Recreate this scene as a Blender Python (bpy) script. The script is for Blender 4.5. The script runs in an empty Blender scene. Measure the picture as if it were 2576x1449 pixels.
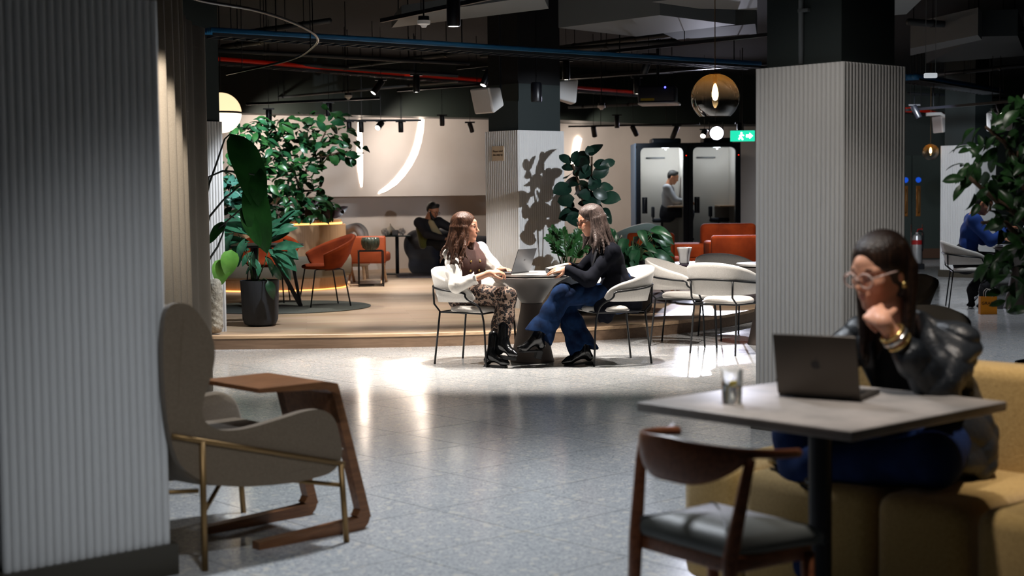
import bpy, bmesh, math, random
import numpy as np
from mathutils import Vector, Matrix

# ------------------------------------------------------------------ camera
scene = bpy.context.scene
COL = scene.collection
FPX, CAMH = 3700.0, 1.40
PITCH, ROLL = math.atan(234.0 / FPX), 0.0105
_fw = Vector((0, math.cos(PITCH), -math.sin(PITCH)))
_rt = Vector((1, 0, 0))
_up = _rt.cross(_fw)
_c, _s = math.cos(ROLL), math.sin(ROLL)
_r2, _u2 = _rt * _c - _up * _s, _rt * _s + _up * _c
cam_data = bpy.data.cameras.new('camera')
cam = bpy.data.objects.new('camera', cam_data)
COL.objects.link(cam)
cam.matrix_world = Matrix(((_r2.x, _u2.x, -_fw.x, 0), (_r2.y, _u2.y, -_fw.y, 0), (_r2.z, _u2.z, -_fw.z, CAMH), (0, 0, 0, 1)))
cam_data.sensor_width = 36.0
cam_data.lens = FPX / 2576.0 * 36.0
cam_data.clip_end = 200
cam_data.dof.use_dof = True
cam_data.dof.focus_distance = 12.3
cam_data.dof.aperture_fstop = 2.6
scene.camera = cam

# ------------------------------------------------------------------ world and view
world = bpy.data.worlds.new('world')
scene.world = world
world.use_nodes = True
world.node_tree.nodes['Background'].inputs[0].default_value = (0.42, 0.52, 0.62, 1)
world.node_tree.nodes['Background'].inputs[1].default_value = 0.022
scene.view_settings.view_transform = 'Standard'
scene.view_settings.look = 'None'
scene.view_settings.exposure = 0.0
scene.view_settings.gamma = 1.0
scene.view_settings.use_curve_mapping = False


def kelvin(c):
    return {'warm': (1.0, 0.87, 0.75), 'white': (1.0, 0.93, 0.86), 'cool': (0.86, 0.92, 1.0), 'amber': (1.0, 0.58, 0.22),
            'violet': (0.80, 0.82, 1.0)}[c]


def spot_lamp(loc, target, power, angle=60, blend=0.5, size=0.05, color='white', name='spot_lamp'):
    d = bpy.data.lights.new(name, 'SPOT')
    d.energy = power
    d.color = kelvin(color)
    d.spot_size = math.radians(angle)
    d.spot_blend = blend
    d.shadow_soft_size = size
    o = bpy.data.objects.new(name, d)
    COL.objects.link(o)
    o.location = loc
    o.rotation_euler = (Vector(target) - Vector(loc)).to_track_quat('-Z', 'Y').to_euler()
    return o


# key spots over the round table (ceiling track lamps)
spot_lamp((-0.42, 12.3, 2.74), (-0.3, 12.25, 0), 520, 76, 0.4, 0.03, 'white')
spot_lamp((0.95, 12.0, 2.9), (0.75, 12.1, 0), 520, 74, 0.4, 0.03, 'white')
spot_lamp((-2.1, 12.3, 2.9), (-1.8, 12.2, 0), 520, 76, 0.6, 0.05, 'white')
spot_lamp((2.3, 12.6, 2.9), (2.1, 12.8, 0), 300, 74, 0.5, 0.04, 'white')
# track lamp behind the right column that throws the plant shadow on the middle column
spot_lamp((3.0, 12.3, 2.05), (0.35, 16.6, 1.3), 700, 34, 0.3, 0.02, 'cool')
# platform spots
spot_lamp((-0.9, 15.6, 2.8), (-0.9, 15.9, 0.1), 320, 76, 0.6, 0.05, 'white')
spot_lamp((-1.6, 20.5, 2.8), (-1.3, 20.8, 0.1), 460, 80, 0.6, 0.05, 'white')
spot_lamp((-2.6, 17.6, 2.8), (-2.1, 17.6, 0.1), 170, 66, 0.6, 0.05, 'white')
spot_lamp((-3.5, 18.4, 2.9), (-3.1, 20.2, 1.4), 280, 80, 0.6, 0.05, 'cool')
spot_lamp((-1.3, 13.4, 2.9), (-2.45, 14.4, 0.9), 380, 56, 0.6, 0.05, 'cool')
spot_lamp((1.7, 15.0, 2.85), (1.85, 16.5, 0.5), 240, 60, 0.6, 0.05, 'white')  # added lamp without a fitting, brightens the white vase from the front
spot_lamp((2.5, 18.3, 2.8), (2.6, 19.6, 0.5), 330, 80, 0.6, 0.05, 'warm')
# wall washers
spot_lamp((-1.5, 24.0, 2.62), (-1.4, 26.2, 1.6), 115, 120, 0.8, 0.05, 'warm')
spot_lamp((-3.6, 22.8, 2.62), (-3.5, 25.0, 1.6), 115, 120, 0.8, 0.05, 'warm')
spot_lamp((1.75, 26.4, 2.66), (2.0, 28.9, 1.6), 150, 90, 0.8, 0.05, 'warm')
spot_lamp((0.9, 25.9, 2.66), (0.9, 28.0, 1.2), 80, 100, 0.8, 0.05, 'warm')
# stage flood at the back right, turned towards the room
spot_lamp((3.50, 25.95, 2.42), (2.05, 12.7, 0.0), 3800, 9, 0.35, 0.05, 'violet')
spot_lamp((3.50, 25.95, 2.42), (2.6, 18.5, 0.4), 700, 60, 0.8, 0.05, 'violet')
# unseen ceiling lamps added as fill, mostly over the near part of the room
spot_lamp((-0.3, 3.3, 3.0), (-0.75, 5.2, 0.0), 150, 60, 1.0, 0.12, 'cool')  # added soft frontal fill for the left column and lounge chair
spot_lamp((2.5, 6.5, 3.0), (2.05, 8.1, 0.7), 45, 44, 0.9, 0.08, 'white')  # added lamp that lifts the right face of the near column
spot_lamp((0.2, 8.6, 3.0), (0.1, 8.2, 0), 90, 110, 0.9, 0.15, 'cool')
spot_lamp((-0.3, 6.7, 3.0), (-0.2, 5.9, 0), 340, 110, 0.9, 0.12, 'cool')
spot_lamp((1.75, 4.3, 3.0), (1.98, 5.1, 0.6), 300, 40, 0.8, 0.06, 'warm')
spot_lamp((0.75, 4.3, 3.0), (1.0, 4.5, 0.75), 210, 38, 0.9, 0.06, 'white')
spot_lamp((0.9, 6.7, 3.0), (1.9, 8.4, 0.9), 60, 70, 0.9, 0.06, 'white')
spot_lamp((-1.35, 7.3, 2.95), (-2.10, 8.75, 0.75), 190, 40, 0.35, 0.03, 'white')
spot_lamp((4.6, 12.0, 3.0), (4.6, 12.6, 0), 260, 110, 0.8, 0.1, 'cool')
spot_lamp((5.3, 19.2, 2.55), (6.95, 23.6, 1.2), 560, 52, 0.6, 0.05, 'cool')
spot_lamp((5.3, 17.0, 3.0), (5.5, 17.4, 0), 130, 90, 0.6, 0.05, 'cool')
spot_lamp((7.0, 26.0, 3.0), (7.6, 29.8, 0.8), 160, 90, 0.8, 0.05, 'cool')

# ------------------------------------------------------------------ helpers
random.seed(7)
PI = math.pi


def ray(x, y):
    return _fw + _r2 * ((x - 1288) / FPX) - _u2 * ((y - 724.5) / FPX)


def P(x, y, z=0.0):
    """world point on the horizontal plane z that the survey pixel (x, y) shows"""
    r = ray(x, y)
    return Vector((0, 0, CAMH)) + r * ((z - CAMH) / r.z)


def PY(x, y, Y):
    r = ray(x, y)
    return Vector((0, 0, CAMH)) + r * (Y / r.y)


def lin(c):
    return tuple(((v / 255 / 12.92) if v / 255 <= 0.04045 else ((v / 255 + 0.055) / 1.055) ** 2.4) for v in c)


MATS = {}


def mat(name, rgb=(128, 128, 128), rough=0.5, metal=0.0, noise=None, bump=None, emit=None, trans=0.0, ior=1.45, sheen=0.0, coat=0.0, alpha=1.0, spec=None):
    """noise=(scale, rgb2[, detail]), bump=(scale, strength)"""
    if name in MATS:
        return MATS[name]
    m = bpy.data.materials.new(name)
    m.use_nodes = True
    nt = m.node_tree
    b = nt.nodes['Principled BSDF']
    b.inputs['Base Color'].default_value = (*lin(rgb), 1)
    b.inputs['Roughness'].default_value = rough
    b.inputs['Metallic'].default_value = metal
    b.inputs['IOR'].default_value = ior
    if spec is not None:
        b.inputs['Specular IOR Level'].default_value = spec
    if trans:
        b.inputs['Transmission Weight'].default_value = trans
    if sheen:
        b.inputs['Sheen Weight'].default_value = sheen
    if coat:
        b.inputs['Coat Weight'].default_value = coat
        b.inputs['Coat Roughness'].default_value = 0.08
    if alpha < 1:
        b.inputs['Alpha'].default_value = alpha
    if emit:
        b.inputs['Emission Color'].default_value = (*lin(emit[0]), 1)
        b.inputs['Emission Strength'].default_value = emit[1]
    tc = None
    if noise or bump:
        tc = nt.nodes.new('ShaderNodeTexCoord')
    if noise:
        n = nt.nodes.new('ShaderNodeTexNoise')
        n.inputs['Scale'].default_value = noise[0]
        n.inputs['Detail'].default_value = noise[2] if len(noise) > 2 else 4
        nt.links.new(tc.outputs['Object'], n.inputs['Vector'])
        r = nt.nodes.new('ShaderNodeValToRGB')
        r.color_ramp.elements[0].position = 0.35
        r.color_ramp.elements[1].position = 0.65
        r.color_ramp.elements[0].color = (*lin(rgb), 1)
        r.color_ramp.elements[1].color = (*lin(noise[1]), 1)
        nt.links.new(n.outputs['Fac'], r.inputs['Fac'])
        nt.links.new(r.outputs['Color'], b.inputs['Base Color'])
    if bump:
        n = nt.nodes.new('ShaderNodeTexNoise')
        n.inputs['Scale'].default_value = bump[0]
        n.inputs['Detail'].default_value = 3
        nt.links.new(tc.outputs['Object'], n.inputs['Vector'])
        bp = nt.nodes.new('ShaderNodeBump')
        bp.inputs['Strength'].default_value = bump[1]
        bp.inputs['Distance'].default_value = 0.01
        nt.links.new(n.outputs['Fac'], bp.inputs['Height'])
        nt.links.new(bp.outputs['Normal'], b.inputs['Normal'])
    MATS[name] = m
    return m


def wood_mat(name, a, b_, rough=0.4, scale=(1.5, 22, 22), coat=0.0):
    if name in MATS:
        return MATS[name]
    m = mat(name, a, rough, coat=coat)
    nt = m.node_tree
    tc = nt.nodes.new('ShaderNodeTexCoord')
    mp = nt.nodes.new('ShaderNodeMapping')
    mp.inputs['Scale'].default_value = scale
    n = nt.nodes.new('ShaderNodeTexNoise')
    n.inputs['Scale'].default_value = 2.0
    n.inputs['Detail'].default_value = 8
    n.inputs['Distortion'].default_value = 0.6
    r = nt.nodes.new('ShaderNodeValToRGB')
    r.color_ramp.elements[0].position = 0.3
    r.color_ramp.elements[1].position = 0.7
    r.color_ramp.elements[0].color = (*lin(a), 1)
    r.color_ramp.elements[1].color = (*lin(b_), 1)
    nt.links.new(tc.outputs['Object'], mp.inputs['Vector'])
    nt.links.new(mp.outputs['Vector'], n.inputs['Vector'])
    nt.links.new(n.outputs['Fac'], r.inputs['Fac'])
    nt.links.new(r.outputs['Color'], nt.nodes['Principled BSDF'].inputs['Base Color'])
    return m


class MB:
    """collects shapes, build() links them as one mesh object"""

    def __init__(self):
        self.v, self.f = [], []

    def add(self, verts, faces):
        k = len(self.v)
        self.v += [tuple(p) for p in verts]
        self.f += [tuple(i + k for i in f) for f in faces]
        return self

    def box(self, c, s, rz=0.0, bev=0.0, rot=None):
        hx, hy, hz = s[0] / 2, s[1] / 2, s[2] / 2
        if bev:
            bm = bmesh.new()
            bmesh.ops.create_cube(bm, size=1.0)
            for v in bm.verts:
                v.co = Vector((v.co.x * s[0], v.co.y * s[1], v.co.z * s[2]))
            bmesh.ops.bevel(bm, geom=bm.edges[:], offset=min(bev, 0.49 * min(s)), segments=3, profile=0.5, affect='EDGES')
            bm.verts.index_update()
            vs = [v.co.copy() for v in bm.verts]
            fs = [[v.index for v in f.verts] for f in bm.faces]
            bm.free()
        else:
            vs = [Vector((x, y, z)) for x in (-hx, hx) for y in (-hy, hy) for z in (-hz, hz)]
            fs = [(0, 1, 3, 2), (4, 6, 7, 5), (0, 4, 5, 1), (2, 3, 7, 6), (0, 2, 6, 4), (1, 5, 7, 3)]
        M = rot if rot is not None else Matrix.Rotation(rz, 3, 'Z')
        return self.add([M @ v + Vector(c) for v in vs], fs)

    def tube(self, pts, r, seg=8, cap=True, flat=None):
        """sweep along pts; r a number or a list; flat=(vector, factor) squashes the section"""
        pts = [Vector(p) for p in pts]
        n = len(pts)
        rs = r if isinstance(r, (list, tuple)) else [r] * n
        vs, fs = [], []
        t0 = (pts[1] - pts[0]).normalized()
        ref = Vector((0, 0, 1)) if abs(t0.z) < 0.9 else Vector((1, 0, 0))
        nrm = (ref - t0 * ref.dot(t0)).normalized()
        for i, p in enumerate(pts):
            t = (pts[min(i + 1, n - 1)] - pts[max(i - 1, 0)])
            t = t.normalized() if t.length > 1e-9 else t0
            nrm = nrm - t * nrm.dot(t)
            nrm = nrm.normalized() if nrm.length > 1e-6 else t.orthogonal().normalized()
            b = t.cross(nrm)
            for k in range(seg):
                a = 2 * PI * (k + 0.5) / seg
                q = (nrm * math.cos(a) + b * math.sin(a)) * rs[i]
                if flat:
                    fv = Vector(flat[0]).normalized()
                    q = q + fv * (q.dot(fv)) * (flat[1] - 1)
                vs.append(p + q)
        for i in range(n - 1):
            for k in range(seg):
                a, b_ = i * seg + k, i * seg + (k + 1) % seg
                fs.append((a, b_, b_ + seg, a + seg))
        if cap:
            fs.append(tuple(range(seg))[::-1])
            fs.append(tuple((n - 1) * seg + k for k in range(seg)))
        return self.add(vs, fs)

    def lathe(self, prof, c=(0, 0, 0), seg=24, M=None, close=False):
        """prof: list of (r, z)"""
        vs, fs = [], []
        n = len(prof)
        M = M or Matrix.Identity(3)
        for r, z in prof:
            for k in range(seg):
                a = 2 * PI * k / seg
                vs.append(M @ Vector((max(r, 1e-4) * math.cos(a), max(r, 1e-4) * math.sin(a), z)) + Vector(c))
        for i in range(n - 1):
            for k in range(seg):
                a, b = i * seg + k, i * seg + (k + 1) % seg
                fs.append((a, b, b + seg, a + seg))
        if not close:
            fs.append(tuple(range(seg))[::-1])
            fs.append(tuple((n - 1) * seg + k for k in range(seg)))
        else:
            for k in range(seg):
                a, b = (n - 1) * seg + k, (n - 1) * seg + (k + 1) % seg
                fs.append((a, b, (k + 1) % seg, k))
        return self.add(vs, fs)

    def prism(self, poly, z0, z1):
        n = len(poly)
        vs = [(p[0], p[1], z0) for p in poly] + [(p[0], p[1], z1) for p in poly]
        fs = [tuple(range(n))[::-1], tuple(range(n, 2 * n))]
        for i in range(n):
            j = (i + 1) % n
            fs.append((i, j, j + n, i + n))
        return self.add(vs, fs)

    def extrude(self, poly, d):
        """3-D polygon poly extruded by vector d"""
        n = len(poly)
        d = Vector(d)
        vs = [Vector(p) for p in poly] + [Vector(p) + d for p in poly]
        fs = [tuple(range(n))[::-1], tuple(range(n, 2 * n))]
        for i in range(n):
            j = (i + 1) % n
            fs.append((i, j, j + n, i + n))
        return self.add(vs, fs)

    def grid(self, rows, closed_u=False, closed_v=False):
        """rows: list of equal-length point rows -> quads"""
        nr, nc = len(rows), len(rows[0])
        vs = [p for r in rows for p in r]
        fs = []
        for i in range(nr if closed_v else nr - 1):
            for j in range(nc if closed_u else nc - 1):
                a, b = i * nc + j, i * nc + (j + 1) % nc
                c, d = ((i + 1) % nr) * nc + (j + 1) % nc, ((i + 1) % nr) * nc + j
                fs.append((a, b, c, d))
        return self.add(vs, fs)

    def ball(self, c, r, seg=16, rings=10, M=None):
        r = r if isinstance(r, (tuple, list)) else (r, r, r)
        M = M or Matrix.Identity(3)
        vs, fs = [], []
        for i in range(rings + 1):
            th = PI * i / rings
            s_, c_ = max(math.sin(th), 1e-4), math.cos(th)
            for k in range(seg):
                a = 2 * PI * k / seg
                vs.append(M @ Vector((r[0] * s_ * math.cos(a), r[1] * s_ * math.sin(a), r[2] * c_)) + Vector(c))
        for i in range(rings):
            for k in range(seg):
                a, b = i * seg + k, i * seg + (k + 1) % seg
                fs.append((a, a + seg, b + seg, b))
        return self.add(vs, fs)

    def mesh(self, name, material, smooth=False):
        me = bpy.data.meshes.new(name)
        me.from_pydata(self.v, [], self.f)
        me.validate()
        bm = bmesh.new()
        bm.from_mesh(me)
        bmesh.ops.recalc_face_normals(bm, faces=bm.faces[:])
        bm.to_mesh(me)
        bm.free()
        if material:
            me.materials.append(material)
        if smooth:
            for p in me.polygons:
                p.use_smooth = True
            if smooth is not True:
                me.set_sharp_from_angle(angle=math.radians(smooth))
        return me

    def build(self, name, material, parent=None, smooth=False, loc=None, rotz=0.0):
        o = bpy.data.objects.new(name, self.mesh(name, material, smooth))
        COL.objects.link(o)
        if parent is not None:
            o.parent = parent
        if loc is not None:
            o.location = loc
        if rotz:
            o.rotation_euler = (0, 0, rotz)
        return o


def link(name, me, parent=None, loc=None, rotz=0.0):
    o = bpy.data.objects.new(name, me)
    COL.objects.link(o)
    if parent is not None:
        o.parent = parent
    if loc is not None:
        o.location = loc
    if rotz:
        o.rotation_euler = (0, 0, rotz)
    return o


def tag(o, label=None, cat=None, group=None, kind=None):
    if label:
        o['label'] = label
    if cat:
        o['category'] = cat
    if group:
        o['group'] = group
    if kind:
        o['kind'] = kind
    return o


def thing(name, label, cat, loc=(0, 0, 0), rotz=0.0, group=None, kind=None):
    o = bpy.data.objects.new(name, None)
    COL.objects.link(o)
    o.location = loc
    o.rotation_euler = (0, 0, rotz)
    o.empty_display_size = 0.1
    return tag(o, label, cat, group, kind)


def copy_tree(o, parent=None):
    c = o.copy()
    COL.objects.link(c)
    c.parent = parent
    for ch in list(o.children):
        copy_tree(ch, c)
    return c


def text_mesh(body, size, material, name='lettering', parent=None, extrude=0.001, align='CENTER', spacing=1.0):
    cu = bpy.data.curves.new(name, 'FONT')
    cu.body = body
    cu.size = size
    cu.extrude = extrude
    cu.align_x = align
    cu.align_y = 'CENTER'
    cu.space_line = spacing
    to = bpy.data.objects.new('tmp_text', cu)
    COL.objects.link(to)
    dg = bpy.context.evaluated_depsgraph_get()
    me = bpy.data.meshes.new_from_object(to.evaluated_get(dg))
    bpy.data.objects.remove(to)
    me.name = name
    me.materials.clear()
    me.materials.append(material)
    return link(name, me, parent)


def spline(pts, n=8, closed=False):
    """Catmull-Rom through pts"""
    pts = [Vector(p) for p in pts]
    out = []
    m = len(pts)
    rng = range(m if closed else m - 1)
    for i in rng:
        p0 = pts[(i - 1) % m] if closed or i > 0 else pts[0] * 2 - pts[1]
        p1, p2 = pts[i], pts[(i + 1) % m]
        p3 = pts[(i + 2) % m] if closed or i + 2 < m else pts[-1] * 2 - pts[-2]
        for k in range(n):
            t = k / n
            out.append(0.5 * ((2 * p1) + (p2 - p0) * t + (2 * p0 - 5 * p1 + 4 * p2 - p3) * t * t + (3 * p1 - p0 - 3 * p2 + p3) * t ** 3))
    if not closed:
        out.append(pts[-1])
    return out


GA = math.radians(42)                       # the building grid is turned 42 degrees
GU = Vector((math.cos(GA), math.sin(GA), 0))
GV = Vector((-math.sin(GA), math.cos(GA), 0))

# ------------------------------------------------------------------ surface materials
def terrazzo():
    m = mat('terrazzo', (172, 174, 176), 0.22)
    nt = m.node_tree
    b = nt.nodes['Principled BSDF']
    g = nt.nodes.new('ShaderNodeNewGeometry')
    v1 = nt.nodes.new('ShaderNodeTexVoronoi')
    v1.inputs['Scale'].default_value = 120
    v2 = nt.nodes.new('ShaderNodeTexVoronoi')
    v2.inputs['Scale'].default_value = 42
    n = nt.nodes.new('ShaderNodeTexNoise')
    n.inputs['Scale'].default_value = 2.2
    for x in (v1, v2, n):
        nt.links.new(g.outputs['Position'], x.inputs['Vector'])
    # chip colour from the voronoi cell value
    r1 = nt.nodes.new('ShaderNodeValToRGB')
    r1.color_ramp.interpolation = 'CONSTANT'
    e = r1.color_ramp.elements
    e[0].position, e[0].color = 0, (*lin((150, 154, 156)), 1)
    e[1].position, e[1].color = 0.13, (*lin((176, 178, 179)), 1)
    for pos, c in ((0.45, (184, 185, 185)), (0.8, (192, 192, 191)), (0.93, (210, 208, 204))):
        q = e.new(pos)
        q.color = (*lin(c), 1)
    sp = nt.nodes.new('ShaderNodeSeparateColor')
    nt.links.new(v1.outputs['Color'], sp.inputs['Color'])
    nt.links.new(sp.outputs[0], r1.inputs['Fac'])
    sp2 = nt.nodes.new('ShaderNodeSeparateColor')
    nt.links.new(v2.outputs['Color'], sp2.inputs['Color'])
    gt = nt.nodes.new('ShaderNodeMath')
    gt.operation = 'GREATER_THAN'
    gt.inputs[1].default_value = 0.93
    nt.links.new(sp2.outputs[1], gt.inputs[0])
    mx = nt.nodes.new('ShaderNodeMix')
    mx.data_type = 'RGBA'
    nt.links.new(gt.outputs[0], mx.inputs['Factor'])
    nt.links.new(r1.outputs['Color'], mx.inputs[6])
    mx.inputs[7].default_value = (*lin((205, 200, 192)), 1)
    nt.links.new(mx.outputs[2], b.inputs['Base Color'])
    rr = nt.nodes.new('ShaderNodeMapRange')
    rr.inputs[3].default_value = 0.11
    rr.inputs[4].default_value = 0.20
    nt.links.new(n.outputs['Fac'], rr.inputs[0])
    nt.links.new(rr.outputs[0], b.inputs['Roughness'])
    return m


def plank_mat():
    m = mat('oak_planks', (205, 178, 150), 0.42)
    nt = m.node_tree
    b = nt.nodes['Principled BSDF']
    g = nt.nodes.new('ShaderNodeNewGeometry')
    mp = nt.nodes.new('ShaderNodeMapping')
    mp.inputs['Rotation'].default_value = (0, 0, math.radians(-8))
    nt.links.new(g.outputs['Position'], mp.inputs['Vector'])
    br = nt.nodes.new('ShaderNodeTexBrick')
    br.inputs['Color1'].default_value = (*lin((206, 180, 152)), 1)
    br.inputs['Color2'].default_value = (*lin((190, 160, 130)), 1)
    br.inputs['Mortar'].default_value = (*lin((178, 148, 120)), 1)
    br.inputs['Scale'].default_value = 1.0
    br.inputs['Mortar Size'].default_value = 0.003
    br.inputs['Brick Width'].default_value = 2.2
    br.inputs['Row Height'].default_value = 0.18
    nt.links.new(mp.outputs['Vector'], br.inputs['Vector'])
    n = nt.nodes.new('ShaderNodeTexNoise')
    mp2 = nt.nodes.new('ShaderNodeMapping')
    mp2.inputs['Scale'].default_value = (0.8, 14, 14)
    nt.links.new(mp.outputs['Vector'], mp2.inputs['Vector'])
    nt.links.new(mp2.outputs['Vector'], n.inputs['Vector'])
    n.inputs['Scale'].default_value = 1.5
    n.inputs['Detail'].default_value = 6
    mx = nt.nodes.new('ShaderNodeMix')
    mx.data_type = 'RGBA'
    mx.blend_type = 'MULTIPLY'
    mx.inputs['Factor'].default_value = 0.35
    nt.links.new(br.outputs['Color'], mx.inputs[6])
    nt.links.new(n.outputs['Color'], mx.inputs[7])
    nt.links.new(mx.outputs[2], b.inputs['Base Color'])
    return m


M_TERR = terrazzo()
M_OAK = plank_mat()
M_RISER = wood_mat('riser_wood', (132, 108, 88), (112, 90, 72), 0.45)
M_NOSE = wood_mat('nosing_wood', (214, 184, 150), (186, 152, 118), 0.4)
M_WHITE = mat('fluted_white', (208, 207, 205), 0.55)
M_PLINTH = mat('plinth_bronze', (62, 57, 47), 0.45)
M_SHAFT = mat('dark_shaft_paint', (38, 46, 46), 0.6)
M_CREAM = mat('cream_plaster', (212, 204, 198), 0.8, noise=(1.5, (204, 196, 190)), bump=(60, 0.08))
M_GREEN = mat('dark_green_paint', (34, 42, 38), 0.6)
M_BLACK = mat('black_metal', (18, 19, 22), 0.4, 0.0)
M_CEIL = mat('ceiling_dark', (12, 14, 17), 0.9)

# ------------------------------------------------------------------ floor of tiles
floor = MB().prism([(-14, -3), (18, -3), (18, 36), (-14, 36)], -0.12, -0.006).build('floor', mat('floor_joint', (104, 102, 98), 0.8))
tag(floor, kind='structure', label='pale grey terrazzo tile floor of the open hall', cat='floor')
TS, GAP = 0.6, 0.004
h = (TS - GAP) / 2
tile_me = MB().box((0, 0, -0.004), (TS - GAP, TS - GAP, 0.008)).mesh('tile', M_TERR)
cand = []
for i in range(-40, 60):
    for j in range(-40, 60):
        c = GU * (0.30 + TS * i + 0.48) + GV * (TS * j + 4.476 + 0.3)
        # parts of the floor that lie under the platform or outside the hall carry no tiles
        if c.y < 2.2 or c.y > 30 or abs(c.x) > 0.40 * c.y + 0.9:
            continue
        if c.x < 4.6 and c.y > 16.9 + max(0, c.x - 2.6) * 1.6:
            continue
        if c.x < 1.0 and c.y > 14.4:
            continue
        if c.x > -1.0 and c.x < 2.6 and c.y > 16.9:
            continue
        cand.append(c)
cand.sort(key=lambda c: (abs(c.x) > 0.348 * c.y + 0.45, c.y))
for c in cand[:295]:
    link('tile', tile_me, floor, (c.x, c.y, 0), GA)
if len(cand) > 295:
    mb = MB()
    for c in cand[295:]:
        mb.box((c.x, c.y, -0.004), (TS - GAP, TS - GAP, 0.008), GA)
    tag(mb.build('far_tiles', M_TERR, floor), kind='stuff')

# ------------------------------------------------------------------ raised platform
edge = spline([(-9, 13.5, 0), (-4.5, 13.54, 0), (-2.76, 13.56, 0), (-1.07, 13.60, 0), (-0.15, 13.76, 0), (0.72, 14.0, 0), (1.63, 14.62, 0), (2.53, 15.8, 0), (3.2, 17.6, 0), (3.9, 20.5, 0), (4.9, 25, 0), (5.3, 28.6, 0)], 6)
PZ = 0.13
poly = [(p.x, p.y) for p in edge] + [(5.3, 31), (-9, 31)]
plat = MB().prism(poly, 0.0, PZ).build('platform', M_OAK)
tag(plat, 'raised oak plank platform with a curved front edge', 'platform', kind='structure')
rows = []
for off, z in ((0.0, 0.0), (-0.012, 0.0), (-0.012, PZ - 0.03), (0.0, PZ - 0.03)):
    rows.append([Vector((p.x, p.y + off, z)) for p in edge])
MB().grid(rows, closed_v=True).build('riser', M_RISER, plat)
rows = []
for off, z in ((0.05, PZ - 0.03), (-0.02, PZ - 0.03), (-0.022, PZ - 0.004), (-0.018, PZ + 0.002), (0.05, PZ + 0.002)):
    rows.append([Vector((p.x, p.y + off, z)) for p in edge])
MB().grid(rows, closed_v=True).build('nosing', M_NOSE, plat)


# ------------------------------------------------------------------ fluted columns
def slat_mesh(w, hgt, depth, name='slat'):
    n = 6
    pts = []
    for k in range(n + 1):
        a = PI * k / n
        pts.append((-math.cos(a) * w * 0.46, -math.sin(a) * depth))
    poly = [(-w * 0.5, 0.0)] + pts + [(w * 0.5, 0.0), (w * 0.5, 0.006), (-w * 0.5, 0.006)]
    return MB().prism(poly, 0, hgt).mesh(name, M_WHITE, 40)


def fluted_column(label, corner, wu, wv, z0=0.0, top=2.12, singles=True, shaft_inset=0.05, pitch=0.031, shaft_top=3.75, shade_from=None, vis=('u', 'v'), plinth=True):
    """corner: the corner nearest the camera; faces run along GU (to the right) and GV (to the left)"""
    root = thing('column', label, 'column', (corner[0], corner[1], z0), GA, kind='structure')
    ph = 0.116 if plinth else 0.0
    d = 0.012
    # local: corner at origin, x along GU, y along GV
    MB().prism([(d, d), (wu - d, d), (wu - d, wv - d), (d, wv - d)], ph, top - z0 - 0.002).build('core', M_WHITE, root)
    if plinth:
        e = 0.018
        MB().prism([(-e, -e), (wu + e, -e), (wu + e, wv + e), (-e, wv + e)], 0, ph).build('plinth', M_PLINTH, root)
    si = shaft_inset
    zb = shade_from or shaft_top
    MB().prism([(si, si), (wu - si, si), (wu - si, wv - si), (si, wv - si)], top - z0, zb - z0).build('upper_shaft', M_SHAFT, root)
    if shade_from:
        MB().prism([(si, si), (wu - si, si), (wu - si, wv - si), (si, wv - si)], zb - z0, shaft_top - z0).build('shade_painted_head', M_CEIL, root)  # black colour stands in for the shaft fading into darkness
    H_ = top - z0 - ph
    if singles:
        nu, nv = max(1, round(wu / pitch)), max(1, round(wv / pitch))
        mu, mv = slat_mesh(wu / nu, H_, d), slat_mesh(wv / nv, H_, d)
        if 'u' in vis:
            for k in range(nu):
                link('slat', mu, root, ((k + 0.5) * wu / nu, d, ph))
        if 'v' in vis:
            for k in range(nv):
                link('slat', mv, root, (d, (k + 0.5) * wv / nv, ph), -PI / 2)
        if 'r' in vis:
            for k in range(nv):
                link('slat', mv, root, (wu - d, (k + 0.5) * wv / nv, ph), PI / 2)
    else:
        mb = MB()
        for (o, dr, nr, W) in ((Vector((0, 0, 0)), Vector((1, 0, 0)), Vector((0, 1, 0)), wu), (Vector((0, 0, 0)), Vector((0, 1, 0)), Vector((1, 0, 0)), wv)):
            n = round(W / pitch)
            sec = []
            for k in range(n):
                for a in range(6):
                    t = a / 6
                    sec.append(o + dr * (W * (k + t) / n) + nr * (d - d * math.sin(PI * t)))
            sec.append(o + dr * W + nr * d)
            mb.grid([[p + Vector((0, 0, ph)) for p in sec], [p + Vector((0, 0, ph + H_)) for p in sec]])
        mb.build('fluted_panel', M_WHITE, root, 40)
    return root


near_corner = Vector((-1.28, 5.42, 0)) - GU * 0.64
fluted_column('wide fluted white column filling the left edge of the view', near_corner, 0.64, 0.64, vis=('u',))
fluted_column('fluted white column behind the woman with the grey laptop', (1.849, 8.207), 0.62, 0.62)
fluted_column('fluted white column with a small notice and plant shadow', (0.085, 16.42), 0.72, 0.57, z0=PZ, singles=False, shaft_inset=0.035, plinth=False, shade_from=2.64)
fluted_column('fluted white column beside the dark pot at the platform corner', Vector((-2.72, 13.98, 0)) - GU * 0.62, 0.62, 0.62, z0=PZ, vis=('u',), plinth=False, shaft_inset=0.02)
fluted_column('far fluted white column behind the man in the blue sweater', P(2363, 696) + GU * 0.0 - GV * 0.64, 0.62, 0.64, singles=False)

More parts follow.
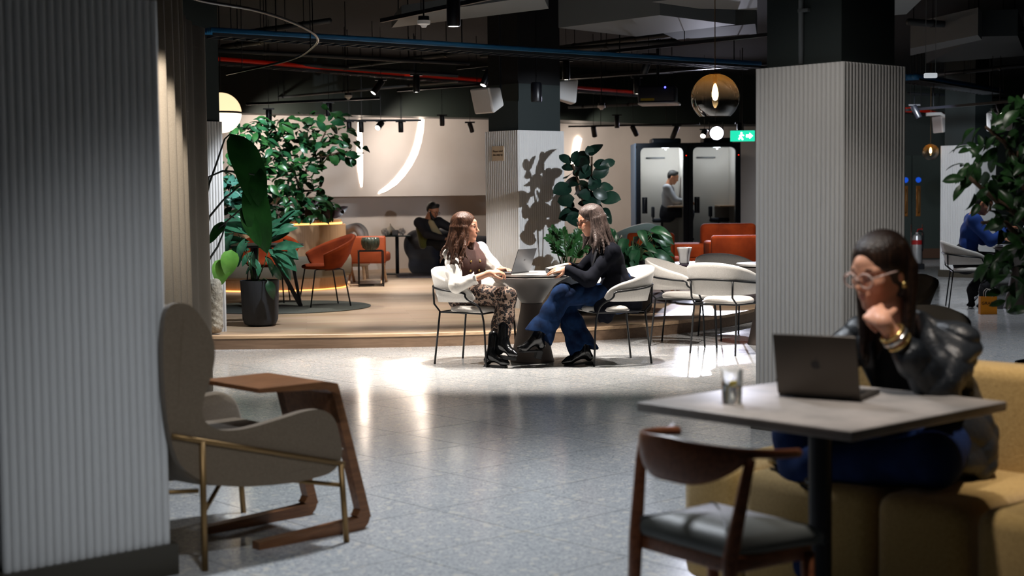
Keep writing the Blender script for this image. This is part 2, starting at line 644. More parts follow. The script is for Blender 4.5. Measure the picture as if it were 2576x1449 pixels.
# ------------------------------------------------------------------ back walls
WALL = [(-9, 21.6), (-4.3, 24.4), (-0.5, 26.7), (0.7, 27.7), (1.6, 28.7), (2.4, 29.4), (3.6, 29.9), (5.4, 30.1)]
wp = spline([(x, y, 0) for x, y in WALL], 5)
def strip_wall(name, pts, z0, z1, off, thick, m, label, parent=None):
    mb = MB()
    n = len(pts)
    nr = []
    for i in range(n):
        t = (pts[min(i + 1, n - 1)] - pts[max(i - 1, 0)]).normalized()
        nr.append(Vector((t.y, -t.x, 0)))           # towards the room
    rows = []
    for o, z in ((off, z0), (off + thick, z0), (off + thick, z1), (off, z1)):
        rows.append([pts[i] + nr[i] * o + Vector((0, 0, z)) for i in range(n)])
    mb.grid(rows, closed_v=True)
    o = mb.build(name, m, parent, 50)
    if label:
        tag(o, label, 'wall', kind='structure')
    return o


wall_back = strip_wall('wall_back', wp, 0, 3.7, -0.2, 0.2, M_CREAM, 'cream plaster back wall of the platform lounge')
i_mid = next(i for i, p in enumerate(wp) if p.x > -0.2)
strip_wall('upper_panel', wp[:i_mid], 1.40, 2.9, 0.0, 0.40, M_CREAM, None, wall_back)
bulk = strip_wall('wall_bulkhead', wp, 2.74, 3.7, 0.0, 0.9, M_GREEN, 'dark green bulkhead hanging above the back wall')


def wallpt(x, y, off=0.0):
    """point on the back wall face (or a face standing off it) that the pixel shows"""
    r = ray(x, y)
    for a, b in zip(wp[:-1], wp[1:]):
        d = b - a
        nn = Vector((d.y, -d.x, 0)).normalized() * off
        a = a + nn
        # solve r*t = a + d*u  in plan
        det = r.x * (-d.y) + d.x * r.y
        t = (a.x * (-d.y) + d.x * a.y) / det
        u = (r.x * a.y - r.y * a.x) / det
        if -0.02 <= u <= 1.02:
            n = Vector((d.y, -d.x, 0)).normalized()
            return Vector((0, 0, CAMH)) + r * t, n
    raise ValueError((x, y))


M_STRIP = mat('light_strip', (255, 240, 225), 0.5, emit=((255, 236, 218), 16.0))
M_STRIP2 = mat('light_strip_warm', (255, 200, 120), 0.5, emit=((255, 176, 92), 3.0))


def crescent(pix, label):
    root = thing('wall_light', label, 'wall light', wallpt(*pix[0][:2], 0.402)[0])
    base = root.location.copy()
    L, R = [], []
    for (x, y, w) in pix:
        p, n = wallpt(x - w / 2, y, 0.402)
        q, _ = wallpt(x + w / 2, y, 0.402)
        L.append(p - base)
        R.append(q - base)
    n = wallpt(*pix[0][:2])[1]
    MB().extrude(L + R[::-1], n * 0.012).build('diffuser', M_STRIP, root)
    L2 = [p + (p - q).normalized() * 0.012 for p, q in zip(L, R)]
    R2 = [q + (q - p).normalized() * 0.012 for p, q in zip(L, R)]
    MB().grid([[p for p in L2], [p + n * 0.02 for p in L2]]).build('trim_edge', M_CREAM, root)
    MB().grid([[p for p in R2], [p + n * 0.02 for p in R2]]).build('trim_edge', M_CREAM, root)


crescent([(905, 302, 6), (904, 340, 9), (904, 370, 11), (904, 400, 12), (905, 425, 10), (907, 450, 6), (908.5, 470, 1)], 'thin glowing crescent light half hidden by the leafy tree')
crescent([(1060, 301, 10), (1056, 330, 13), (1050, 360, 14), (1040, 390, 15), (1025, 418, 16), (1006, 444, 17), (985, 465, 18), (962, 481, 14), (953, 486, 3)], 'wide glowing arc light on the cream wall above the armchair')
# short strip right of the middle column
p, n = wallpt(1452, 348)
root = thing('wall_light', 'short slanted glowing light strip behind the rubber plant', 'wall light', p)
L = [wallpt(x, y)[0] + n * 0.01 - p for x, y in ((1446, 352), (1453, 345), (1461, 349), (1452, 388), (1440, 420), (1436, 420))]
MB().extrude(L, n * 0.015).build('diffuser', M_STRIP, root)

# right-hand far walls
wall_far = MB().box((11.3, 30.2, 1.85), (12.0, 0.2, 3.7)).build('wall_far', M_GREEN)
tag(wall_far, 'dark green far wall with the double doors', 'wall', kind='structure')
wall_r = MB().box((17.2, 16, 1.85), (0.2, 30, 3.7)).build('wall_right', M_GREEN)
tag(wall_r, 'dark side wall of the hall on the right', 'wall', kind='structure')
wall_l = MB().box((-9.1, 14, 1.85), (0.2, 34, 3.7)).build('wall_left', M_GREEN)
tag(wall_l, 'dark side wall of the hall on the left', 'wall', kind='structure')
ceil_ = MB().box((4, 15, 3.8), (28, 36, 0.2)).build('ceiling', M_CEIL)
tag(ceil_, 'dark painted concrete ceiling slab above the services', 'ceiling', kind='structure')

# ------------------------------------------------------------------ furniture materials
M_SHELLF = mat('white_bouclé_cloth', (226, 221, 214), 0.9, noise=(140, (214, 208, 200)), bump=(260, 0.25), sheen=0.3)
M_TUBE = mat('black_tube', (14, 15, 18), 0.35)
M_TAUPE = mat('taupe_wool', (104, 88, 68), 0.95, noise=(180, (116, 99, 78)), bump=(420, 0.4), sheen=0.3)
M_BRASS = mat('brushed_brass', (134, 106, 68), 0.45, 0.8)
M_WALNUT = wood_mat('walnut', (140, 94, 60), (104, 66, 41), 0.38, (3, 30, 30))
M_WALNUT2 = wood_mat('dark_walnut', (148, 90, 58), (108, 62, 40), 0.35, (4, 40, 40))
M_STONE = mat('grey_stone_laminate', (166, 158, 152), 0.42, noise=(5, (132, 127, 123), 8))
M_MARBLE = mat('marble', (228, 226, 222), 0.25, noise=(6, (170, 170, 172), 8))
M_CONE = mat('pedestal_lacquer', (128, 122, 118), 0.5)
M_CONE2 = mat('pedestal_lacquer_dark', (96, 86, 80), 0.5)
M_MUST = mat('mustard_wool', (176, 146, 88), 0.95, noise=(120, (156, 126, 70)), bump=(300, 0.4), sheen=0.3)
M_VELVET = mat('rust_velvet', (150, 62, 24), 0.85, noise=(5, (122, 46, 16)), spec=0.2)
M_NAVY = mat('navy_felt', (14, 24, 44), 0.9, sheen=0.3, bump=(300, 0.2))
M_OLIVE = mat('olive_wool', (112, 104, 90), 0.95, bump=(300, 0.3))
M_SLATE = mat('slate_leather', (92, 95, 92), 0.45, bump=(200, 0.1))
M_DARKMET = mat('dark_metal', (28, 31, 36), 0.45, 0.3)
M_GREYAL = mat('grey_aluminium', (96, 98, 102), 0.4, 0.7)
M_GREYAL2 = mat('space_grey_aluminium', (82, 76, 70), 0.42, 0.6)
M_PRINT = mat('dark_print', (12, 12, 14), 0.4)


# ------------------------------------------------------------------ white tub chair
def make_tub_chair():
    root = thing('tub_chair', '', 'chair', group='white tub chairs on black tube frames')
    NU = 40
    rows = []
    outer_mid = []
    for i in range(NU + 1):
        u = -1 + 2 * i / NU
        phi = math.radians(128) * u
        cx_, sx = math.cos(phi), math.sin(phi)
        x = -0.255 * math.copysign(abs(cx_) ** 0.85, cx_)
        y = 0.272 * math.copysign(abs(sx) ** 0.72, sx)
        if abs(phi) > math.radians(100):
            y = math.copysign(0.272 * (1 - 0.06 * ((abs(phi) - math.radians(100)) / 0.49) ** 2), y)
        a = abs(u)
        zt = 0.805 - 0.20 * (a ** 1.6)
        zb = 0.515 + 0.015 * a
        e = max(0.0, (a - 0.86) / 0.14)
        sq = math.sqrt(max(0.02, 1 - e * e))
        zm = (zt * 0.42 + zb * 0.58)
        zt, zb = zm + (zt - zm) * sq, zm + (zb - zm) * sq
        th = 0.036 * (0.45 + 0.55 * sq)
        nx, ny = x * 1.0, y * 0.9
        L = math.hypot(nx, ny)
        n = Vector((nx / L, ny / L, 0))
        p = Vector((x, y, 0))
        sec = []
        for f, o in ((0, 0.5), (0.25, 0.55), (0.55, 0.58), (0.85, 0.55), (0.97, 0.4), (1.0, 0.0), (0.97, -0.4), (0.85, -0.5), (0.5, -0.55), (0.2, -0.5), (0.0, -0.35)):
            z = zb + (zt - zb) * f
            lean = 0.075 * (z - 0.52) / 0.28 * (1 - 0.45 * a)
            sec.append(p + n * (lean + th * o) + Vector((0, 0, z)))
        rows.append(sec)
        outer_mid.append(p + n * (0.075 * 0.45 * (1 - 0.45 * a) + th * 0.5 + 0.012))
    mb = MB().grid(rows, closed_u=True)
    m = len(rows[0])
    k0 = len(mb.v) - m
    mb.f.append(tuple(range(m)))
    mb.f.append(tuple(range(k0, k0 + m)))
    mb.build('shell_back', M_SHELLF, root, True)
    # seat
    prof = [(0.0, 0.425), (0.19, 0.425), (0.213, 0.435), (0.222, 0.452), (0.215, 0.472), (0.19, 0.487), (0.12, 0.492), (0.0, 0.494)]
    s = MB().lathe(prof, (0.035, 0, 0), 32)
    s.v = [(v[0] * 1.02, v[1] * 1.0, v[2]) for v in s.v]
    s.build('seat', M_SHELLF, root, True)
    # tube rail along the shell that runs into the front legs
    rail = []
    for i in range(4, NU - 3):
        u = -1 + 2 * i / NU
        a = abs(u)
        q = outer_mid[i].copy()
        q.z = 0.655 - 0.065 * a ** 1.5
        rail.append(q)
    MB().tube(rail, 0.009, 8).build('back_rail', M_TUBE, root, True)
    fr = [rail[0], rail[-1]]
    for q, sgn in ((fr[0], -1), (fr[1], 1)):
        path = spline([q, q + Vector((0.028, 0, -0.012)), q + Vector((0.045, 0, -0.05)), Vector((0.232, sgn * 0.255, 0.44)), Vector((0.262, sgn * 0.245, 0.0))], 5)
        MB().tube(path, 0.0085, 8).build('leg', M_TUBE, root, True)
        k = 11 if sgn < 0 else len(rail) - 12
        r_ = rail[k]
        MB().tube([r_, Vector((r_.x * 0.98, r_.y * 0.97, 0.50)), Vector((-0.205, sgn * 0.208, 0.44)), Vector((-0.255, sgn * 0.222, 0.0))], 0.0085, 8).build('leg', M_TUBE, root, True)
    ring = [Vector((0.232, 0.25, 0.435)), Vector((-0.205, 0.205, 0.435)), Vector((-0.205, -0.205, 0.435)), Vector((0.232, -0.25, 0.435))]
    MB().tube(ring + [ring[0]], 0.008, 6).build('seat_frame', M_TUBE, root)
    return root


def place(root, loc, deg, label, first=[True]):
    o = root if first[0] else copy_tree(root)
    first[0] = False
    o.location = (loc[0], loc[1], loc[2] if len(loc) > 2 else 0)
    o.rotation_euler = (0, 0, math.radians(deg))
    o['label'] = label
    return o


tub = make_tub_chair()
CL, CR = Vector((-0.32, 12.28, 0)), Vector((0.834, 12.21, 0))
place(tub, CL, -30, 'white tub chair under the woman in the brown waistcoat')
place(tub, CR, 198, 'white tub chair under the woman in the dark blazer')
place(tub, (1.58, 13.59), -20, 'empty white tub chair turned sideways near the platform step')
place(tub, (1.885, 12.89), 53, 'empty white tub chair seen from behind beside the column')
place(tub, (2.12, 14.22), -70, 'white tub chair showing only its back rim behind the second round table')
place(tub, (5.47, 17.55), -12, 'white tub chair under the man in the blue sweater')
place(tub, (6.55, 17.3), 165, 'white tub chair half hidden by leaves at the right edge')


# ------------------------------------------------------------------ round pedestal tables
def make_round_table(loc, label, r=0.29):
    t = thing('round_table', label, 'table', loc, group='round pedestal tables')
    MB().lathe([(0, 0.726), (r - 0.006, 0.726), (r, 0.73), (r, 0.744), (r - 0.006, 0.75), (0, 0.75)], seg=48).build('tabletop', M_MARBLE, t, 40)
    MB().lathe([(0, 0.714), (r - 0.03, 0.714), (r - 0.03, 0.726), (0, 0.726)], seg=48).build('under_rim', M_BLACK, t, 40)  # black rim under the tabletop
    up = [(0, 0.497)] + [(0.088 + (r - 0.135) * ((z - 0.497) / 0.217) ** 1.0 + 0.08 * max(0, (z - 0.62) / 0.094) ** 2.2, z) for z in np.linspace(0.497, 0.714, 12)] + [(0, 0.714)]
    MB().lathe(up, seg=48).build('upper_cone', M_CONE, t, 40)
    lo = [(0, 0.0), (0.185, 0.0), (0.186, 0.006)] + [(0.186 - 0.098 * (z / 0.493) ** 0.9, z) for z in np.linspace(0.02, 0.493, 10)] + [(0, 0.493)]
    MB().lathe(lo, seg=48).build('lower_cone', M_CONE2, t, 40)
    return t


TC = Vector((0.165, 12.33, 0))
make_round_table(TC, 'round marble topped pedestal table between the two talking women')
make_round_table((2.36, 13.55, 0), 'round pedestal table cut off by the right column')
make_round_table((6.02, 17.4, 0), 'round pedestal table in front of the man in the blue sweater')


# ------------------------------------------------------------------ laptops
def laptop(loc, deg, W, D, tilt, m, label, logo, rows_=5):
    """user sits on the -x side; +x points away from the user"""
    t = thing('laptop', label, 'laptop', loc, math.radians(deg))
    MB().box((-D / 2, 0, 0.007), (D, W, 0.013), bev=0.004).build('base', m, t, 40)
    kb = MB().box((-D * 0.40, 0, 0.0142), (D * 0.44, W * 0.84, 0.0012)).build('keyboard', M_PRINT, t)
    keys = MB()
    for i in range(rows_):
        for j in range(13):
            keys.box((-D * 0.22 - (i + 0.5) * D * 0.40 / rows_, -W * 0.40 + (j + 0.5) * W * 0.80 / 13, 0.0155), (D * 0.06, W * 0.052, 0.0016))
    keys.build('keys', mat('key_black', (30, 30, 33), 0.5), kb)
    MB().box((-D * 0.82, 0, 0.0138), (D * 0.24, W * 0.34, 0.0006)).build('trackpad', mat('trackpad_grey', (70, 70, 74), 0.3), t)
    R = Matrix.Rotation(math.radians(tilt), 3, 'Y')
    hinge = Vector((0.0, 0, 0.012))
    lid = MB().box(hinge + R @ Vector((0.003, 0, D / 2)), (0.006, W, D), bev=0.0028, rot=R).build('lid', m, t, 40)
    MB().box(hinge + R @ Vector((-0.0008, 0, D / 2)), (0.0006, W * 0.95, D * 0.92), rot=R).build('screen', mat('screen_glow', (10, 12, 16), 0.15, emit=((120, 140, 170), 0.35)), lid)
    MB().tube([(0.0, -W * 0.4, 0.01), (0.0, W * 0.4, 0.01)], 0.006, 8).build('hinge', M_PRINT, t)
    lg = MB()
    o = hinge + R @ Vector((0.0066, 0, D * 0.52))
    def L2(y, z):
        return o + R @ Vector((0.0, y, z))
    if logo == 'bitten':
        pts = []
        for k in range(32):
            a = 2 * PI * k / 32
            r = 0.0150 * (1 + 0.10 * abs(math.cos(a)) - 0.10 * (math.sin(a) > 0.8) - 0.07 * (math.sin(a) < -0.9))
            y, z = r * math.cos(a) * 0.95, r * math.sin(a)
            if y > 0.0:
                dd = math.hypot(y - 0.0190, z - 0.002)
                if dd < 0.0090:
                    y -= (0.0090 - dd)
            pts.append(L2(y, z))
        lg.extrude(pts, R @ Vector((0.0004, 0, 0)))
        lg.extrude([L2(0.000, 0.0170), L2(0.0012, 0.0215), L2(0.0056, 0.0245), L2(0.0050, 0.0200)], R @ Vector((0.0004, 0, 0)))
    else:
        for k in range(4):
            y = -0.010 + k * 0.006
            lg.extrude([L2(y, -0.007 + 0.003 * (k % 2)), L2(y + 0.0022, -0.007 + 0.003 * (k % 2)), L2(y + 0.0062, 0.008 - 0.003 * (k % 2)), L2(y + 0.004, 0.008 - 0.003 * (k % 2))], R @ Vector((0.0004, 0, 0)))
    lg.build('logo', M_PRINT, lid)
    return t


laptop((0.07, 12.22, 0.75), -31, 0.30, 0.205, 20, M_GREYAL, 'open grey laptop on the round marble table', 'bars')


# notebook held open on the table
nb = thing('notebook', 'dark notebook with cream pages propped on the marble table edge', 'notebook', (0.345, 12.16, 0.752), math.radians(14))
Rb = Matrix.Rotation(math.radians(-12), 3, 'Y')
MB().box((0.03, 0, 0.028), (0.17, 0.115, 0.052), bev=0.003, rot=Rb).build('cover', mat('notebook_cover', (20, 22, 28), 0.5), nb)
MB().box((0.034, 0, 0.0555), (0.172, 0.118, 0.006), rot=Rb).build('pages', mat('paper', (232, 226, 212), 0.8), nb)

# ------------------------------------------------------------------ near left: lounge chair and C-shaped side table
lc = thing('lounge_chair', 'taupe wool wing lounge chair on a brass frame beside the left column', 'chair', (-1.188, 5.484, 0), GA)
W = 0.72


def lc_shell():
    """side outline swept across the width; thin shell with a hollow in front"""
    # section at side distance s in -1..1 : list of (x, z) along the inner/outer skin
    NS = 24
    rows_o, rows_i = [], []
    for i in range(NS + 1):
        s = -1 + 2 * i / NS
        a = abs(s)
        # rim height profile along the shell for this side coordinate is driven by wings
        wing = a ** 3
        y = W / 2 + s * (W / 2 + 0.02) * (1 - 0.0)
        o, n = [], []
        # outline: back top -> down the back -> under the seat -> front edge
        top = 1.02 - 0.06 * a ** 4
        back = [(-0.12 + 0.02 * a + 0.10 * wing * 0.6, top), (-0.145 + 0.09 * wing, 0.85), (-0.13 + 0.06 * wing, 0.65), (-0.10 + 0.03 * wing, 0.47)]
        low = [(0.0, 0.345 + 0.02 * wing), (0.18, 0.30 + 0.03 * wing), (0.40, 0.285 + 0.06 * wing), (0.58, 0.31 + 0.05 * wing), (0.63, 0.36 + 0.04 * wing)]
        pts = spline([(x, y, z) for x, z in back + low], 5)
        rows_o.append(pts)
    mb = MB()
    mb.grid(rows_o)
    return mb


sh = lc_shell()
o = sh.build('seat_shell', M_TAUPE, lc, True)
md = o.modifiers.new('thick', 'SOLIDIFY')
md.thickness = 0.045
md.offset = 0.2


def side_panel(y0, sgn):
    """wing, arm and lower side in one upholstered panel following the surveyed outline"""
    out = spline([(-0.12, 0, 1.005), (-0.06, 0, 1.013), (-0.012, 0, 0.985), (0.045, 0, 0.905), (0.066, 0, 0.82), (0.046, 0, 0.73), (0.008, 0, 0.635), (0.012, 0, 0.575), (0.055, 0, 0.535), (0.12, 0, 0.519), (0.213, 0, 0.519), (0.358, 0, 0.539), (0.47, 0, 0.556), (0.546, 0, 0.551), (0.605, 0, 0.508), (0.632, 0, 0.42), (0.636, 0, 0.35), (0.585, 0, 0.296), (0.47, 0, 0.281), (0.352, 0, 0.28), (0.172, 0, 0.295), (0.034, 0, 0.325), (-0.05, 0, 0.375), (-0.10, 0, 0.43), (-0.135, 0, 0.55), (-0.15, 0, 0.75), (-0.145, 0, 0.93)], 4, closed=True)
    c = Vector((0.22, 0, 0.42))
    n = len(out)
    rows = []
    # bulge outwards with the rim rolled in
    for (sc_, dy) in ((1.0, 0.030), (1.0, 0.0), (0.985, -0.016), (0.95, -0.024)):
        rows.append([Vector((c.x + (p.x - c.x) * sc_, y0 + sgn * (-dy + 0.0), c.z + (p.z - c.z) * sc_)) for p in out])
    mb = MB()
    mb.grid(rows, closed_u=True)
    k = len(mb.v)
    mb.f.append(tuple(range(n)))
    mb.f.append(tuple(range(k - n, k)))
    return mb.build('side_wing', M_TAUPE, lc, 50)


side_panel(0.0, 1)
side_panel(W, -1)
MB().box((0.30, W / 2, 0.395), (0.60, W - 0.06, 0.11), bev=0.045).build('seat_cushion', M_TAUPE, lc, True)
MB().box((-0.045, W / 2, 0.73), (0.09, W - 0.06, 0.54), bev=0.04).build('back_cushion', M_TAUPE, lc, True)
for y in (-0.032, W + 0.032):
    MB().tube([(-0.125, y, 0.527), (0.005, y, 0.491), (0.645, y, 0.322)], 0.011, 8).build('side_rail', M_BRASS, lc, True)
    MB().tube([(0.0, y, 0.0), (0.0, y, 0.492)], 0.0125, 10).build('leg', M_BRASS, lc, True)
    MB().tube([(0.652, y, 0.0), (0.63, y, 0.325)], 0.0125, 10).build('leg', M_BRASS, lc, True)
MB().tube([(0.0, -0.03, 0.22), (0.33, W / 2, 0.27), (0.64, W + 0.03, 0.235)], 0.009, 8).build('cross_brace', M_BRASS, lc, True)
MB().tube([(0.0, W + 0.03, 0.22), (0.33, W / 2, 0.27), (0.64, -0.03, 0.235)], 0.009, 8).build('cross_brace', M_BRASS, lc, True)
MB().tube([(-0.2, 0.12, 0.30), (0.0, 0.0, 0.30)], 0.009, 8).build('rear_brace', M_BRASS, lc, True)

ct = thing('side_table', 'walnut C-shaped side table reaching over the taupe lounge chair', 'side table', (-1.02, 5.77, 0), GA)
WT = 0.44
PROF = [(0.005, 0.0), (0.47, 0.0), (0.53, 0.012), (0.552, 0.05), (0.545, 0.10), (0.415, 0.58), (0.395, 0.625), (0.35, 0.643), (0.30, 0.645)]
inner = [(0.30, 0.612), (0.345, 0.610), (0.368, 0.59), (0.385, 0.555), (0.495, 0.12), (0.500, 0.085), (0.485, 0.062), (0.45, 0.05), (0.005, 0.030)]
sp_o = spline([(x, 0, z) for x, z in PROF], 4)
sp_i = spline([(x, 0, z) for x, z in inner], 4)
for y, w in ((0.0, 0.05), (WT - 0.05, 0.05)):
    poly = [Vector((p.x, y, p.z)) for p in sp_o if p.z < 0.6] + [Vector((p.x, y, p.z)) for p in sp_i if p.z < 0.6]
    MB().extrude(poly, (0, w, 0)).build('frame_leg', M_WALNUT, ct, 30)
poly = [Vector((p.x, 0, p.z)) for p in sp_o if p.z >= 0.36] + [Vector((0.02, 0, 0.645)), Vector((0.02, 0, 0.627)), Vector((0.30, 0, 0.615))] + [Vector((p.x, 0, p.z)) for p in sp_i if p.z >= 0.36 and p.x > 0.30]
# top and the upper half of the upright bend from one board
MB().extrude(poly, (0, WT, 0)).build('bent_top', M_WALNUT, ct, 30)

# ------------------------------------------------------------------ near right: cafe table, glass, laptop
TN = Vector((0.953, 4.53, 0))
caf = thing('cafe_table', 'square grey stone topped cafe table in the right foreground', 'table', TN, math.radians(-48.5))
HS = 0.402
MB().box((0, 0, 0.735), (2 * HS, 2 * HS, 0.03), bev=0.004).build('tabletop', M_STONE, caf, 40)
MB().lathe([(0, 0.0), (0.235, 0.0), (0.235, 0.012), (0.045, 0.02), (0.038, 0.03), (0, 0.03)], seg=32).build('base_plate', M_DARKMET, caf, 40)
MB().lathe([(0, 0.02), (0.036, 0.02), (0.036, 0.71), (0, 0.71)], seg=24).build('pedestal', M_DARKMET, caf, 40)
MB().box((0, 0, 0.714), (0.36, 0.07, 0.012)).build('top_bracket', M_DARKMET, caf)
MB().box((0, 0, 0.714), (0.07, 0.36, 0.012)).build('top_bracket', M_DARKMET, caf)
laptop((0.962, 4.595, 0.75), -121, 0.27, 0.20, 14, M_GREYAL2, 'open bronze grey laptop in front of the woman with glasses', 'bitten')
g = P(1870, 985, 0.80)
gl = thing('water_glass', 'half full tumbler of water on the grey cafe table', 'glass', (0.675, 4.51, 0.75))
M_GLASS = mat('clear_glass', (250, 252, 252), 0.02, trans=1.0, ior=1.45)
M_WATER = mat('water', (245, 250, 252), 0.0, trans=1.0, ior=1.33)
MB().lathe([(0, 0.0), (0.029, 0.0), (0.030, 0.004), (0.034, 0.105), (0.0325, 0.105), (0.0285, 0.008), (0, 0.008)], seg=32).build('tumbler', M_GLASS, gl, 40)
MB().lathe([(0, 0.0085), (0.0282, 0.0085), (0.0305, 0.058), (0, 0.058)], seg=32).build('water', M_WATER, gl, 40)
MB().box((0.004, 0.0, 0.062), (0.03, 0.006, 0.018), rz=0.7, bev=0.002).build('lemon_slice', mat('lemon', (214, 190, 60), 0.4), gl)

# ------------------------------------------------------------------ wooden armchair with grey seat
wc = thing('wooden_armchair', 'walnut armchair with a slate grey seat pulled up to the cafe table', 'chair', (0.59, 4.135, 0), math.radians(35))
wc.scale = (0.70, 0.86, 0.985)
seat_o = [(-0.215, -0.205), (-0.20, -0.215), (0.20, -0.245), (0.235, -0.235), (0.235, 0.235), (0.20, 0.245), (-0.20, 0.215), (-0.215, 0.205)]
MB().box((0.01, 0, 0.405), (0.44, 0.46, 0.05), bev=0.01).build('seat_frame', M_WALNUT2, wc, 40)
prof = []
st = MB()
rows = []
for f, z in ((1.0, 0.425), (1.03, 0.437), (1.02, 0.455), (0.90, 0.478), (0.6, 0.492), (0.2, 0.497), (0.01, 0.497)):
    loop = spline([(x * f, y * f, z) for x, y in seat_o], 3, closed=True)
    rows.append(loop)
st.grid(rows, closed_u=True).build('seat_pad', M_SLATE, wc, True)
for s in (-1, 1):
    MB().tube([(-0.245, s * 0.235, 0.0), (-0.220, s * 0.228, 0.42), (-0.165, s * 0.252, 0.64), (-0.145, s * 0.258, 0.70)], [0.021, 0.027, 0.021, 0.018], 10).build('leg', M_WALNUT2, wc, True)
    MB().tube([(0.225, s * 0.235, 0.0), (0.205, s * 0.225, 0.40)], [0.018, 0.026], 10).build('leg', M_WALNUT2, wc, True)
# the bow back: one curved rail, deep in the middle and thinning into the short arms
rows = []
N = 36
for i in range(N + 1):
    u = -1 + 2 * i / N
    a = abs(u)
    phi = math.radians(98) * u
    x = -0.285 * math.copysign(abs(math.cos(phi)) ** 0.9, math.cos(phi)) + 0.03 * a
    y = 0.285 * math.copysign(abs(math.sin(phi)) ** 0.8, u) if u else 0.0
    n = Vector((x, y, 0)).normalized()
    hh = 0.052 * max(0.0, 1 - (a / 0.62) ** 2) + 0.0135
    zt = 0.745 - 0.03 * a
    th = 0.011 + 0.006 * a
    p = Vector((x, y, 0))
    lean = 0.10
    sec = []
    for k in range(12):
        an = 2 * PI * k / 12
        dz = math.sin(an) * hh
        zc = zt - hh
        sec.append(p + n * (math.cos(an) * th + dz * lean) + Vector((0, 0, zc + dz)))
    rows.append(sec)
mb = MB().grid(rows, closed_u=True)
mb.f.append(tuple(range(12)))
mb.f.append(tuple(range(len(mb.v) - 12, len(mb.v))))
mb.build('bow_back', M_WALNUT2, wc, True)

# ------------------------------------------------------------------ mustard sofa along the grid
SD = math.radians(-48)
st_, sn_ = Vector((math.cos(SD), math.sin(SD), 0)), Vector((-math.sin(SD), math.cos(SD), 0))
s0 = st_ * -3.51 + sn_ * 3.96
sofa = thing('sofa', 'mustard wool channel sofa the woman with glasses sits on', 'sofa', s0, SD)
edges = [0.0, 0.275, 0.82, 1.145]
for a, b in zip(edges[:-1], edges[1:]):
    MB().box(((a + b) / 2, 0.34, 0.225), (b - a - 0.004, 0.68, 0.43), bev=0.055).build('seat_section', M_MUST, sofa, True)
for a, b in ((0.0, 0.55), (0.554, 1.145)):
    MB().box(((a + b) / 2, 0.76, 0.40), (b - a - 0.004, 0.19, 0.78), bev=0.05).build('back_section', M_MUST, sofa, True)
MB().box((0.57, 0.42, 0.03), (1.05, 0.7, 0.06)).build('plinth', M_BLACK, sofa)
sofa2 = thing('sofa', 'mustard sofa end module running out of the right edge', 'sofa', s0 + st_ * 1.165, SD - 0.02)
for a, b in ((0.0, 0.55), (0.554, 1.1)):
    MB().box(((a + b) / 2, 0.36, 0.225), (b - a - 0.004, 0.70, 0.43), bev=0.055).build('seat_section', M_MUST, sofa2, True)
    MB().box(((a + b) / 2, 0.79, 0.41), (b - a - 0.004, 0.19, 0.80), bev=0.05).build('back_section', M_MUST, sofa2, True)
MB().box((0.55, 0.42, 0.03), (1.0, 0.7, 0.06)).build('plinth', M_BLACK, sofa2)


# brown shell chairs behind the sofa
def brown_chair(loc, deg, label):
    t = thing('shell_chair', label, 'chair', loc, math.radians(deg), group='dark brown shell chairs behind the sofa')
    rows = []
    for i in range(25):
        u = -1 + i / 12
        phi = math.radians(110) * u
        a = abs(u)
        x, y = -0.27 * math.cos(phi), 0.29 * math.sin(phi)
        top = 0.86 - 0.24 * a ** 2
        n = Vector((x, y, 0)).normalized()
        rows.append([Vector((x * (0.8 + 0.2 * f), y * (0.8 + 0.2 * f), 0.42 + (top - 0.42) * f)) + n * 0.06 * f * f for f in (0, 0.25, 0.5, 0.75, 0.93, 1.0)])
    o = MB().grid(rows).build('shell', mat('brown_cloth', (86, 74, 58), 0.9, bump=(300, 0.3)), t, True)
    m_ = o.modifiers.new('thick', 'SOLIDIFY')
    m_.thickness = 0.04
    MB().lathe([(0, 0.40), (0.24, 0.40), (0.25, 0.43), (0.22, 0.47), (0, 0.475)], seg=24).build('seat', MATS['brown_cloth'], t, True)
    for sx in (-1, 1):
        for sy in (-1, 1):
            MB().tube([(sx * 0.22, sy * 0.22, 0), (sx * 0.15, sy * 0.15, 0.41)], [0.01, 0.014], 8).build('leg', M_WALNUT2, t)
    return t


brown_chair((2.36, 9.45, 0), 200, 'dark brown shell chair rising behind the head of the woman with glasses')
brown_chair((1.72, 6.75, 0), 215, 'dark brown shell chair just above the mustard sofa back')

# ------------------------------------------------------------------ smooth solids for bodies and clothes
def V3(p):
    return np.array([float(p[0]), float(p[1]), float(p[2])], dtype=np.float32)


def CN(a, b, ra, rb=None, k=0.02, fl=None, sub=False):
    return dict(t='c', a=V3(a), b=V3(b), ra=ra, rb=ra if rb is None else rb, k=k, fl=fl, sub=sub)


def EL(c, r, R=None, k=0.02, sub=False):
    return dict(t='e', c=V3(c), r=V3(r if hasattr(r, '__len__') else (r, r, r)), R=None if R is None else np.array(R, dtype=np.float32), k=k, sub=sub)


def CH(pts, rs, k=0.02, fl=None):
    rs = rs if hasattr(rs, '__len__') else [rs] * len(pts)
    return [CN(pts[i], pts[i + 1], rs[i], rs[i + 1], k, fl) for i in range(len(pts) - 1)]


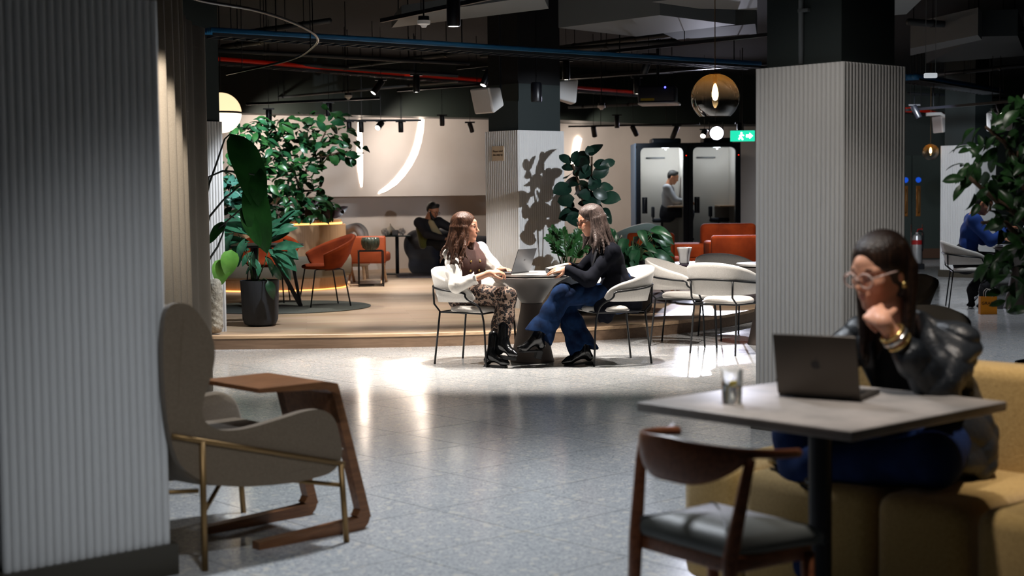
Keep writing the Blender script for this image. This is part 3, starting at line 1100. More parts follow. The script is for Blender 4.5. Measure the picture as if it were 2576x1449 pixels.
def sdf_mesh(prims, vox=0.006, disp=None):
    lo, hi = np.full(3, 1e9), np.full(3, -1e9)
    for p in prims:
        if p['sub']:
            continue
        if p['t'] == 'c':
            r = max(p['ra'], p['rb'])
            l_, h_ = np.minimum(p['a'], p['b']) - r, np.maximum(p['a'], p['b']) + r
        else:
            r = p['r'].max()
            l_, h_ = p['c'] - r, p['c'] + r
        lo, hi = np.minimum(lo, l_), np.maximum(hi, h_)
    lo -= 0.03
    hi += 0.03
    n = np.ceil((hi - lo) / vox).astype(int) + 1
    F = np.full(n, 1.0, dtype=np.float32)
    ax = [lo[i] + vox * np.arange(n[i], dtype=np.float32) for i in range(3)]
    for p in prims:
        k = p['k']
        if p['t'] == 'c':
            m = max(p['ra'], p['rb']) + k + 3 * vox
            l_, h_ = np.minimum(p['a'], p['b']) - m, np.maximum(p['a'], p['b']) + m
        else:
            m = p['r'].max() + k + 3 * vox
            l_, h_ = p['c'] - m, p['c'] + m
        i0 = np.clip(np.floor((l_ - lo) / vox).astype(int), 0, n - 1)
        i1 = np.clip(np.ceil((h_ - lo) / vox).astype(int) + 1, 1, n)
        if (i1 <= i0).any():
            continue
        X = ax[0][i0[0]:i1[0]][:, None, None].astype(np.float32)
        Y = ax[1][i0[1]:i1[1]][None, :, None].astype(np.float32)
        Z = ax[2][i0[2]:i1[2]][None, None, :].astype(np.float32)
        if p['t'] == 'c':
            x, y, z = X - p['a'][0], Y - p['a'][1], Z - p['a'][2]
            ab = p['b'] - p['a']
            L2 = max(float(ab @ ab), 1e-9)
            t = np.clip((x * ab[0] + y * ab[1] + z * ab[2]) / L2, 0, 1)
            dx, dy, dz = x - t * ab[0], y - t * ab[1], z - t * ab[2]
            if p['fl'] is not None:
                w, f = V3(p['fl'][0]), p['fl'][1]
                w = w / np.linalg.norm(w)
                q = (dx * w[0] + dy * w[1] + dz * w[2]) * (1 / f - 1)
                dx, dy, dz = dx + q * w[0], dy + q * w[1], dz + q * w[2]
            d = np.sqrt(dx * dx + dy * dy + dz * dz) - (p['ra'] + t * (p['rb'] - p['ra']))
        else:
            x, y, z = X - p['c'][0], Y - p['c'][1], Z - p['c'][2]
            if p['R'] is not None:
                R = p['R']
                x, y, z = (R[0, 0] * x + R[1, 0] * y + R[2, 0] * z, R[0, 1] * x + R[1, 1] * y + R[2, 1] * z, R[0, 2] * x + R[1, 2] * y + R[2, 2] * z)
            r = p['r']
            k0 = np.sqrt((x / r[0]) ** 2 + (y / r[1]) ** 2 + (z / r[2]) ** 2)
            k1 = np.sqrt((x / r[0] ** 2) ** 2 + (y / r[1] ** 2) ** 2 + (z / r[2] ** 2) ** 2)
            d = np.where(k0 < 1e-4, -r.min(), k0 * (k0 - 1) / np.maximum(k1, 1e-6))
        S = F[i0[0]:i1[0], i0[1]:i1[1], i0[2]:i1[2]]
        if p['sub']:
            d = -d
            h = np.clip(0.5 - 0.5 * (S - d) / k, 0, 1)
            S[...] = S + (d - S) * h + k * h * (1 - h)
        else:
            h = np.clip(0.5 + 0.5 * (d - S) / k, 0, 1)
            S[...] = d + (S - d) * h - k * h * (1 - h)
    if disp is not None:
        near = np.abs(F) < 0.05
        I = np.nonzero(near)
        pts = np.stack([ax[i][I[i]] for i in range(3)], 1)
        F[I] += disp(pts)
    # surface nets
    ins = F < 0
    c = np.zeros(np.array(F.shape) - 1, dtype=np.int8)
    for a in (0, 1):
        for b in (0, 1):
            for d in (0, 1):
                c += ins[a:ins.shape[0] - 1 + a, b:ins.shape[1] - 1 + b, d:ins.shape[2] - 1 + d]
    act = (c > 0) & (c < 8)
    cell = np.stack(np.nonzero(act), 1)
    idx = np.full(act.shape, -1, dtype=np.int32)
    idx[act] = np.arange(len(cell))
    acc = np.zeros((len(cell), 3))
    cnt = np.zeros(len(cell))
    corners = [(a, b, d) for a in (0, 1) for b in (0, 1) for d in (0, 1)]
    val = {q: F[cell[:, 0] + q[0], cell[:, 1] + q[1], cell[:, 2] + q[2]] for q in corners}
    for q in corners:
        for axs in range(3):
            if q[axs] == 0:
                q2 = list(q)
                q2[axs] = 1
                v0, v1 = val[q], val[tuple(q2)]
                m = (v0 < 0) != (v1 < 0)
                t = np.where(m, v0 / np.where(m, v0 - v1, 1), 0)
                pt = np.tile(np.array(q, dtype=float), (len(cell), 1))
                pt[:, axs] = t
                acc[m] += pt[m]
                cnt[m] += 1
    verts = lo + (cell + acc / cnt[:, None]) * vox
    quads = []
    for axs in range(3):
        s0 = [slice(None)] * 3
        s1 = [slice(None)] * 3
        s0[axs], s1[axs] = slice(0, -1), slice(1, None)
        A, B = ins[tuple(s0)], ins[tuple(s1)]
        e = np.stack(np.nonzero(A != B), 1)
        o1, o2 = [(1, 2), (2, 0), (0, 1)][axs]
        ok = (e[:, o1] > 0) & (e[:, o2] > 0) & (e[:, o1] < F.shape[o1] - 1) & (e[:, o2] < F.shape[o2] - 1)
        e = e[ok]
        sg = A[e[:, 0], e[:, 1], e[:, 2]]
        def cellid(d1, d2):
            q = e.copy()
            q[:, o1] += d1
            q[:, o2] += d2
            return idx[q[:, 0], q[:, 1], q[:, 2]]
        q = np.stack([cellid(-1, -1), cellid(0, -1), cellid(0, 0), cellid(-1, 0)], 1)
        q[~sg] = q[~sg][:, ::-1]
        quads.append(q)
    quads = np.concatenate(quads)
    quads = quads[(quads >= 0).all(1)]
    return verts, quads


def np_object(name, verts, quads, material, parent, smooth_it=1):
    if smooth_it:
        # light Laplacian smoothing along the edges
        for _ in range(smooth_it):
            acc = np.zeros_like(verts)
            cnt = np.zeros(len(verts))
            for a, b in ((0, 1), (1, 2), (2, 3), (3, 0)):
                np.add.at(acc, quads[:, a], verts[quads[:, b]])
                np.add.at(cnt, quads[:, a], 1)
            verts = 0.5 * verts + 0.5 * acc / np.maximum(cnt, 1)[:, None]
    me = bpy.data.meshes.new(name)
    me.vertices.add(len(verts))
    me.vertices.foreach_set('co', verts.astype(np.float32).ravel())
    me.loops.add(len(quads) * 4)
    me.loops.foreach_set('vertex_index', quads.astype(np.int32).ravel())
    me.polygons.add(len(quads))
    me.polygons.foreach_set('loop_start', np.arange(0, len(quads) * 4, 4, dtype=np.int32))
    me.polygons.foreach_set('use_smooth', np.ones(len(quads), dtype=bool))
    me.update(calc_edges=True)
    me.validate()
    me.materials.append(material)
    return link(name, me, parent)


def solid(name, prims, material, root, vox=0.006, disp=None, smooth_it=1):
    v, q = sdf_mesh(prims, vox, disp)
    return np_object(name, v - np.array(root.location), q, material, root, smooth_it)


def creases(amp, freq=30.0, seed=0, direction=(0.3, 0.5, 0.8)):
    rs = np.random.RandomState(seed)
    D = rs.normal(size=(6, 3))
    D /= np.linalg.norm(D, axis=1)[:, None]
    d0 = np.array(direction) / np.linalg.norm(direction)
    ph = rs.rand(6) * 6.28
    def f(p):
        w = 0.05 * np.sin(p @ D[0] * 9 + ph[0]) + 0.04 * np.sin(p @ D[1] * 15 + ph[1])
        a = 1 - 2 * np.abs(np.sin((p @ d0 + w) * freq * 0.5 + ph[2]))
        m_ = 0.35 + 0.65 * np.sin(p @ D[2] * 7 + ph[3]) ** 2
        b = 1 - 2 * np.abs(np.sin((p @ D[3] + w * 1.3) * freq * 0.35 + ph[4]))
        return (amp * (0.65 * a * m_ + 0.35 * b)).astype(np.float32)
    return f


def folds(amp, freq=38.0, seed=0, direction=(0.3, 0.5, 0.8)):
    rs = np.random.RandomState(seed)
    D = rs.normal(size=(6, 3))
    D /= np.linalg.norm(D, axis=1)[:, None]
    d0 = np.array(direction) / np.linalg.norm(direction)
    ph = rs.rand(6) * 6.28
    def f(p):
        w = 0.035 * np.sin(p @ D[0] * 11 + ph[0]) + 0.03 * np.sin(p @ D[1] * 14 + ph[1])
        a = np.sin((p @ d0 + w) * freq + ph[2]) * (0.5 + 0.5 * np.sin(p @ D[2] * 9 + ph[3]))
        b = np.sin((p @ D[3] + w) * freq * 0.6 + ph[4])
        return (amp * (0.6 * a + 0.4 * b)).astype(np.float32)
    return f


M_SKIN = mat('skin', (214, 160, 132), 0.5, noise=(9, (205, 146, 118)))
M_SKIN.node_tree.nodes['Principled BSDF'].inputs['Subsurface Weight'].default_value = 0.15
M_SKIN.node_tree.nodes['Principled BSDF'].inputs['Subsurface Radius'].default_value = (0.02, 0.008, 0.004)
M_SKIN2 = mat('skin_olive', (178, 122, 90), 0.5, noise=(9, (164, 108, 80)))
M_LIP = mat('lips', (168, 86, 80), 0.4)
M_EYEW = mat('eye_white', (225, 220, 214), 0.2)
M_IRIS = mat('iris', (40, 26, 18), 0.2)
M_BROW = mat('brow', (46, 30, 22), 0.8)


def frame(fwd, up=(0, 0, 1)):
    f = Vector(fwd).normalized()
    u = Vector(up)
    u = (u - f * u.dot(f)).normalized()
    l = u.cross(f)
    return Matrix(((f.x, l.x, u.x), (f.y, l.y, u.y), (f.z, l.z, u.z)))


def head_prims(c, R, s=1.0, male=False):
    def T(x, y, z):
        return Vector(c) + R @ (Vector((x, y, z)) * s)
    Rn = np.array(R)
    j = 1.12 if male else 1.0
    pr = [EL(T(-0.014, 0, 0.036), (0.097 * s, 0.076 * s, 0.084 * s), Rn, 0.01),
          EL(T(0.026, 0, -0.016), (0.064 * s, 0.060 * s, 0.085 * s), Rn, 0.03 * s),
          EL(T(0.068, 0, -0.098), (0.021 * s * j, 0.021 * s * j, 0.017 * s), Rn, 0.025 * s),
          EL(T(0.066, 0, -0.058), (0.028 * s, 0.030 * s, 0.030 * s), Rn, 0.02 * s),
          CN(T(0.072, 0, 0.045), T(0.080, 0, 0.020), 0.02 * s, 0.012 * s, 0.02 * s)]
    for y in (-1, 1):
        pr += [CN(T(-0.012, y * 0.046, -0.045), T(0.055, y * 0.013, -0.097), 0.022 * s * j, 0.017 * s, 0.025 * s),
               CN(T(0.080, y * 0.010, 0.024), T(0.066, y * 0.046, 0.022), 0.011 * s, 0.010 * s, 0.012 * s),
               EL(T(0.060, y * 0.040, -0.022), 0.021 * s, None, 0.02 * s),
               EL(T(-0.016, y * 0.077, -0.008), (0.017 * s, 0.008 * s, 0.031 * s), Rn, 0.008 * s)]
    pr += [EL(T(0.091, y * 0.030, 0.003), 0.0130 * s, None, 0.010 * s, sub=True) for y in (-1, 1)]
    pr += [CN(T(0.086, 0, 0.014), T(0.109, 0, -0.026), 0.0075 * s, 0.0105 * s, 0.010 * s),
           EL(T(0.098, 0.010, -0.032), 0.0075 * s, None, 0.006 * s), EL(T(0.098, -0.010, -0.032), 0.0075 * s, None, 0.006 * s),
           CN(T(0.088, -0.012, -0.055), T(0.088, 0.012, -0.055), 0.0075 * s, None, 0.010 * s),
           CN(T(0.086, -0.010, -0.066), T(0.086, 0.010, -0.066), 0.0080 * s, None, 0.010 * s)]
    return pr, T


def face_bits(T, R, root, s=1.0, smile=False):
    off = Vector(root.location)
    for y in (-1, 1):
        e = MB().ball(T(0.0715, y * 0.030, 0.003) - off, 0.0120 * s, 14, 10).build('eye', M_EYEW, root, True)
        MB().ball(T(0.0790, y * 0.0302, 0.0025) - off, 0.0060 * s, 10, 8).build('iris', M_IRIS, e, True)
        MB().tube([T(0.0760, y * 0.0175, 0.0062) - off, T(0.0840, y * 0.029, 0.0105) - off, T(0.0740, y * 0.0435, 0.0065) - off], [0.0022 * s, 0.0034 * s, 0.0018 * s], 6).build('eyelid', M_BROW if not smile else M_BROW, root, True)
        MB().tube([T(0.0885, y * 0.012, 0.026) - off, T(0.0855, y * 0.030, 0.031) - off, T(0.072, y * 0.049, 0.026) - off], [0.0028 * s, 0.0034 * s, 0.0016 * s], 6).build('eyebrow', M_BROW, root, True)
    w = 0.021 if not smile else 0.026
    up = 0.006 if smile else 0.0
    lp = MB()
    lp.tube([T(0.084, -w, -0.060 + up) - off, T(0.0950, -0.008, -0.0560) - off, T(0.0960, 0, -0.0573) - off, T(0.0950, 0.008, -0.0560) - off, T(0.084, w, -0.060 + up) - off], [0.001, 0.0036 * s, 0.0036 * s, 0.0036 * s, 0.001], 6)
    lp.tube([T(0.084, -w, -0.061 + up) - off, T(0.0938, -0.008, -0.0645) - off, T(0.0944, 0, -0.0650) - off, T(0.0938, 0.008, -0.0645) - off, T(0.084, w, -0.061 + up) - off], [0.001, 0.0042 * s, 0.0045 * s, 0.0042 * s, 0.001], 6)
    lp.build('lips', M_LIP, root, True)
    if smile:
        MB().tube([T(0.0910, -w * 0.7, -0.0590) - off, T(0.0980, 0, -0.0610) - off, T(0.0910, w * 0.7, -0.0590) - off], [0.001, 0.0026, 0.001], 6).build('teeth', M_EYEW, root, True)


def glasses(T, root, s=1.0, m=None, r=0.024, thick=0.0022, lens=None):
    off = Vector(root.location)
    t = bpy.data.objects.new('glasses', None)
    COL.objects.link(t)
    t.parent = root
    m = m or M_PRINT
    for y in (-1, 1):
        ring = []
        for k in range(21):
            a = 2 * PI * k / 20
            ring.append(T(0.106 - 0.10 * abs(math.cos(a) * r + 0.0) * (1 if math.cos(a) > 0 else 0.3), y * (0.032 + r * 1.08 * math.cos(a)), -0.002 + r * 0.92 * math.sin(a)) - off)
        MB().tube(ring, thick, 6, cap=False).build('rim', m, t, True)
        if lens:
            MB().add([p for p in ring[:-1]], [tuple(range(20))]).build('lens', lens, t)
        MB().tube([T(0.097, y * 0.058, 0.006) - off, T(0.03, y * 0.080, 0.008) - off, T(-0.02, y * 0.081, 0.004) - off], thick, 6).build('temple', m, t, True)
    MB().tube([T(0.107, -0.009, 0.002) - off, T(0.112, 0, 0.004) - off, T(0.107, 0.009, 0.002) - off], thick, 6).build('bridge', m, t, True)
    return t


def hand_prims(wrist, direction, normal, side, curl=(0.5, 0.6, 0.4), spread=0.10, s=1.0, thumb=0.7, curls=None):
    """direction: along the hand; normal: out of the back of the hand; side +1: thumb towards (normal x direction)"""
    d = Vector(direction).normalized()
    n = Vector(normal)
    n = (n - d * n.dot(d)).normalized()
    t = n.cross(d) * side                # towards the thumb
    w = Vector(wrist)
    pr = [CN(w - d * 0.01, w + d * 0.03 * s, 0.021 * s, 0.023 * s, 0.02)]
    kn = []
    for i in range(4):
        off = (0.030 - 0.0195 * i) * s
        kp = w + d * (0.088 - 0.004 * abs(i - 1.3) ** 1.5) * s + t * off + n * (0.003 - 0.002 * abs(i - 1.5)) * s
        kn.append(kp)
        pr.append(CN(w + d * 0.022 * s + t * off * 0.55, kp, 0.0135 * s, 0.0105 * s, 0.012))
    lens = [(0.040, 0.024, 0.020), (0.045, 0.027, 0.021), (0.041, 0.025, 0.021), (0.032, 0.019, 0.018)]
    for i in range(4):
        cu = curls[i] if curls else curl
        ang = 0.0
        p = kn[i]
        dirv = (d + t * spread * (1.5 - i) * 0.6).normalized()
        r = [0.0098, 0.0088, 0.0080, 0.0070]
        for sgm in range(3):
            ang += cu[sgm]
            q = p + (dirv * math.cos(ang) - n * math.sin(ang)) * lens[i][sgm] * s
            pr.append(CN(p, q, r[sgm] * s * (0.92 if i == 3 else 1), r[sgm + 1] * s * (0.92 if i == 3 else 1), 0.003))
            p = q
    b = w + d * 0.018 * s + t * 0.018 * s - n * 0.004 * s
    m1 = b + (d * 0.62 + t * thumb - n * 0.35).normalized() * 0.042 * s
    m2 = m1 + (d * 0.88 + t * (thumb - 0.45) - n * 0.45).normalized() * 0.032 * s
    m3 = m2 + (d * 0.95 + t * (thumb - 0.75) - n * 0.4).normalized() * 0.025 * s
    pr += [CN(b, m1, 0.0155 * s, 0.0115 * s, 0.012), CN(m1, m2, 0.0110 * s, 0.0098 * s, 0.003), CN(m2, m3, 0.0096 * s, 0.0078 * s, 0.003)]
    return pr


def trunk_prims(J, k=0.05, grow=0.0, fwd=None, bust=True, waist=0.105, w=1.0):
    f = Vector(J['fwd']).normalized()
    fl = (f, 0.74)
    pel, chest, neck = Vector(J['pelvis']), Vector(J['chest']), Vector(J['neck'])
    sl, sr = Vector(J['shL']), Vector(J['shR'])
    mid = pel.lerp(chest, 0.5)
    pr = [CN(pel, mid, (0.150 + grow) * w, (waist + 0.012 + grow) * w, k, fl), CN(mid, chest, (waist + 0.012 + grow) * w, (0.128 + grow) * w, k, fl),
          CN(chest, neck - (neck - chest) * 0.3, (0.122 + grow) * w, 0.07 + grow, k, fl),
          CN(sl, sr, 0.048 + grow, None, k), CN(sl, chest, 0.05 + grow, 0.08 + grow, k), CN(sr, chest, 0.05 + grow, 0.08 + grow, k)]
    if bust:
        side = (sl - sr).normalized()
        for q in (-1, 1):
            pr.append(EL(chest + side * 0.065 * q + f * 0.055 - Vector((0, 0, 0.035)), 0.062 + grow, None, 0.05))
    return pr


def limb(J, a, b, c, r, k=0.02, grow=0.0):
    return CH([J[a], J[b], J[c]], [x + grow for x in r], k)


def body_prims(J, male=False):
    arm = (0.046, 0.036, 0.025) if not male else (0.054, 0.042, 0.030)
    leg = (0.080, 0.055, 0.038) if not male else (0.085, 0.058, 0.042)
    pr = trunk_prims(J, bust=not male)
    for s_ in 'LR':
        pr += limb(J, 'sh' + s_, 'el' + s_, 'wr' + s_, arm, 0.03)
        pr += limb(J, 'hip' + s_, 'kn' + s_, 'an' + s_, leg, 0.03)
        pr += [CN(J['an' + s_], Vector(J['an' + s_]).lerp(Vector(J['toe' + s_]), 0.3), 0.03, 0.02, 0.02)]
    pr += [CN(Vector(J['neck']) - Vector((0, 0, 0.03)), Vector(J['head']) + J['HR'] @ Vector((-0.022, 0, -0.055)), 0.054 if not male else 0.06, 0.047 if not male else 0.056, 0.025)]
    return pr


def boot(name, an, toe, root, m, heel=0.0, shaft=0.16, wide=1.0, sole_m=None, lug=False, up=(0, 0, 1)):
    """ankle boot from ankle to toe tip; up is the shin direction"""
    an, toe, up = Vector(an), Vector(toe), Vector(up).normalized()
    d = (toe - an)
    d = (d - up * d.dot(up))
    L = d.length
    d.normalize()
    base = an - up * 0.055
    tp = toe
    heelp = base - d * 0.045
    pr = [CN(an + up * shaft, an, 0.050 * wide, 0.045 * wide, 0.02), CN(an, heelp + up * 0.005, 0.046 * wide, 0.036 * wide, 0.03),
          CN(an + d * 0.02 - up * 0.02, tp - d * 0.06 + up * 0.012, 0.042 * wide, 0.032 * wide, 0.03), CN(tp - d * 0.06 + up * 0.006, tp - d * 0.012, 0.032 * wide, 0.016 * wide, 0.03)]
    o = solid(name, pr, m, root, 0.006)
    off = Vector(root.location)
    side = up.cross(d)
    sm = sole_m or m
    mb = MB()
    outline = []
    bottom0 = heelp - up * 0.030
    bottom1 = tp - up * 0.022
    for f, w_ in ((0.0, 0.022), (0.06, 0.034), (0.3, 0.034), (0.62, 0.042), (0.85, 0.034), (0.97, 0.018)):
        outline.append((bottom0.lerp(bottom1, f) - d * 0.02, w_ * wide))
    poly = [c - off + side * w for c, w in outline] + [c - off - side * w for c, w in outline[::-1]]
    th = 0.026 if lug else 0.012
    mb.extrude(poly, up * -th)
    mb.build('sole', sm, o)
    if heel:
        hp = heelp - off - up * 0.034
        R_ = frame(d, up)
        MB().box(hp - up * heel / 2, (0.055, 0.056, heel), rot=R_, bev=0.006).build('heel', sm, o)
    elif lug:
        hp = heelp - off - up * 0.055
        MB().box(hp + d * 0.02, (0.075, 0.074, 0.02), rot=frame(d, up), bev=0.004).build('heel', sm, o)
    return o


def leopard():
    m = mat('leopard_print', (176, 140, 112), 0.8)
    nt = m.node_tree
    tc = nt.nodes.new('ShaderNodeTexCoord')
    nz = nt.nodes.new('ShaderNodeTexNoise')
    nz.inputs['Scale'].default_value = 30
    mxv = nt.nodes.new('ShaderNodeMix')
    mxv.data_type = 'VECTOR'
    mxv.inputs['Factor'].default_value = 0.035
    nt.links.new(tc.outputs['Object'], nz.inputs['Vector'])
    nt.links.new(tc.outputs['Object'], mxv.inputs[4])
    nt.links.new(nz.outputs['Color'], mxv.inputs[5])
    v = nt.nodes.new('ShaderNodeTexVoronoi')
    v.inputs['Scale'].default_value = 36
    nt.links.new(mxv.outputs[1], v.inputs['Vector'])
    r = nt.nodes.new('ShaderNodeValToRGB')
    r.color_ramp.interpolation = 'CONSTANT'
    e = r.color_ramp.elements
    e[0].position, e[0].color = 0.0, (*lin((104, 70, 52)), 1)
    e[1].position, e[1].color = 0.24, (*lin((20, 15, 16)), 1)
    q = e.new(0.56)
    q.color = (*lin((146, 122, 106)), 1)
    nt.links.new(v.outputs['Distance'], r.inputs['Fac'])
    nt.links.new(r.outputs['Color'], nt.nodes['Principled BSDF'].inputs['Base Color'])
    return m


def denim(name, rgb, rgb2):
    return mat(name, rgb, 0.9, noise=(14, rgb2, 6), bump=(400, 0.25), spec=0.15)


def hair_mat(name, a, b):
    m = mat(name, a, 0.36)
    nt = m.node_tree
    tc = nt.nodes.new('ShaderNodeTexCoord')
    mp = nt.nodes.new('ShaderNodeMapping')
    mp.inputs['Scale'].default_value = (110, 110, 2.5)
    n = nt.nodes.new('ShaderNodeTexNoise')
    n.inputs['Scale'].default_value = 1.6
    n.inputs['Detail'].default_value = 3
    n.inputs['Distortion'].default_value = 0.25
    r = nt.nodes.new('ShaderNodeValToRGB')
    r.color_ramp.elements[0].position, r.color_ramp.elements[1].position = 0.35, 0.68
    r.color_ramp.elements[0].color, r.color_ramp.elements[1].color = (*lin(a), 1), (*lin(b), 1)
    bp = nt.nodes.new('ShaderNodeBump')
    bp.inputs['Strength'].default_value = 0.7
    bp.inputs['Distance'].default_value = 0.006
    nt.links.new(tc.outputs['Object'], mp.inputs['Vector'])
    nt.links.new(mp.outputs['Vector'], n.inputs['Vector'])
    nt.links.new(n.outputs['Fac'], r.inputs['Fac'])
    nt.links.new(n.outputs['Fac'], bp.inputs['Height'])
    nt.links.new(r.outputs['Color'], nt.nodes['Principled BSDF'].inputs['Base Color'])
    nt.links.new(bp.outputs['Normal'], nt.nodes['Principled BSDF'].inputs['Normal'])
    return m


def long_hair(name, T, R, root, m, s, ends, vox=0.006, wave=0.012, seed=1, front=0.2, locks=26, rad=0.02, cap_pull=0.0):
    """cap over the skull plus locks that fall to `ends` (list of (azimuth_deg, length, flare))"""
    rs = random.Random(seed)
    Rn = np.array(R)
    pr = [EL(T(-0.022, 0, 0.042), (0.108 * s, 0.088 * s, 0.094 * s), Rn, 0.01), EL(T(-0.045, 0, -0.02), (0.078 * s, 0.086 * s, 0.09 * s), Rn, 0.03),
          EL(T(0.128, 0, -0.025), (0.105 * s, 0.074 * s, 0.118 * s), Rn, 0.008, sub=True)]
    for i in range(locks):
        az, Ln, fl = ends(i / (locks - 1), rs)
        a = math.radians(az)
        p = T(0.06 * math.cos(a) - 0.02, 0.078 * math.sin(a), 0.075)
        pts = [p]
        q = T(0.096 * math.cos(a) - 0.018, 0.088 * math.sin(a), 0.0)
        pts.append(q)
        out = (q - T(-0.018, 0, 0.0))
        out.z = 0
        out.normalize()
        n = 12
        ph = rs.random() * 6.28
        tang = Vector((-out.y, out.x, 0))
        for k in range(1, n + 1):
            f = k / n
            pts.append(q + Vector((0, 0, -Ln * f)) + out * (fl * f ** 1.3 + wave * f * math.sin(ph + f * 6.5)) + tang * wave * f * math.cos(ph + f * 5.5))
        r0 = rad * (0.85 + 0.4 * rs.random())
        rr = [r0 * 0.7, r0] + [r0 * (1.0 - 0.72 * (k / n) ** 2.2) for k in range(1, n + 1)]
        pr += CH(pts, rr, 0.013)
    return solid(name, pr, m, root, vox)

# ------------------------------------------------------------------ woman in the brown waistcoat (left of the round table)
f1 = Vector((0.86, -0.50, 0)).normalized()
l1 = Vector((-f1.y, f1.x, 0))
pel = CL - f1 * 0.10 + Vector((0, 0, 0.585))
HR = frame((0.965, -0.22, -0.03))
head = Vector((-0.378, 12.16, 1.135))
J = dict(pelvis=pel, chest=pel + f1 * 0.03 + Vector((0, 0, 0.28)), neck=pel + f1 * 0.02 + Vector((0, 0, 0.415)), head=head, HR=HR, fwd=f1)
ch = J['neck'] - Vector((0, 0, 0.065))
l1h, f1h = l1, f1
f1 = Vector((0.66, -0.75, 0)).normalized()
l1 = Vector((-f1.y, f1.x, 0))
J['fwd'] = f1
J['shR'], J['shL'] = ch - l1 * 0.16 - Vector((0, 0, 0.005)), ch + l1 * 0.16 + Vector((0, 0, 0.005))
J['elR'], J['elL'] = Vector((-0.455, 11.97, 0.665)), Vector((-0.10, 12.42, 0.715))
J['wrR'], J['wrL'] = Vector((-0.185, 11.99, 0.765)), Vector((-0.085, 12.30, 0.775))
J['hipR'], J['hipL'] = pel - l1h * 0.085 - Vector((0, 0, 0.02)), pel + l1h * 0.085 - Vector((0, 0, 0.02))
J['knL'], J['knR'] = Vector((-0.055, 12.12, 0.535)), Vector((-0.035, 12.02, 0.575))
J['anR'], J['anL'] = Vector((-0.075, 11.93, 0.185)), Vector((-0.165, 11.97, 0.10))
J['toeR'], J['toeL'] = Vector((0.035, 11.80, 0.115)), Vector((-0.03, 11.84, 0.040))
w1 = thing('person', 'seated woman in a brown waistcoat, white blouse and leopard print trousers', 'person', (pel.x, pel.y, 0))
hp, T1 = head_prims(head, HR)
fist = [(0.75, 0.9, 0.5), (0.8, 0.95, 0.5), (0.85, 1.0, 0.5), (0.9, 1.0, 0.5)]
hands = hand_prims(J['wrR'], (0.9, 0.28, 0.12), (-0.25, -0.45, 0.86), -1, curls=[(0.5, 0.6, 0.4), (0.55, 0.65, 0.4), (0.6, 0.7, 0.4), (0.65, 0.7, 0.4)], s=0.98)
hands += hand_prims(J['wrL'], (0.75, -0.60, 0.02), (0.1, 0.35, 0.9), 1, curls=fist, s=0.95)
solid('body', body_prims(J) + hp + hands, M_SKIN, w1, 0.0045)
face_bits(T1, HR, w1)
MB().ball(T1(-0.012, -0.083, -0.035) - Vector(w1.location), 0.0055, 8, 6).build('earring', M_BRASS, w1, True)
M_BLOUSE = mat('white_blouse', (236, 230, 222), 0.85, noise=(20, (226, 219, 210)), bump=(120, 0.15))
bl = trunk_prims(J, grow=0.006)
for s_, (ra, rb, rc) in (('R', (0.056, 0.054, 0.046)), ('L', (0.056, 0.054, 0.044))):
    sh, el, wr = J['sh' + s_], J['el' + s_], J['wr' + s_]
    cuff = el.lerp(wr, 0.45)
    bl += CH([sh, sh.lerp(el, 0.6), el, cuff], [ra, rb + 0.004, rb, rc], 0.03)
nk = J['neck']
bl += [CN(nk + Vector((0, 0, -0.02)), nk + Vector((0, 0, 0.035)) + f1 * 0.012, 0.060, 0.058, 0.01)]
solid('blouse', bl, M_BLOUSE, w1, 0.005, creases(0.006, 75, 3, (0.5, 0.2, 0.85)))
for s_ in 'RL':
    el, wr = J['el' + s_], J['wr' + s_]
    c, d = el.lerp(wr, 0.47), (wr - el).normalized()
    R_ = frame(d, (0, 0, 1))
    rows = []
    for i in range(4):
        row = []
        for k in range(28):
            a = 2 * PI * k / 28
            rr = 0.040 + 0.0035 * i + (0.002 + 0.0016 * i) * math.sin(a * 7 + i)
            row.append(c - Vector(w1.location) + R_ @ Vector((0.012 * i + 0.004 * math.sin(a * 5), math.cos(a) * rr, math.sin(a) * rr)))
        rows.append(row)
    o = MB().grid(rows, closed_u=True).build('cuff_frill', M_BLOUSE, w1, True)
    o.modifiers.new('thick', 'SOLIDIFY').thickness = 0.003
M_VEST = mat('brown_waistcoat', (74, 48, 42), 0.8, noise=(40, (66, 42, 37)), bump=(300, 0.15))
vest = trunk_prims(J, grow=0.024)[:3]
side = l1
for q in (-1, 1):
    vest.append(EL(J['chest'] + side * 0.065 * q + f1 * 0.055 - Vector((0, 0, 0.040)), 0.074, None, 0.06))
    vest.append(CN(J['chest'] + side * 0.09 * q, nk - Vector((0, 0, 0.045)) + side * 0.088 * q, 0.085, 0.050, 0.05))
vest += [CN(nk - Vector((0, 0, 0.06)), nk - Vector((0, 0, 0.03)), 0.075, 0.064, 0.03)]
rows = []
for i in range(4):
    row = []
    for k in range(40):
        a = 2 * PI * k / 40
        rr = 0.058 + 0.004 * i + (0.002 + 0.0015 * i) * math.sin(a * 11 + i)
        row.append(nk - Vector(w1.location) + f1 * 0.012 + Vector((math.cos(a) * rr, math.sin(a) * rr, 0.012 + 0.013 * i + 0.003 * math.sin(a * 8))))
    rows.append(row)
frill = MB().grid(rows, closed_u=True).build('collar_frill', M_BLOUSE, w1, True)
frill.modifiers.new('thick', 'SOLIDIFY').thickness = 0.003
vest += [EL(pel + Vector((0, 0, -0.14)), (0.3, 0.3, 0.10), None, 0.004, sub=True), CN(nk + f1 * 0.05 - Vector((0, 0, 0.01)), nk + f1 * 0.14 - Vector((0, 0, 0.02)), 0.03, 0.035, 0.01, sub=True)]
vest_o = solid('waistcoat', vest, M_VEST, w1, 0.006, folds(0.002, 30, 5))
M_GOLD = mat('gold_button', (222, 190, 120), 0.25, 0.9)
loc0 = Vector(w1.location)
bpy.context.view_layer.update()
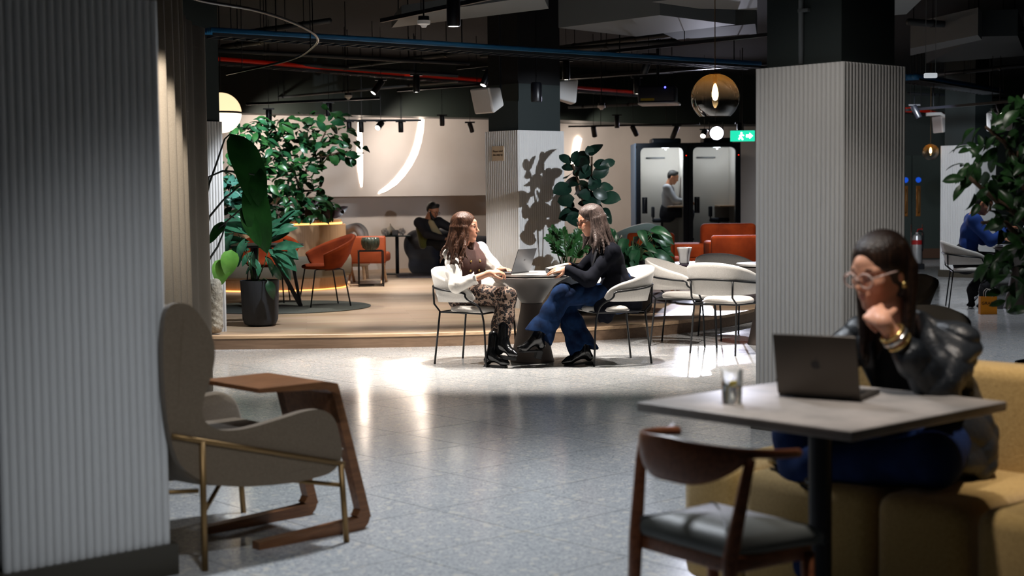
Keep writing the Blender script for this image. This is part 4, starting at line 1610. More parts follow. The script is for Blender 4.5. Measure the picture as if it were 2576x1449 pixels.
for z in (0.27, 0.19, 0.11, 0.03):
    for q in (-0.040 - 0.03 * z, 0.040 + 0.03 * z):
        o3 = pel + l1 * q + Vector((0, 0, z)) + f1 * 0.5 - loc0
        hit, p, n_, _i = vest_o.ray_cast(o3, -f1)
        if hit:
            MB().ball(p, (0.0105, 0.0105, 0.0105), 10, 8).build('button', M_GOLD, w1, True)
M_LEO = leopard()
tr = [CN(pel - Vector((0, 0, 0.02)), pel + Vector((0, 0, 0.06)), 0.162, 0.135, 0.03, (f1h, 0.78))]
for s_ in 'RL':
    tr += CH([J['hip' + s_], J['hip' + s_].lerp(J['kn' + s_], 0.5), J['kn' + s_], J['kn' + s_].lerp(J['an' + s_], 0.45), J['kn' + s_].lerp(J['an' + s_], 0.80)], [0.098, 0.088, 0.072, 0.066, 0.052], 0.03)
solid('trousers', tr, M_LEO, w1, 0.006, folds(0.0025, 55, 8))
M_BOOTL = mat('black_patent_leather', (14, 15, 17), 0.18, coat=0.5)
M_SOLE = mat('black_rubber', (24, 25, 27), 0.6)
upR = (J['knR'] - J['anR'])
upL = (J['knL'] - J['anL'])
boot('boot', J['anR'], J['toeR'], w1, M_BOOTL, shaft=0.15, sole_m=M_SOLE, lug=True, up=(0.04, 0.10, 1))
boot('boot', J['anL'], J['toeL'], w1, M_BOOTL, shaft=0.15, sole_m=M_SOLE, lug=True, up=(0.10, 0.12, 1))


def ends1(f, rs):
    az = -112 + 224 * f + 180 + rs.uniform(-6, 6)
    b = abs(f - 0.5) * 2
    return az, rs.uniform(0.24, 0.33), 0.035 + 0.05 * rs.random()


long_hair('hair', T1, HR, w1, hair_mat('brown_hair', (50, 31, 24), (104, 70, 52)), 1.0, ends1, 0.005, 0.030, 4, locks=36, rad=0.017)

# ------------------------------------------------------------------ woman in the dark blazer (right of the round table)
f2 = Vector((-0.96, -0.28, 0)).normalized()
l2 = Vector((-f2.y, f2.x, 0))
pel = CR - f2 * 0.06 + Vector((0, 0, 0.585))
HR = frame((-0.93, -0.18, -0.32), (-0.25, 0, 1))
head = Vector((0.655, 12.16, 1.185))
ch = pel + f2 * 0.115 + Vector((0, 0, 0.355))
J = dict(pelvis=pel, chest=pel + f2 * 0.085 + Vector((0, 0, 0.27)), neck=ch + Vector((0, 0, 0.085)) + f2 * 0.02, head=head, HR=HR, fwd=f2)
J['shL'], J['shR'] = ch + l2 * 0.138 - Vector((0, 0, 0.02)), ch - l2 * 0.138 - Vector((0, 0, 0.02))
J['elL'], J['elR'] = Vector((0.625, 11.95, 0.70)), Vector((0.56, 12.42, 0.73))
J['wrL'], J['wrR'] = Vector((0.448, 12.0, 0.790)), Vector((0.475, 12.24, 0.805))
J['hipL'], J['hipR'] = pel + l2 * 0.085 - Vector((0, 0, 0.02)), pel - l2 * 0.085 - Vector((0, 0, 0.02))
J['knL'], J['knR'] = Vector((0.415, 11.99, 0.585)), Vector((0.42, 12.18, 0.52))
J['anL'], J['anR'] = Vector((0.205, 11.93, 0.235)), Vector((0.585, 12.03, 0.115))
J['toeL'], J['toeR'] = Vector((0.04, 11.88, 0.165)), Vector((0.40, 11.97, 0.030))
w2 = thing('person', 'smiling seated woman in a dark navy blazer and flared blue jeans', 'person', (pel.x, pel.y, 0))
loc0 = Vector(w2.location)
hp, T2 = head_prims(head, HR)
hands = hand_prims(J['wrL'], (-0.97, 0.1, -0.05), (-0.05, -0.55, 0.83), 1, curls=[(0.15, 0.3, 0.2), (0.25, 0.35, 0.25), (0.35, 0.4, 0.3), (0.45, 0.45, 0.3)], s=0.98)
hands += hand_prims(J['wrR'], (-0.93, -0.3, 0.0), (0.05, 0.3, 0.9), -1, curls=[(0.3, 0.5, 0.3)] * 4, s=0.95)
solid('body', body_prims(J) + hp + hands, M_SKIN, w2, 0.0045)
face_bits(T2, HR, w2, smile=True)
M_AMBER = mat('tinted_lens', (120, 52, 22), 0.1, alpha=0.75)
glasses(T2, w2, 1.0, mat('tortoise_rim', (46, 24, 14), 0.3), 0.0255, 0.003, M_AMBER)
M_SHIRT = mat('beige_shirt', (190, 180, 166), 0.85)
solid('shirt', trunk_prims(J, grow=0.006) + [CN(J['neck'] - Vector((0, 0, 0.03)), J['neck'] + Vector((0, 0, 0.01)), 0.066, 0.058, 0.02)], M_SHIRT, w2, 0.008)
M_BLAZER = mat('navy_blazer', (15, 17, 27), 0.9, noise=(60, (12, 14, 22)), bump=(350, 0.12), spec=0.15)
bz = trunk_prims(J, grow=0.015)
for s_, rr in (('L', (0.060, 0.053, 0.043)), ('R', (0.060, 0.053, 0.043))):
    sh, el, wr = J['sh' + s_], J['el' + s_], J['wr' + s_]
    bz += CH([sh, el, el.lerp(wr, 0.90)], rr, 0.03)
# skirt of the jacket falling over the hip and the chair
hem = [pel + l2 * 0.13 + f2 * 0.06 + Vector((0, 0, 0.02)), pel + l2 * 0.155 + f2 * 0.18 + Vector((0, 0, -0.13)), pel + l2 * 0.165 + f2 * 0.23 + Vector((0, 0, -0.225))]
bz += CH(hem, [0.10, 0.075, 0.012], 0.05, (l2, 0.45))
hem = [pel + l2 * 0.14 - f2 * 0.05 + Vector((0, 0, 0.02)), pel + l2 * 0.165 - f2 * 0.06 + Vector((0, 0, -0.09)), pel + l2 * 0.165 - f2 * 0.08 + Vector((0, 0, -0.13))]
bz += CH(hem, [0.10, 0.08, 0.03], 0.05, (l2, 0.45))
bz += CH([pel - f2 * 0.10, pel - f2 * 0.13 + Vector((0, 0, -0.10))], [0.12, 0.07], 0.05)
bz += CH([pel + l2 * 0.12 + f2 * 0.10 + Vector((0, 0, 0.05)), pel + l2 * 0.155 + f2 * 0.17 - Vector((0, 0, 0.10)), pel + l2 * 0.165 + f2 * 0.16 - Vector((0, 0, 0.21))], [0.11, 0.085, 0.03], 0.05, (l2, 0.42))
# opening at the front
op = J['neck'] + f2 * 0.10 - Vector((0, 0, 0.005))
bz += [CN(op - l2 * 0.008, J['chest'] + f2 * 0.165 - Vector((0, 0, 0.10)), 0.045, 0.018, 0.01, sub=True), CN(J['neck'] + Vector((0, 0, 0.06)), J['neck'] + Vector((0, 0, 0.0)), 0.06, 0.056, 0.012, sub=True)]
solid('blazer', bz, M_BLAZER, w2, 0.005, creases(0.008, 60, 12, (0.75, 0.1, 0.65)))
# lapel
lp = MB()
a0, a1 = J['neck'] + l2 * 0.06 + f2 * 0.02, J['chest'] + f2 * 0.172 + l2 * 0.035 - Vector((0, 0, 0.12))
lp.tube([a0 - loc0, (a0.lerp(a1, 0.35) + l2 * 0.035 + f2 * 0.035) - loc0, (a0.lerp(a1, 0.75) + l2 * 0.02 + f2 * 0.02) - loc0, a1 - loc0], [0.016, 0.028, 0.02, 0.006], 8, flat=(f2, 0.35))
lp.build('lapel', mat('lapel_dark', (16, 18, 26), 0.7), w2, True)
M_DENIM = denim('indigo_denim', (9, 24, 50), (20, 44, 80))
jn = [CN(pel - Vector((0, 0, 0.02)), pel + Vector((0, 0, 0.05)), 0.165, 0.14, 0.03, (f2, 0.78))]
for s_, w_ in (('L', 1.0), ('R', 1.0)):
    kn_, an_ = J['kn' + s_], J['an' + s_]
    jn += CH([J['hip' + s_], J['hip' + s_].lerp(kn_, 0.5), kn_], [0.10, 0.092, 0.082], 0.03)
    d = (an_ - kn_).normalized()
    end = kn_ + d * ((an_ - kn_).length + (0.02 if s_ == 'R' else -0.01))
    jn += CH([kn_, kn_.lerp(end, 0.45), end], [0.080, 0.088, 0.128], 0.03, (l2, 0.72))
    jn.append(CN(end + d * 0.085, end + d * 0.20, 0.15, 0.2, 0.004, sub=True))
solid('jeans', jn, M_DENIM, w2, 0.005, creases(0.011, 52, 21, (0.85, 0.1, -0.2)))
boot('boot', J['anL'], J['toeL'], w2, M_BOOTL, heel=0.075, shaft=0.07, sole_m=M_SOLE, up=(0.30, 0.05, 1))
boot('boot', J['anR'], J['toeR'], w2, M_BOOTL, heel=0.065, shaft=0.06, sole_m=M_SOLE, up=(0.0, 0.05, 1))


def ends2(f, rs):
    az = -104 + 208 * f + 180 + rs.uniform(-5, 5)
    return az, rs.uniform(0.26, 0.40) * (0.72 + 0.28 * (1 - abs(f - 0.5) * 2)), 0.05 + 0.08 * rs.random()


long_hair('hair', T2, frame((-0.96, -0.18, -0.10)), w2, hair_mat('dark_hair', (44, 36, 34), (104, 88, 82)), 1.0, ends2, 0.005, 0.012, 9, locks=36, rad=0.017)

# ------------------------------------------------------------------ woman with glasses on the mustard sofa
f3 = Vector((-0.60, -0.80, 0)).normalized()
l3 = Vector((-f3.y, f3.x, 0))
pel = Vector((1.42, 5.04, 0.575))
HR = frame((-0.80, -0.56, -0.24), (-0.12, -0.1, 1))
head = Vector((1.215, 4.86, 1.135))
ch = Vector((1.345, 4.965, 0.915))
J = dict(pelvis=pel, chest=Vector((1.39, 4.99, 0.80)), neck=ch + Vector((-0.04, -0.03, 0.065)), head=head, HR=HR, fwd=f3)
J['shL'], J['shR'] = ch + l3 * 0.160 - Vector((0, 0, 0.03)), ch - l3 * 0.155 - Vector((0, 0, 0.02))
J['elL'], J['elR'] = Vector((1.365, 4.70, 0.76)), Vector((0.985, 5.06, 0.74))
J['wrL'], J['wrR'] = Vector((1.178, 4.66, 0.985)), Vector((1.03, 4.83, 0.785))
J['hipL'], J['hipR'] = pel + l3 * 0.09, pel - l3 * 0.09
J['knL'], J['knR'] = Vector((1.345, 4.66, 0.535)), Vector((0.98, 5.02, 0.565))
J['anL'], J['anR'] = Vector((1.0, 4.93, 0.475)), Vector((1.01, 4.87, 0.13))
J['toeL'], J['toeR'] = Vector((0.90, 5.12, 0.46)), Vector((0.90, 4.78, 0.035))
w3 = thing('person', 'woman with clear glasses in a black leather jacket resting chin on hand', 'person', (pel.x, pel.y, 0))
loc0 = Vector(w3.location)
hp, T3 = head_prims(head, HR)
hd = (T3(0.112, 0.03, -0.085) - J['wrL']).normalized()
hands = hand_prims(J['wrL'], (hd.x, hd.y, hd.z), (-0.25, -0.93, 0.25), -1, curls=[(0.7, 0.8, 0.5), (0.95, 0.9, 0.5), (1.1, 1.0, 0.5), (1.2, 1.0, 0.5)], s=1.02, thumb=0.75)
hands += hand_prims(J['wrR'], (0.35, -0.75, 0.0), (0, 0, 1), -1, curls=[(0.25, 0.4, 0.3)] * 4, s=0.95)
solid('body', body_prims(J) + hp + hands, M_SKIN, w3, 0.0045)
face_bits(T3, HR, w3)
glasses(T3, w3, 1.0, mat('clear_pink_rim', (196, 168, 158), 0.15), 0.0265, 0.003, mat('clear_lens', (255, 255, 255), 0.02, alpha=0.12))
MB().tube([T3(-0.014, 0.084, -0.036) - loc0, T3(-0.014, 0.086, -0.055) - loc0], [0.006, 0.008], 8).build('earring', M_GOLD, w3, True)
M_TOP = mat('black_jersey', (16, 15, 16), 0.85)
solid('top', trunk_prims(J, grow=0.008), M_TOP, w3, 0.008, folds(0.003, 40, 31))
M_LEATH = mat('black_leather', (24, 28, 33), 0.42, bump=(60, 0.35))
jk = trunk_prims(J, grow=0.018)
for s_, rr in (('L', (0.064, 0.066, 0.056)), ('R', (0.064, 0.064, 0.052))):
    sh, el, wr = J['sh' + s_], J['el' + s_], J['wr' + s_]
    jk += CH([sh, sh.lerp(el, 0.5), el, el.lerp(wr, 0.52 if s_ == 'L' else 0.8)], [rr[0], rr[0] + 0.006, rr[1], rr[2]], 0.035)
# coat skirt spread over the seat on her left
jk += CH([pel + l3 * 0.10 + Vector((0, 0, 0.10)), pel + l3 * 0.15 + f3 * 0.02 + Vector((0, 0, -0.03)), pel + l3 * 0.21 + f3 * 0.06 + Vector((0, 0, -0.10))], [0.10, 0.10, 0.05], 0.06)
jk += CH([pel + l3 * 0.12 + f3 * 0.10 + Vector((0, 0, 0.06)), pel + l3 * 0.17 + f3 * 0.14 + Vector((0, 0, -0.07))], [0.08, 0.05], 0.06)
jk += [CN(J['neck'] + f3 * 0.09 - Vector((0, 0, 0.01)), J['pelvis'] + f3 * 0.21 + Vector((0, 0, 0.02)), 0.085, 0.10, 0.02, sub=True), CN(J['neck'] + Vector((-0.02, -0.02, 0.09)), J['neck'], 0.07, 0.06, 0.012, sub=True)]
solid('leather_jacket', jk, M_LEATH, w3, 0.005, creases(0.008, 90, 33, (0.55, -0.3, 0.7)))
for q in (-1, 1):
    a0 = J['neck'] + l3 * 0.075 * q + f3 * 0.0 + Vector((0, 0, 0.005))
    a1 = J['chest'] + f3 * 0.135 + l3 * 0.10 * q - Vector((0, 0, 0.08))
    MB().tube([a0 - loc0, a0.lerp(a1, 0.4) + l3 * 0.035 * q + f3 * 0.05 - loc0, a1 - loc0], [0.02, 0.04, 0.008], 8, flat=(f3, 0.3)).build('lapel', M_LEATH, w3, True)
M_DENIM2 = denim('dark_denim', (18, 34, 70), (24, 44, 86))
jn = [CN(pel - Vector((0, 0, 0.02)), pel + Vector((0, 0, 0.05)), 0.165, 0.14, 0.03)]
for s_ in 'LR':
    kn_, an_ = J['kn' + s_], J['an' + s_]
    jn += CH([J['hip' + s_], kn_, kn_.lerp(an_, 0.5), kn_.lerp(an_, 0.95)], [0.10, 0.085, 0.075, 0.075], 0.03)
solid('jeans', jn, M_DENIM2, w3, 0.007, folds(0.006, 36, 41))
boot('shoe', J['anR'], J['toeR'], w3, M_BOOTL, shaft=0.05, heel=0.03)
boot('shoe', J['anL'], J['toeL'], w3, M_BOOTL, shaft=0.03, up=(0.3, 0.3, 0.9))
wd = (J['wrL'] - J['elL']).normalized()
for k, (f, m_) in enumerate(((0.70, M_GOLD), (0.77, mat('silver', (210, 208, 204), 0.2, 0.95)), (0.83, M_GOLD))):
    c = J['elL'].lerp(J['wrL'], f) - loc0
    R_ = frame(wd, (0, 0, 1))
    ring = [c + R_ @ Vector((0, math.cos(2 * PI * i / 24) * 0.040, math.sin(2 * PI * i / 24) * 0.038)) for i in range(25)]
    MB().tube(ring, 0.0055 if k != 1 else 0.008, 8, cap=False).build('bracelet', m_, w3, True)


def ends3(f, rs):
    az = 118 + 158 * f + rs.uniform(-4, 4)
    b = abs(f - 0.5) * 2
    return az, rs.uniform(0.26, 0.36), 0.0 + 0.015 * rs.random() - 0.02 * b


M_H3 = hair_mat('chestnut_hair', (20, 14, 11), (56, 37, 26))
long_hair('hair', T3, HR, w3, M_H3, 1.0, ends3, 0.006, 0.006, 14, locks=28, rad=0.017)

# ------------------------------------------------------------------ leaves
def leaf_mesh(name, m, w=0.4, fold=0.12, droop=0.25, shape=0.8, n=7, peak=0.5, wav=0.0):
    """unit leaf along +x with a folded midrib"""
    rows = []
    for i in range(n + 1):
        t = i / n
        # width profile peaking at `peak`
        tt = t ** (math.log(0.5) / math.log(peak))
        ww = w * 0.5 * max(0.0, math.sin(PI * tt)) ** shape + (0.004 if 0 < i < n else 0.0)
        z = -droop * t * t + 0.04 * math.sin(PI * t)
        wv = wav * math.sin(t * 17)
        rows.append([Vector((t, -ww, z + fold * ww * 2 + wv)), Vector((t, -ww * 0.5, z + fold * ww * 0.8)), Vector((t, 0, z)), Vector((t, ww * 0.5, z + fold * ww * 0.8)), Vector((t, ww, z + fold * ww * 2 - wv))])
    return MB().grid(rows).mesh(name, m, True)


def leaf_mat(name, a, b, rough=0.35, spec=0.5):
    m = mat(name, a, rough, noise=(3.0, b), spec=spec)
    m.node_tree.nodes['Principled BSDF'].inputs['Subsurface Weight'].default_value = 0.0
    return m


G_RUB = leaf_mat('rubber_leaf', (14, 34, 27), (22, 46, 35), 0.35)
G_ZZ = leaf_mat('zz_leaf', (32, 68, 34), (48, 90, 44), 0.35)
G_LILY = leaf_mat('lily_leaf', (20, 48, 28), (32, 68, 40), 0.35)
G_TREE = leaf_mat('tree_leaf', (34, 78, 38), (52, 102, 50), 0.35)
G_TREE2 = leaf_mat('shrub_leaf', (30, 74, 44), (40, 92, 58), 0.32)
G_BLUE = leaf_mat('blue_green_leaf', (58, 110, 96), (74, 128, 112), 0.4)
G_BIG = leaf_mat('banana_leaf', (18, 52, 20), (28, 70, 28), 0.5, 0.12)
G_POT = leaf_mat('schefflera_leaf', (40, 84, 62), (58, 108, 80), 0.2)
G_LIME = leaf_mat('lime_leaf', (96, 150, 62), (110, 164, 70), 0.35)
G_DARK = leaf_mat('dark_ficus_leaf', (26, 52, 26), (40, 76, 36), 0.35)
M_STEM = mat('green_stem', (52, 74, 40), 0.6)
M_BARK = mat('brown_bark', (78, 60, 44), 0.85, bump=(60, 0.4))
L_RUB = [leaf_mesh('rubber_leaf', G_RUB, 0.46, 0.10, 0.10, 0.62), leaf_mesh('rubber_leaf', G_RUB, 0.40, 0.16, 0.22, 0.62)]
L_ZZ = leaf_mesh('zz_leaflet', G_ZZ, 0.42, 0.1, 0.1, 0.7, 5)
L_LILY = [leaf_mesh('lily_leaf', G_LILY, 0.40, 0.12, 0.45, 0.8, peak=0.42), leaf_mesh('lily_leaf', G_LILY, 0.36, 0.2, 0.25, 0.8, peak=0.42)]
L_TREE = [leaf_mesh('tree_leaf', G_TREE, 0.55, 0.2, 0.2, 0.7, 6, 0.68, 0.02), leaf_mesh('tree_leaf', G_TREE2, 0.42, 0.2, 0.3, 0.7, 6, 0.6, 0.02)]
L_SHRUB = [leaf_mesh('shrub_leaf', G_TREE2, 0.40, 0.15, 0.3, 0.75, 6), leaf_mesh('shrub_leaf', G_TREE, 0.34, 0.2, 0.2, 0.8, 6)]
L_BLUE = leaf_mesh('blue_leaf', G_BLUE, 0.5, 0.15, 0.2, 0.6, 6)
L_BIG = leaf_mesh('banana_leaf', G_BIG, 0.52, 0.12, 0.30, 0.6, 10, 0.45, 0.012)
L_POT = [leaf_mesh('pot_leaf', G_POT, 0.42, 0.12, 0.25, 0.75, 7, 0.55, 0.006), leaf_mesh('pot_leaf', G_POT, 0.36, 0.2, 0.4, 0.75, 7, 0.55, 0.006)]
L_LIME = leaf_mesh('lime_leaf', G_LIME, 0.55, 0.1, 0.3, 0.75, 7, 0.4)
L_DARK = [leaf_mesh('dark_leaf', G_DARK, 0.36, 0.15, 0.35, 0.75, 6), leaf_mesh('dark_leaf', G_DARK, 0.42, 0.2, 0.2, 0.75, 6)]
L_SWORD = leaf_mesh('sword_leaf', leaf_mat('sword_leaf_green', (44, 84, 50), (60, 100, 58), 0.4), 0.16, 0.15, 0.08, 0.45, 7)


def put_leaf(root, me, base, tip, up=(0, 0, 1), roll=0.0, wide=1.0, name='leaf'):
    base, tip = Vector(base), Vector(tip)
    d = tip - base
    L = d.length
    x = d.normalized()
    u = Vector(up)
    if abs(u.normalized().dot(x)) > 0.97:
        u = Vector((0.3, -1, 0.2))
    z = (u - x * u.dot(x)).normalized()
    y = z.cross(x)
    R = Matrix((x, y, z)).transposed() @ Matrix.Rotation(roll, 3, 'X')
    o = bpy.data.objects.new(name, me)
    COL.objects.link(o)
    o.parent = root
    M = (R @ Matrix.Diagonal((L, L * wide, L))).to_4x4()
    M.translation = base - Vector(root.location)
    o.matrix_local = M
    return o


def stem(root, pts, r, m=None, name='stem'):
    off = Vector(root.location)
    rs = [r * (1 - 0.5 * i / (len(pts) - 1)) for i in range(len(pts))]
    return MB().tube([Vector(p) - off for p in pts], rs, 6).build(name, m or M_STEM, root, True)


def pot(root, r0, r1, h, m, rim=0.012, base_round=0.04, soil=True):
    MB().lathe([(0, 0), (r0 - base_round, 0), (r0 - base_round * 0.3, base_round * 0.3), (r0, base_round), (r1, h), (r1 - rim, h), (r1 - rim - 0.005, h - 0.05), (0, h - 0.05)], seg=36).build('pot', m, root, 40)
    if soil:
        MB().lathe([(0, h - 0.05), (r1 - rim - 0.004, h - 0.05), (r1 - rim - 0.004, h - 0.035), (0, h - 0.03)], seg=24).build('soil', mat('soil', (38, 28, 22), 0.95), root)


M_POTD = mat('charcoal_pot', (40, 42, 46), 0.65, bump=(40, 0.1))

# ------------------------------------------------------------------ rubber plant, zz plant and peace lily by the middle column
rub = thing('rubber_plant', 'tall dark green rubber plant beside the middle column', 'plant', (0.86, 15.85, PZ))


def cpx(x, y, Y):
    return PY(1360 + x * 0.2483, 340 + y * 0.2485, Y)


rr = random.Random(3)
LV0 = [(515, 212, 478, 108, 1.25), (522, 212, 590, 52, 1.1), (312, 288, 187, 196, .9), (322, 280, 368, 146, .9), (500, 285, 325, 205, 1.2), (345, 345, 205, 308, .95), (490, 350, 330, 300, 1.3), (500, 345, 400, 420, 1.2), (350, 350, 385, 420, 1.0),
      (530, 300, 700, 300, 1.35), (600, 310, 765, 260, .7), (525, 420, 690, 330, 1.2), (520, 400, 600, 430, 1.2), (400, 500, 222, 455, 1.15), (310, 520, 135, 575, 1.0), (480, 500, 630, 440, 1.35), (500, 480, 560, 560, 1.3), (580, 550, 748, 500, 1.0), (600, 640, 806, 640, 1.05),
      (500, 490, 330, 610, 1.25), (345, 640, 165, 672, 1.1), (520, 620, 420, 700, 1.1), (500, 640, 610, 690, 1.2), (440, 560, 330, 560, 1.2), (395, 765, 180, 838, 1.0), (400, 800, 262, 835, .9), (395, 900, 265, 845, 1.0), (620, 740, 690, 815, 1.1), (620, 800, 742, 865, 1.0), (510, 600, 560, 560, 1.3),
      (300, 400, 255, 425, 1.2), (430, 420, 500, 350, 1.2), (480, 700, 380, 690, 1.0), (540, 700, 640, 760, 1.0)]
LV = LV0 + [(x0_ := rr.uniform(330, 560), y0_ := rr.uniform(300, 860), x0_ + rr.choice((-1, 1)) * rr.uniform(110, 170), y0_ + rr.uniform(-60, 80), 1.15) for _k in range(9)]
for i, (x0, y0, x1, y1, w_) in enumerate(LV):
    Yb = 15.85 + rr.uniform(-0.10, 0.10)
    Yt = 15.85 + rr.uniform(-0.16, 0.16)
    put_leaf(rub, L_RUB[i % 2], cpx(x0, y0, Yb), cpx(x1, y1, Yt), (rr.uniform(-0.4, 0.4), -1.0, 0.45), rr.uniform(-0.25, 0.25), w_ * 1.45)
for pts in ([(518, 215), (515, 420), (514, 620), (505, 900), (490, 1250)], [(322, 290), (385, 480), (420, 640), (440, 900), (470, 1250)], [(500, 345), (512, 420), (514, 600)]):
    stem(rub, [cpx(x, y, 15.85) for x, y in pts], 0.014, M_BARK)
off = rub.location.copy()
pot(rub, 0.20, 0.24, 0.52, M_POTD)
zz = thing('zz_plant', 'bushy fern-like plant with stubby leaflets left of the rubber plant', 'plant', (0.60, 15.55, PZ))
pot(zz, 0.15, 0.18, 0.42, M_POTD)
FR = [((205, 1290), (60, 1030)), ((240, 1290), (110, 945)), ((270, 1300), (220, 960)), ((290, 1300), (400, 960)), ((260, 1300), (160, 1110)), ((300, 1300), (340, 1020)), ((310, 1300), (440, 1060)), ((330, 1300), (470, 1160)), ((250, 1300), (330, 1100)), ((230, 1300), (270, 1150)), ((300, 1310), (390, 1130))]
for i, (b, t) in enumerate(FR):
    Y0, Y1 = 15.5 + rr.uniform(-0.05, 0.1), 15.5 + rr.uniform(-0.15, 0.15)
    p0, p1 = cpx(b[0], b[1] + 10, Y0), cpx(t[0], t[1], Y1)
    mid = p0.lerp(p1, 0.55) + Vector((0, 0, 0.07)) + (p0 - p1) * Vector((0.10, 0, 0)).x * 0
    sp_ = spline([p0, mid, p1], 7)
    fr_ = stem(zz, sp_, 0.008, M_STEM, 'frond')
    for k in range(3, len(sp_)):
        for sgn in (-1, 1):
            d = (sp_[k] - sp_[k - 1]).normalized()
            sd = d.cross(Vector((0, -1, 0.2))).normalized() * sgn
            tip = sp_[k] + (sd * 0.75 + d * 0.6 + Vector((0, -0.12, 0.05))) * (0.095 - 0.0035 * k + rr.uniform(-0.01, 0.01))
            put_leaf(zz, L_ZZ, sp_[k], tip, (0, -1, 0.5), rr.uniform(-0.3, 0.3), 1.1, 'leaflet')
lily = thing('peace_lily', 'drooping glossy plant in a large charcoal planter behind the blazer woman', 'plant', (1.28, 15.75, PZ))
pot(lily, 0.22, 0.235, 0.56, M_POTD, base_round=0.06)
for i in range(80):
    a = rr.uniform(0, 2 * PI)
    L = rr.uniform(0.20, 0.34)
    b = Vector((1.28 + 0.08 * math.cos(a), 15.75 + 0.08 * math.sin(a), PZ + 0.54))
    hgt = rr.uniform(0.0, 0.36)
    m_ = b + Vector((0.18 * math.cos(a), 0.18 * math.sin(a), hgt))
    t = m_ + Vector((L * 0.8 * math.cos(a), L * 0.8 * math.sin(a), rr.uniform(-0.22, 0.05)))
    stem(lily, [b, b.lerp(m_, 0.6) + Vector((0, 0, 0.04)), m_], 0.004)
    put_leaf(lily, L_LILY[i % 2], m_, t, (0, -1, 0.7), rr.uniform(-0.4, 0.4), 1.15)

# ------------------------------------------------------------------ plant in the dark pot at the platform edge
PP = Vector((-2.50, 14.55, PZ))
pp = thing('potted_plant', 'leafy plant in a tall charcoal pot at the left platform edge', 'plant', PP)
pot(pp, 0.175, 0.192, 0.455, M_POTD, base_round=0.07)
def ppx(x, y, Y=14.5):
    return PY(x, y, Y)
PL = [((640, 620), (560, 590)), ((640, 620), (575, 640)), ((650, 610), (600, 560)), ((650, 600), (560, 555)), ((660, 620), (720, 580)), ((670, 630), (745, 610)), ((660, 640), (740, 660)), ((660, 620), (725, 540)), ((640, 640), (655, 690)), ((630, 640), (640, 676)), ((660, 640), (690, 672)), ((670, 620), (735, 690)), ((610, 600), (545, 610)), ((600, 590), (540, 575)), ((640, 600), (630, 550)), ((660, 600), (690, 555)), ((680, 600), (745, 565)), ((620, 620), (590, 670)), ((650, 650), (620, 690)), ((690, 640), (738, 640)), ((650, 590), (660, 540)), ((600, 570), (550, 640)), ((690, 590), (730, 520)), ((640, 580), (590, 530)), ((700, 610), (752, 640)), ((630, 600), (600, 640)), ((680, 650), (705, 705))]
PL = PL + [((b[0] + rr.uniform(-25, 25), b[1] + rr.uniform(-25, 20)), (t[0] + rr.uniform(-25, 20), t[1] + rr.uniform(-25, 20))) for b, t in PL]
for i, (b, t) in enumerate(PL):
    Y0 = 14.5 + rr.uniform(-0.15, 0.25)
    b = (b[0] + (t[0] - b[0]) * 0.22, b[1] + (t[1] - b[1]) * 0.22)
    put_leaf(pp, L_POT[i % 2], ppx(*b, Y0), ppx(*t, Y0 + rr.uniform(-0.15, 0.1)), (rr.uniform(-.4, .4), -0.7, 0.8), rr.uniform(-0.5, 0.5), 0.92)
for b, t in (((640, 712), (650, 600)), ((640, 712), (610, 600)), ((645, 712), (680, 610)), ((638, 712), (600, 590))):
    stem(pp, [ppx(*b), ppx((b[0] + t[0]) / 2 + 4, (b[1] + t[1]) / 2), ppx(*t)], 0.008)
stem(pp, [ppx(640, 712, 14.4), ppx(665, 700, 14.35), ppx(676, 708, 14.3)], 0.005)
put_leaf(pp, L_LILY[0], ppx(674, 706, 14.3), ppx(690, 748, 14.25), (0.3, -1, 0.2), 0, 1.3)
for b, t in (((560, 650), (552, 716)), ((582, 628), (572, 692))):
    put_leaf(pp, L_LIME, ppx(*b, 13.75), ppx(*t, 13.65), (0.2, -1, 0.3), 0, 1.2)
# tall arching banana leaves, in a pot hidden behind the column
bn = thing('banana_plant', 'banana plant with huge dark arching leaves in front of the globe lamp', 'plant', (-2.95, 12.9, 0))
pot(bn, 0.14, 0.16, 0.35, M_POTD)
for b, t, w_, up_ in (((580, 336), (672, 515), 0.78, (0.8, -1, 0.2)), ((645, 420), (652, 515), 0.9, (0, -1, 0.1)), ((632, 452), (664, 628), 0.72, (0.1, -1, 0.4)), ((612, 520), (650, 610), 0.7, (0.1, -1, 0.4)), ((568, 560), (525, 600), 0.8, (0, -1, 0.5))):
    put_leaf(bn, L_BIG, ppx(*b, 13.35), ppx(*t, 13.2), up_, 0.1, w_)
base = Vector((-2.95, 12.9, 0.30))
for pts in ([(527, 460), (545, 410), (565, 350), (580, 336)], [(525, 445), (560, 430), (600, 432), (640, 440)], [(527, 545), (560, 505), (600, 470), (630, 452)], [(528, 600), (555, 570), (590, 540), (612, 520)], [(528, 650), (548, 620), (560, 590), (568, 560)]):
    stem(bn, [base] + [ppx(x, y, 13.3) for x, y in pts], 0.012, mat('dark_stem', (32, 40, 36), 0.6))

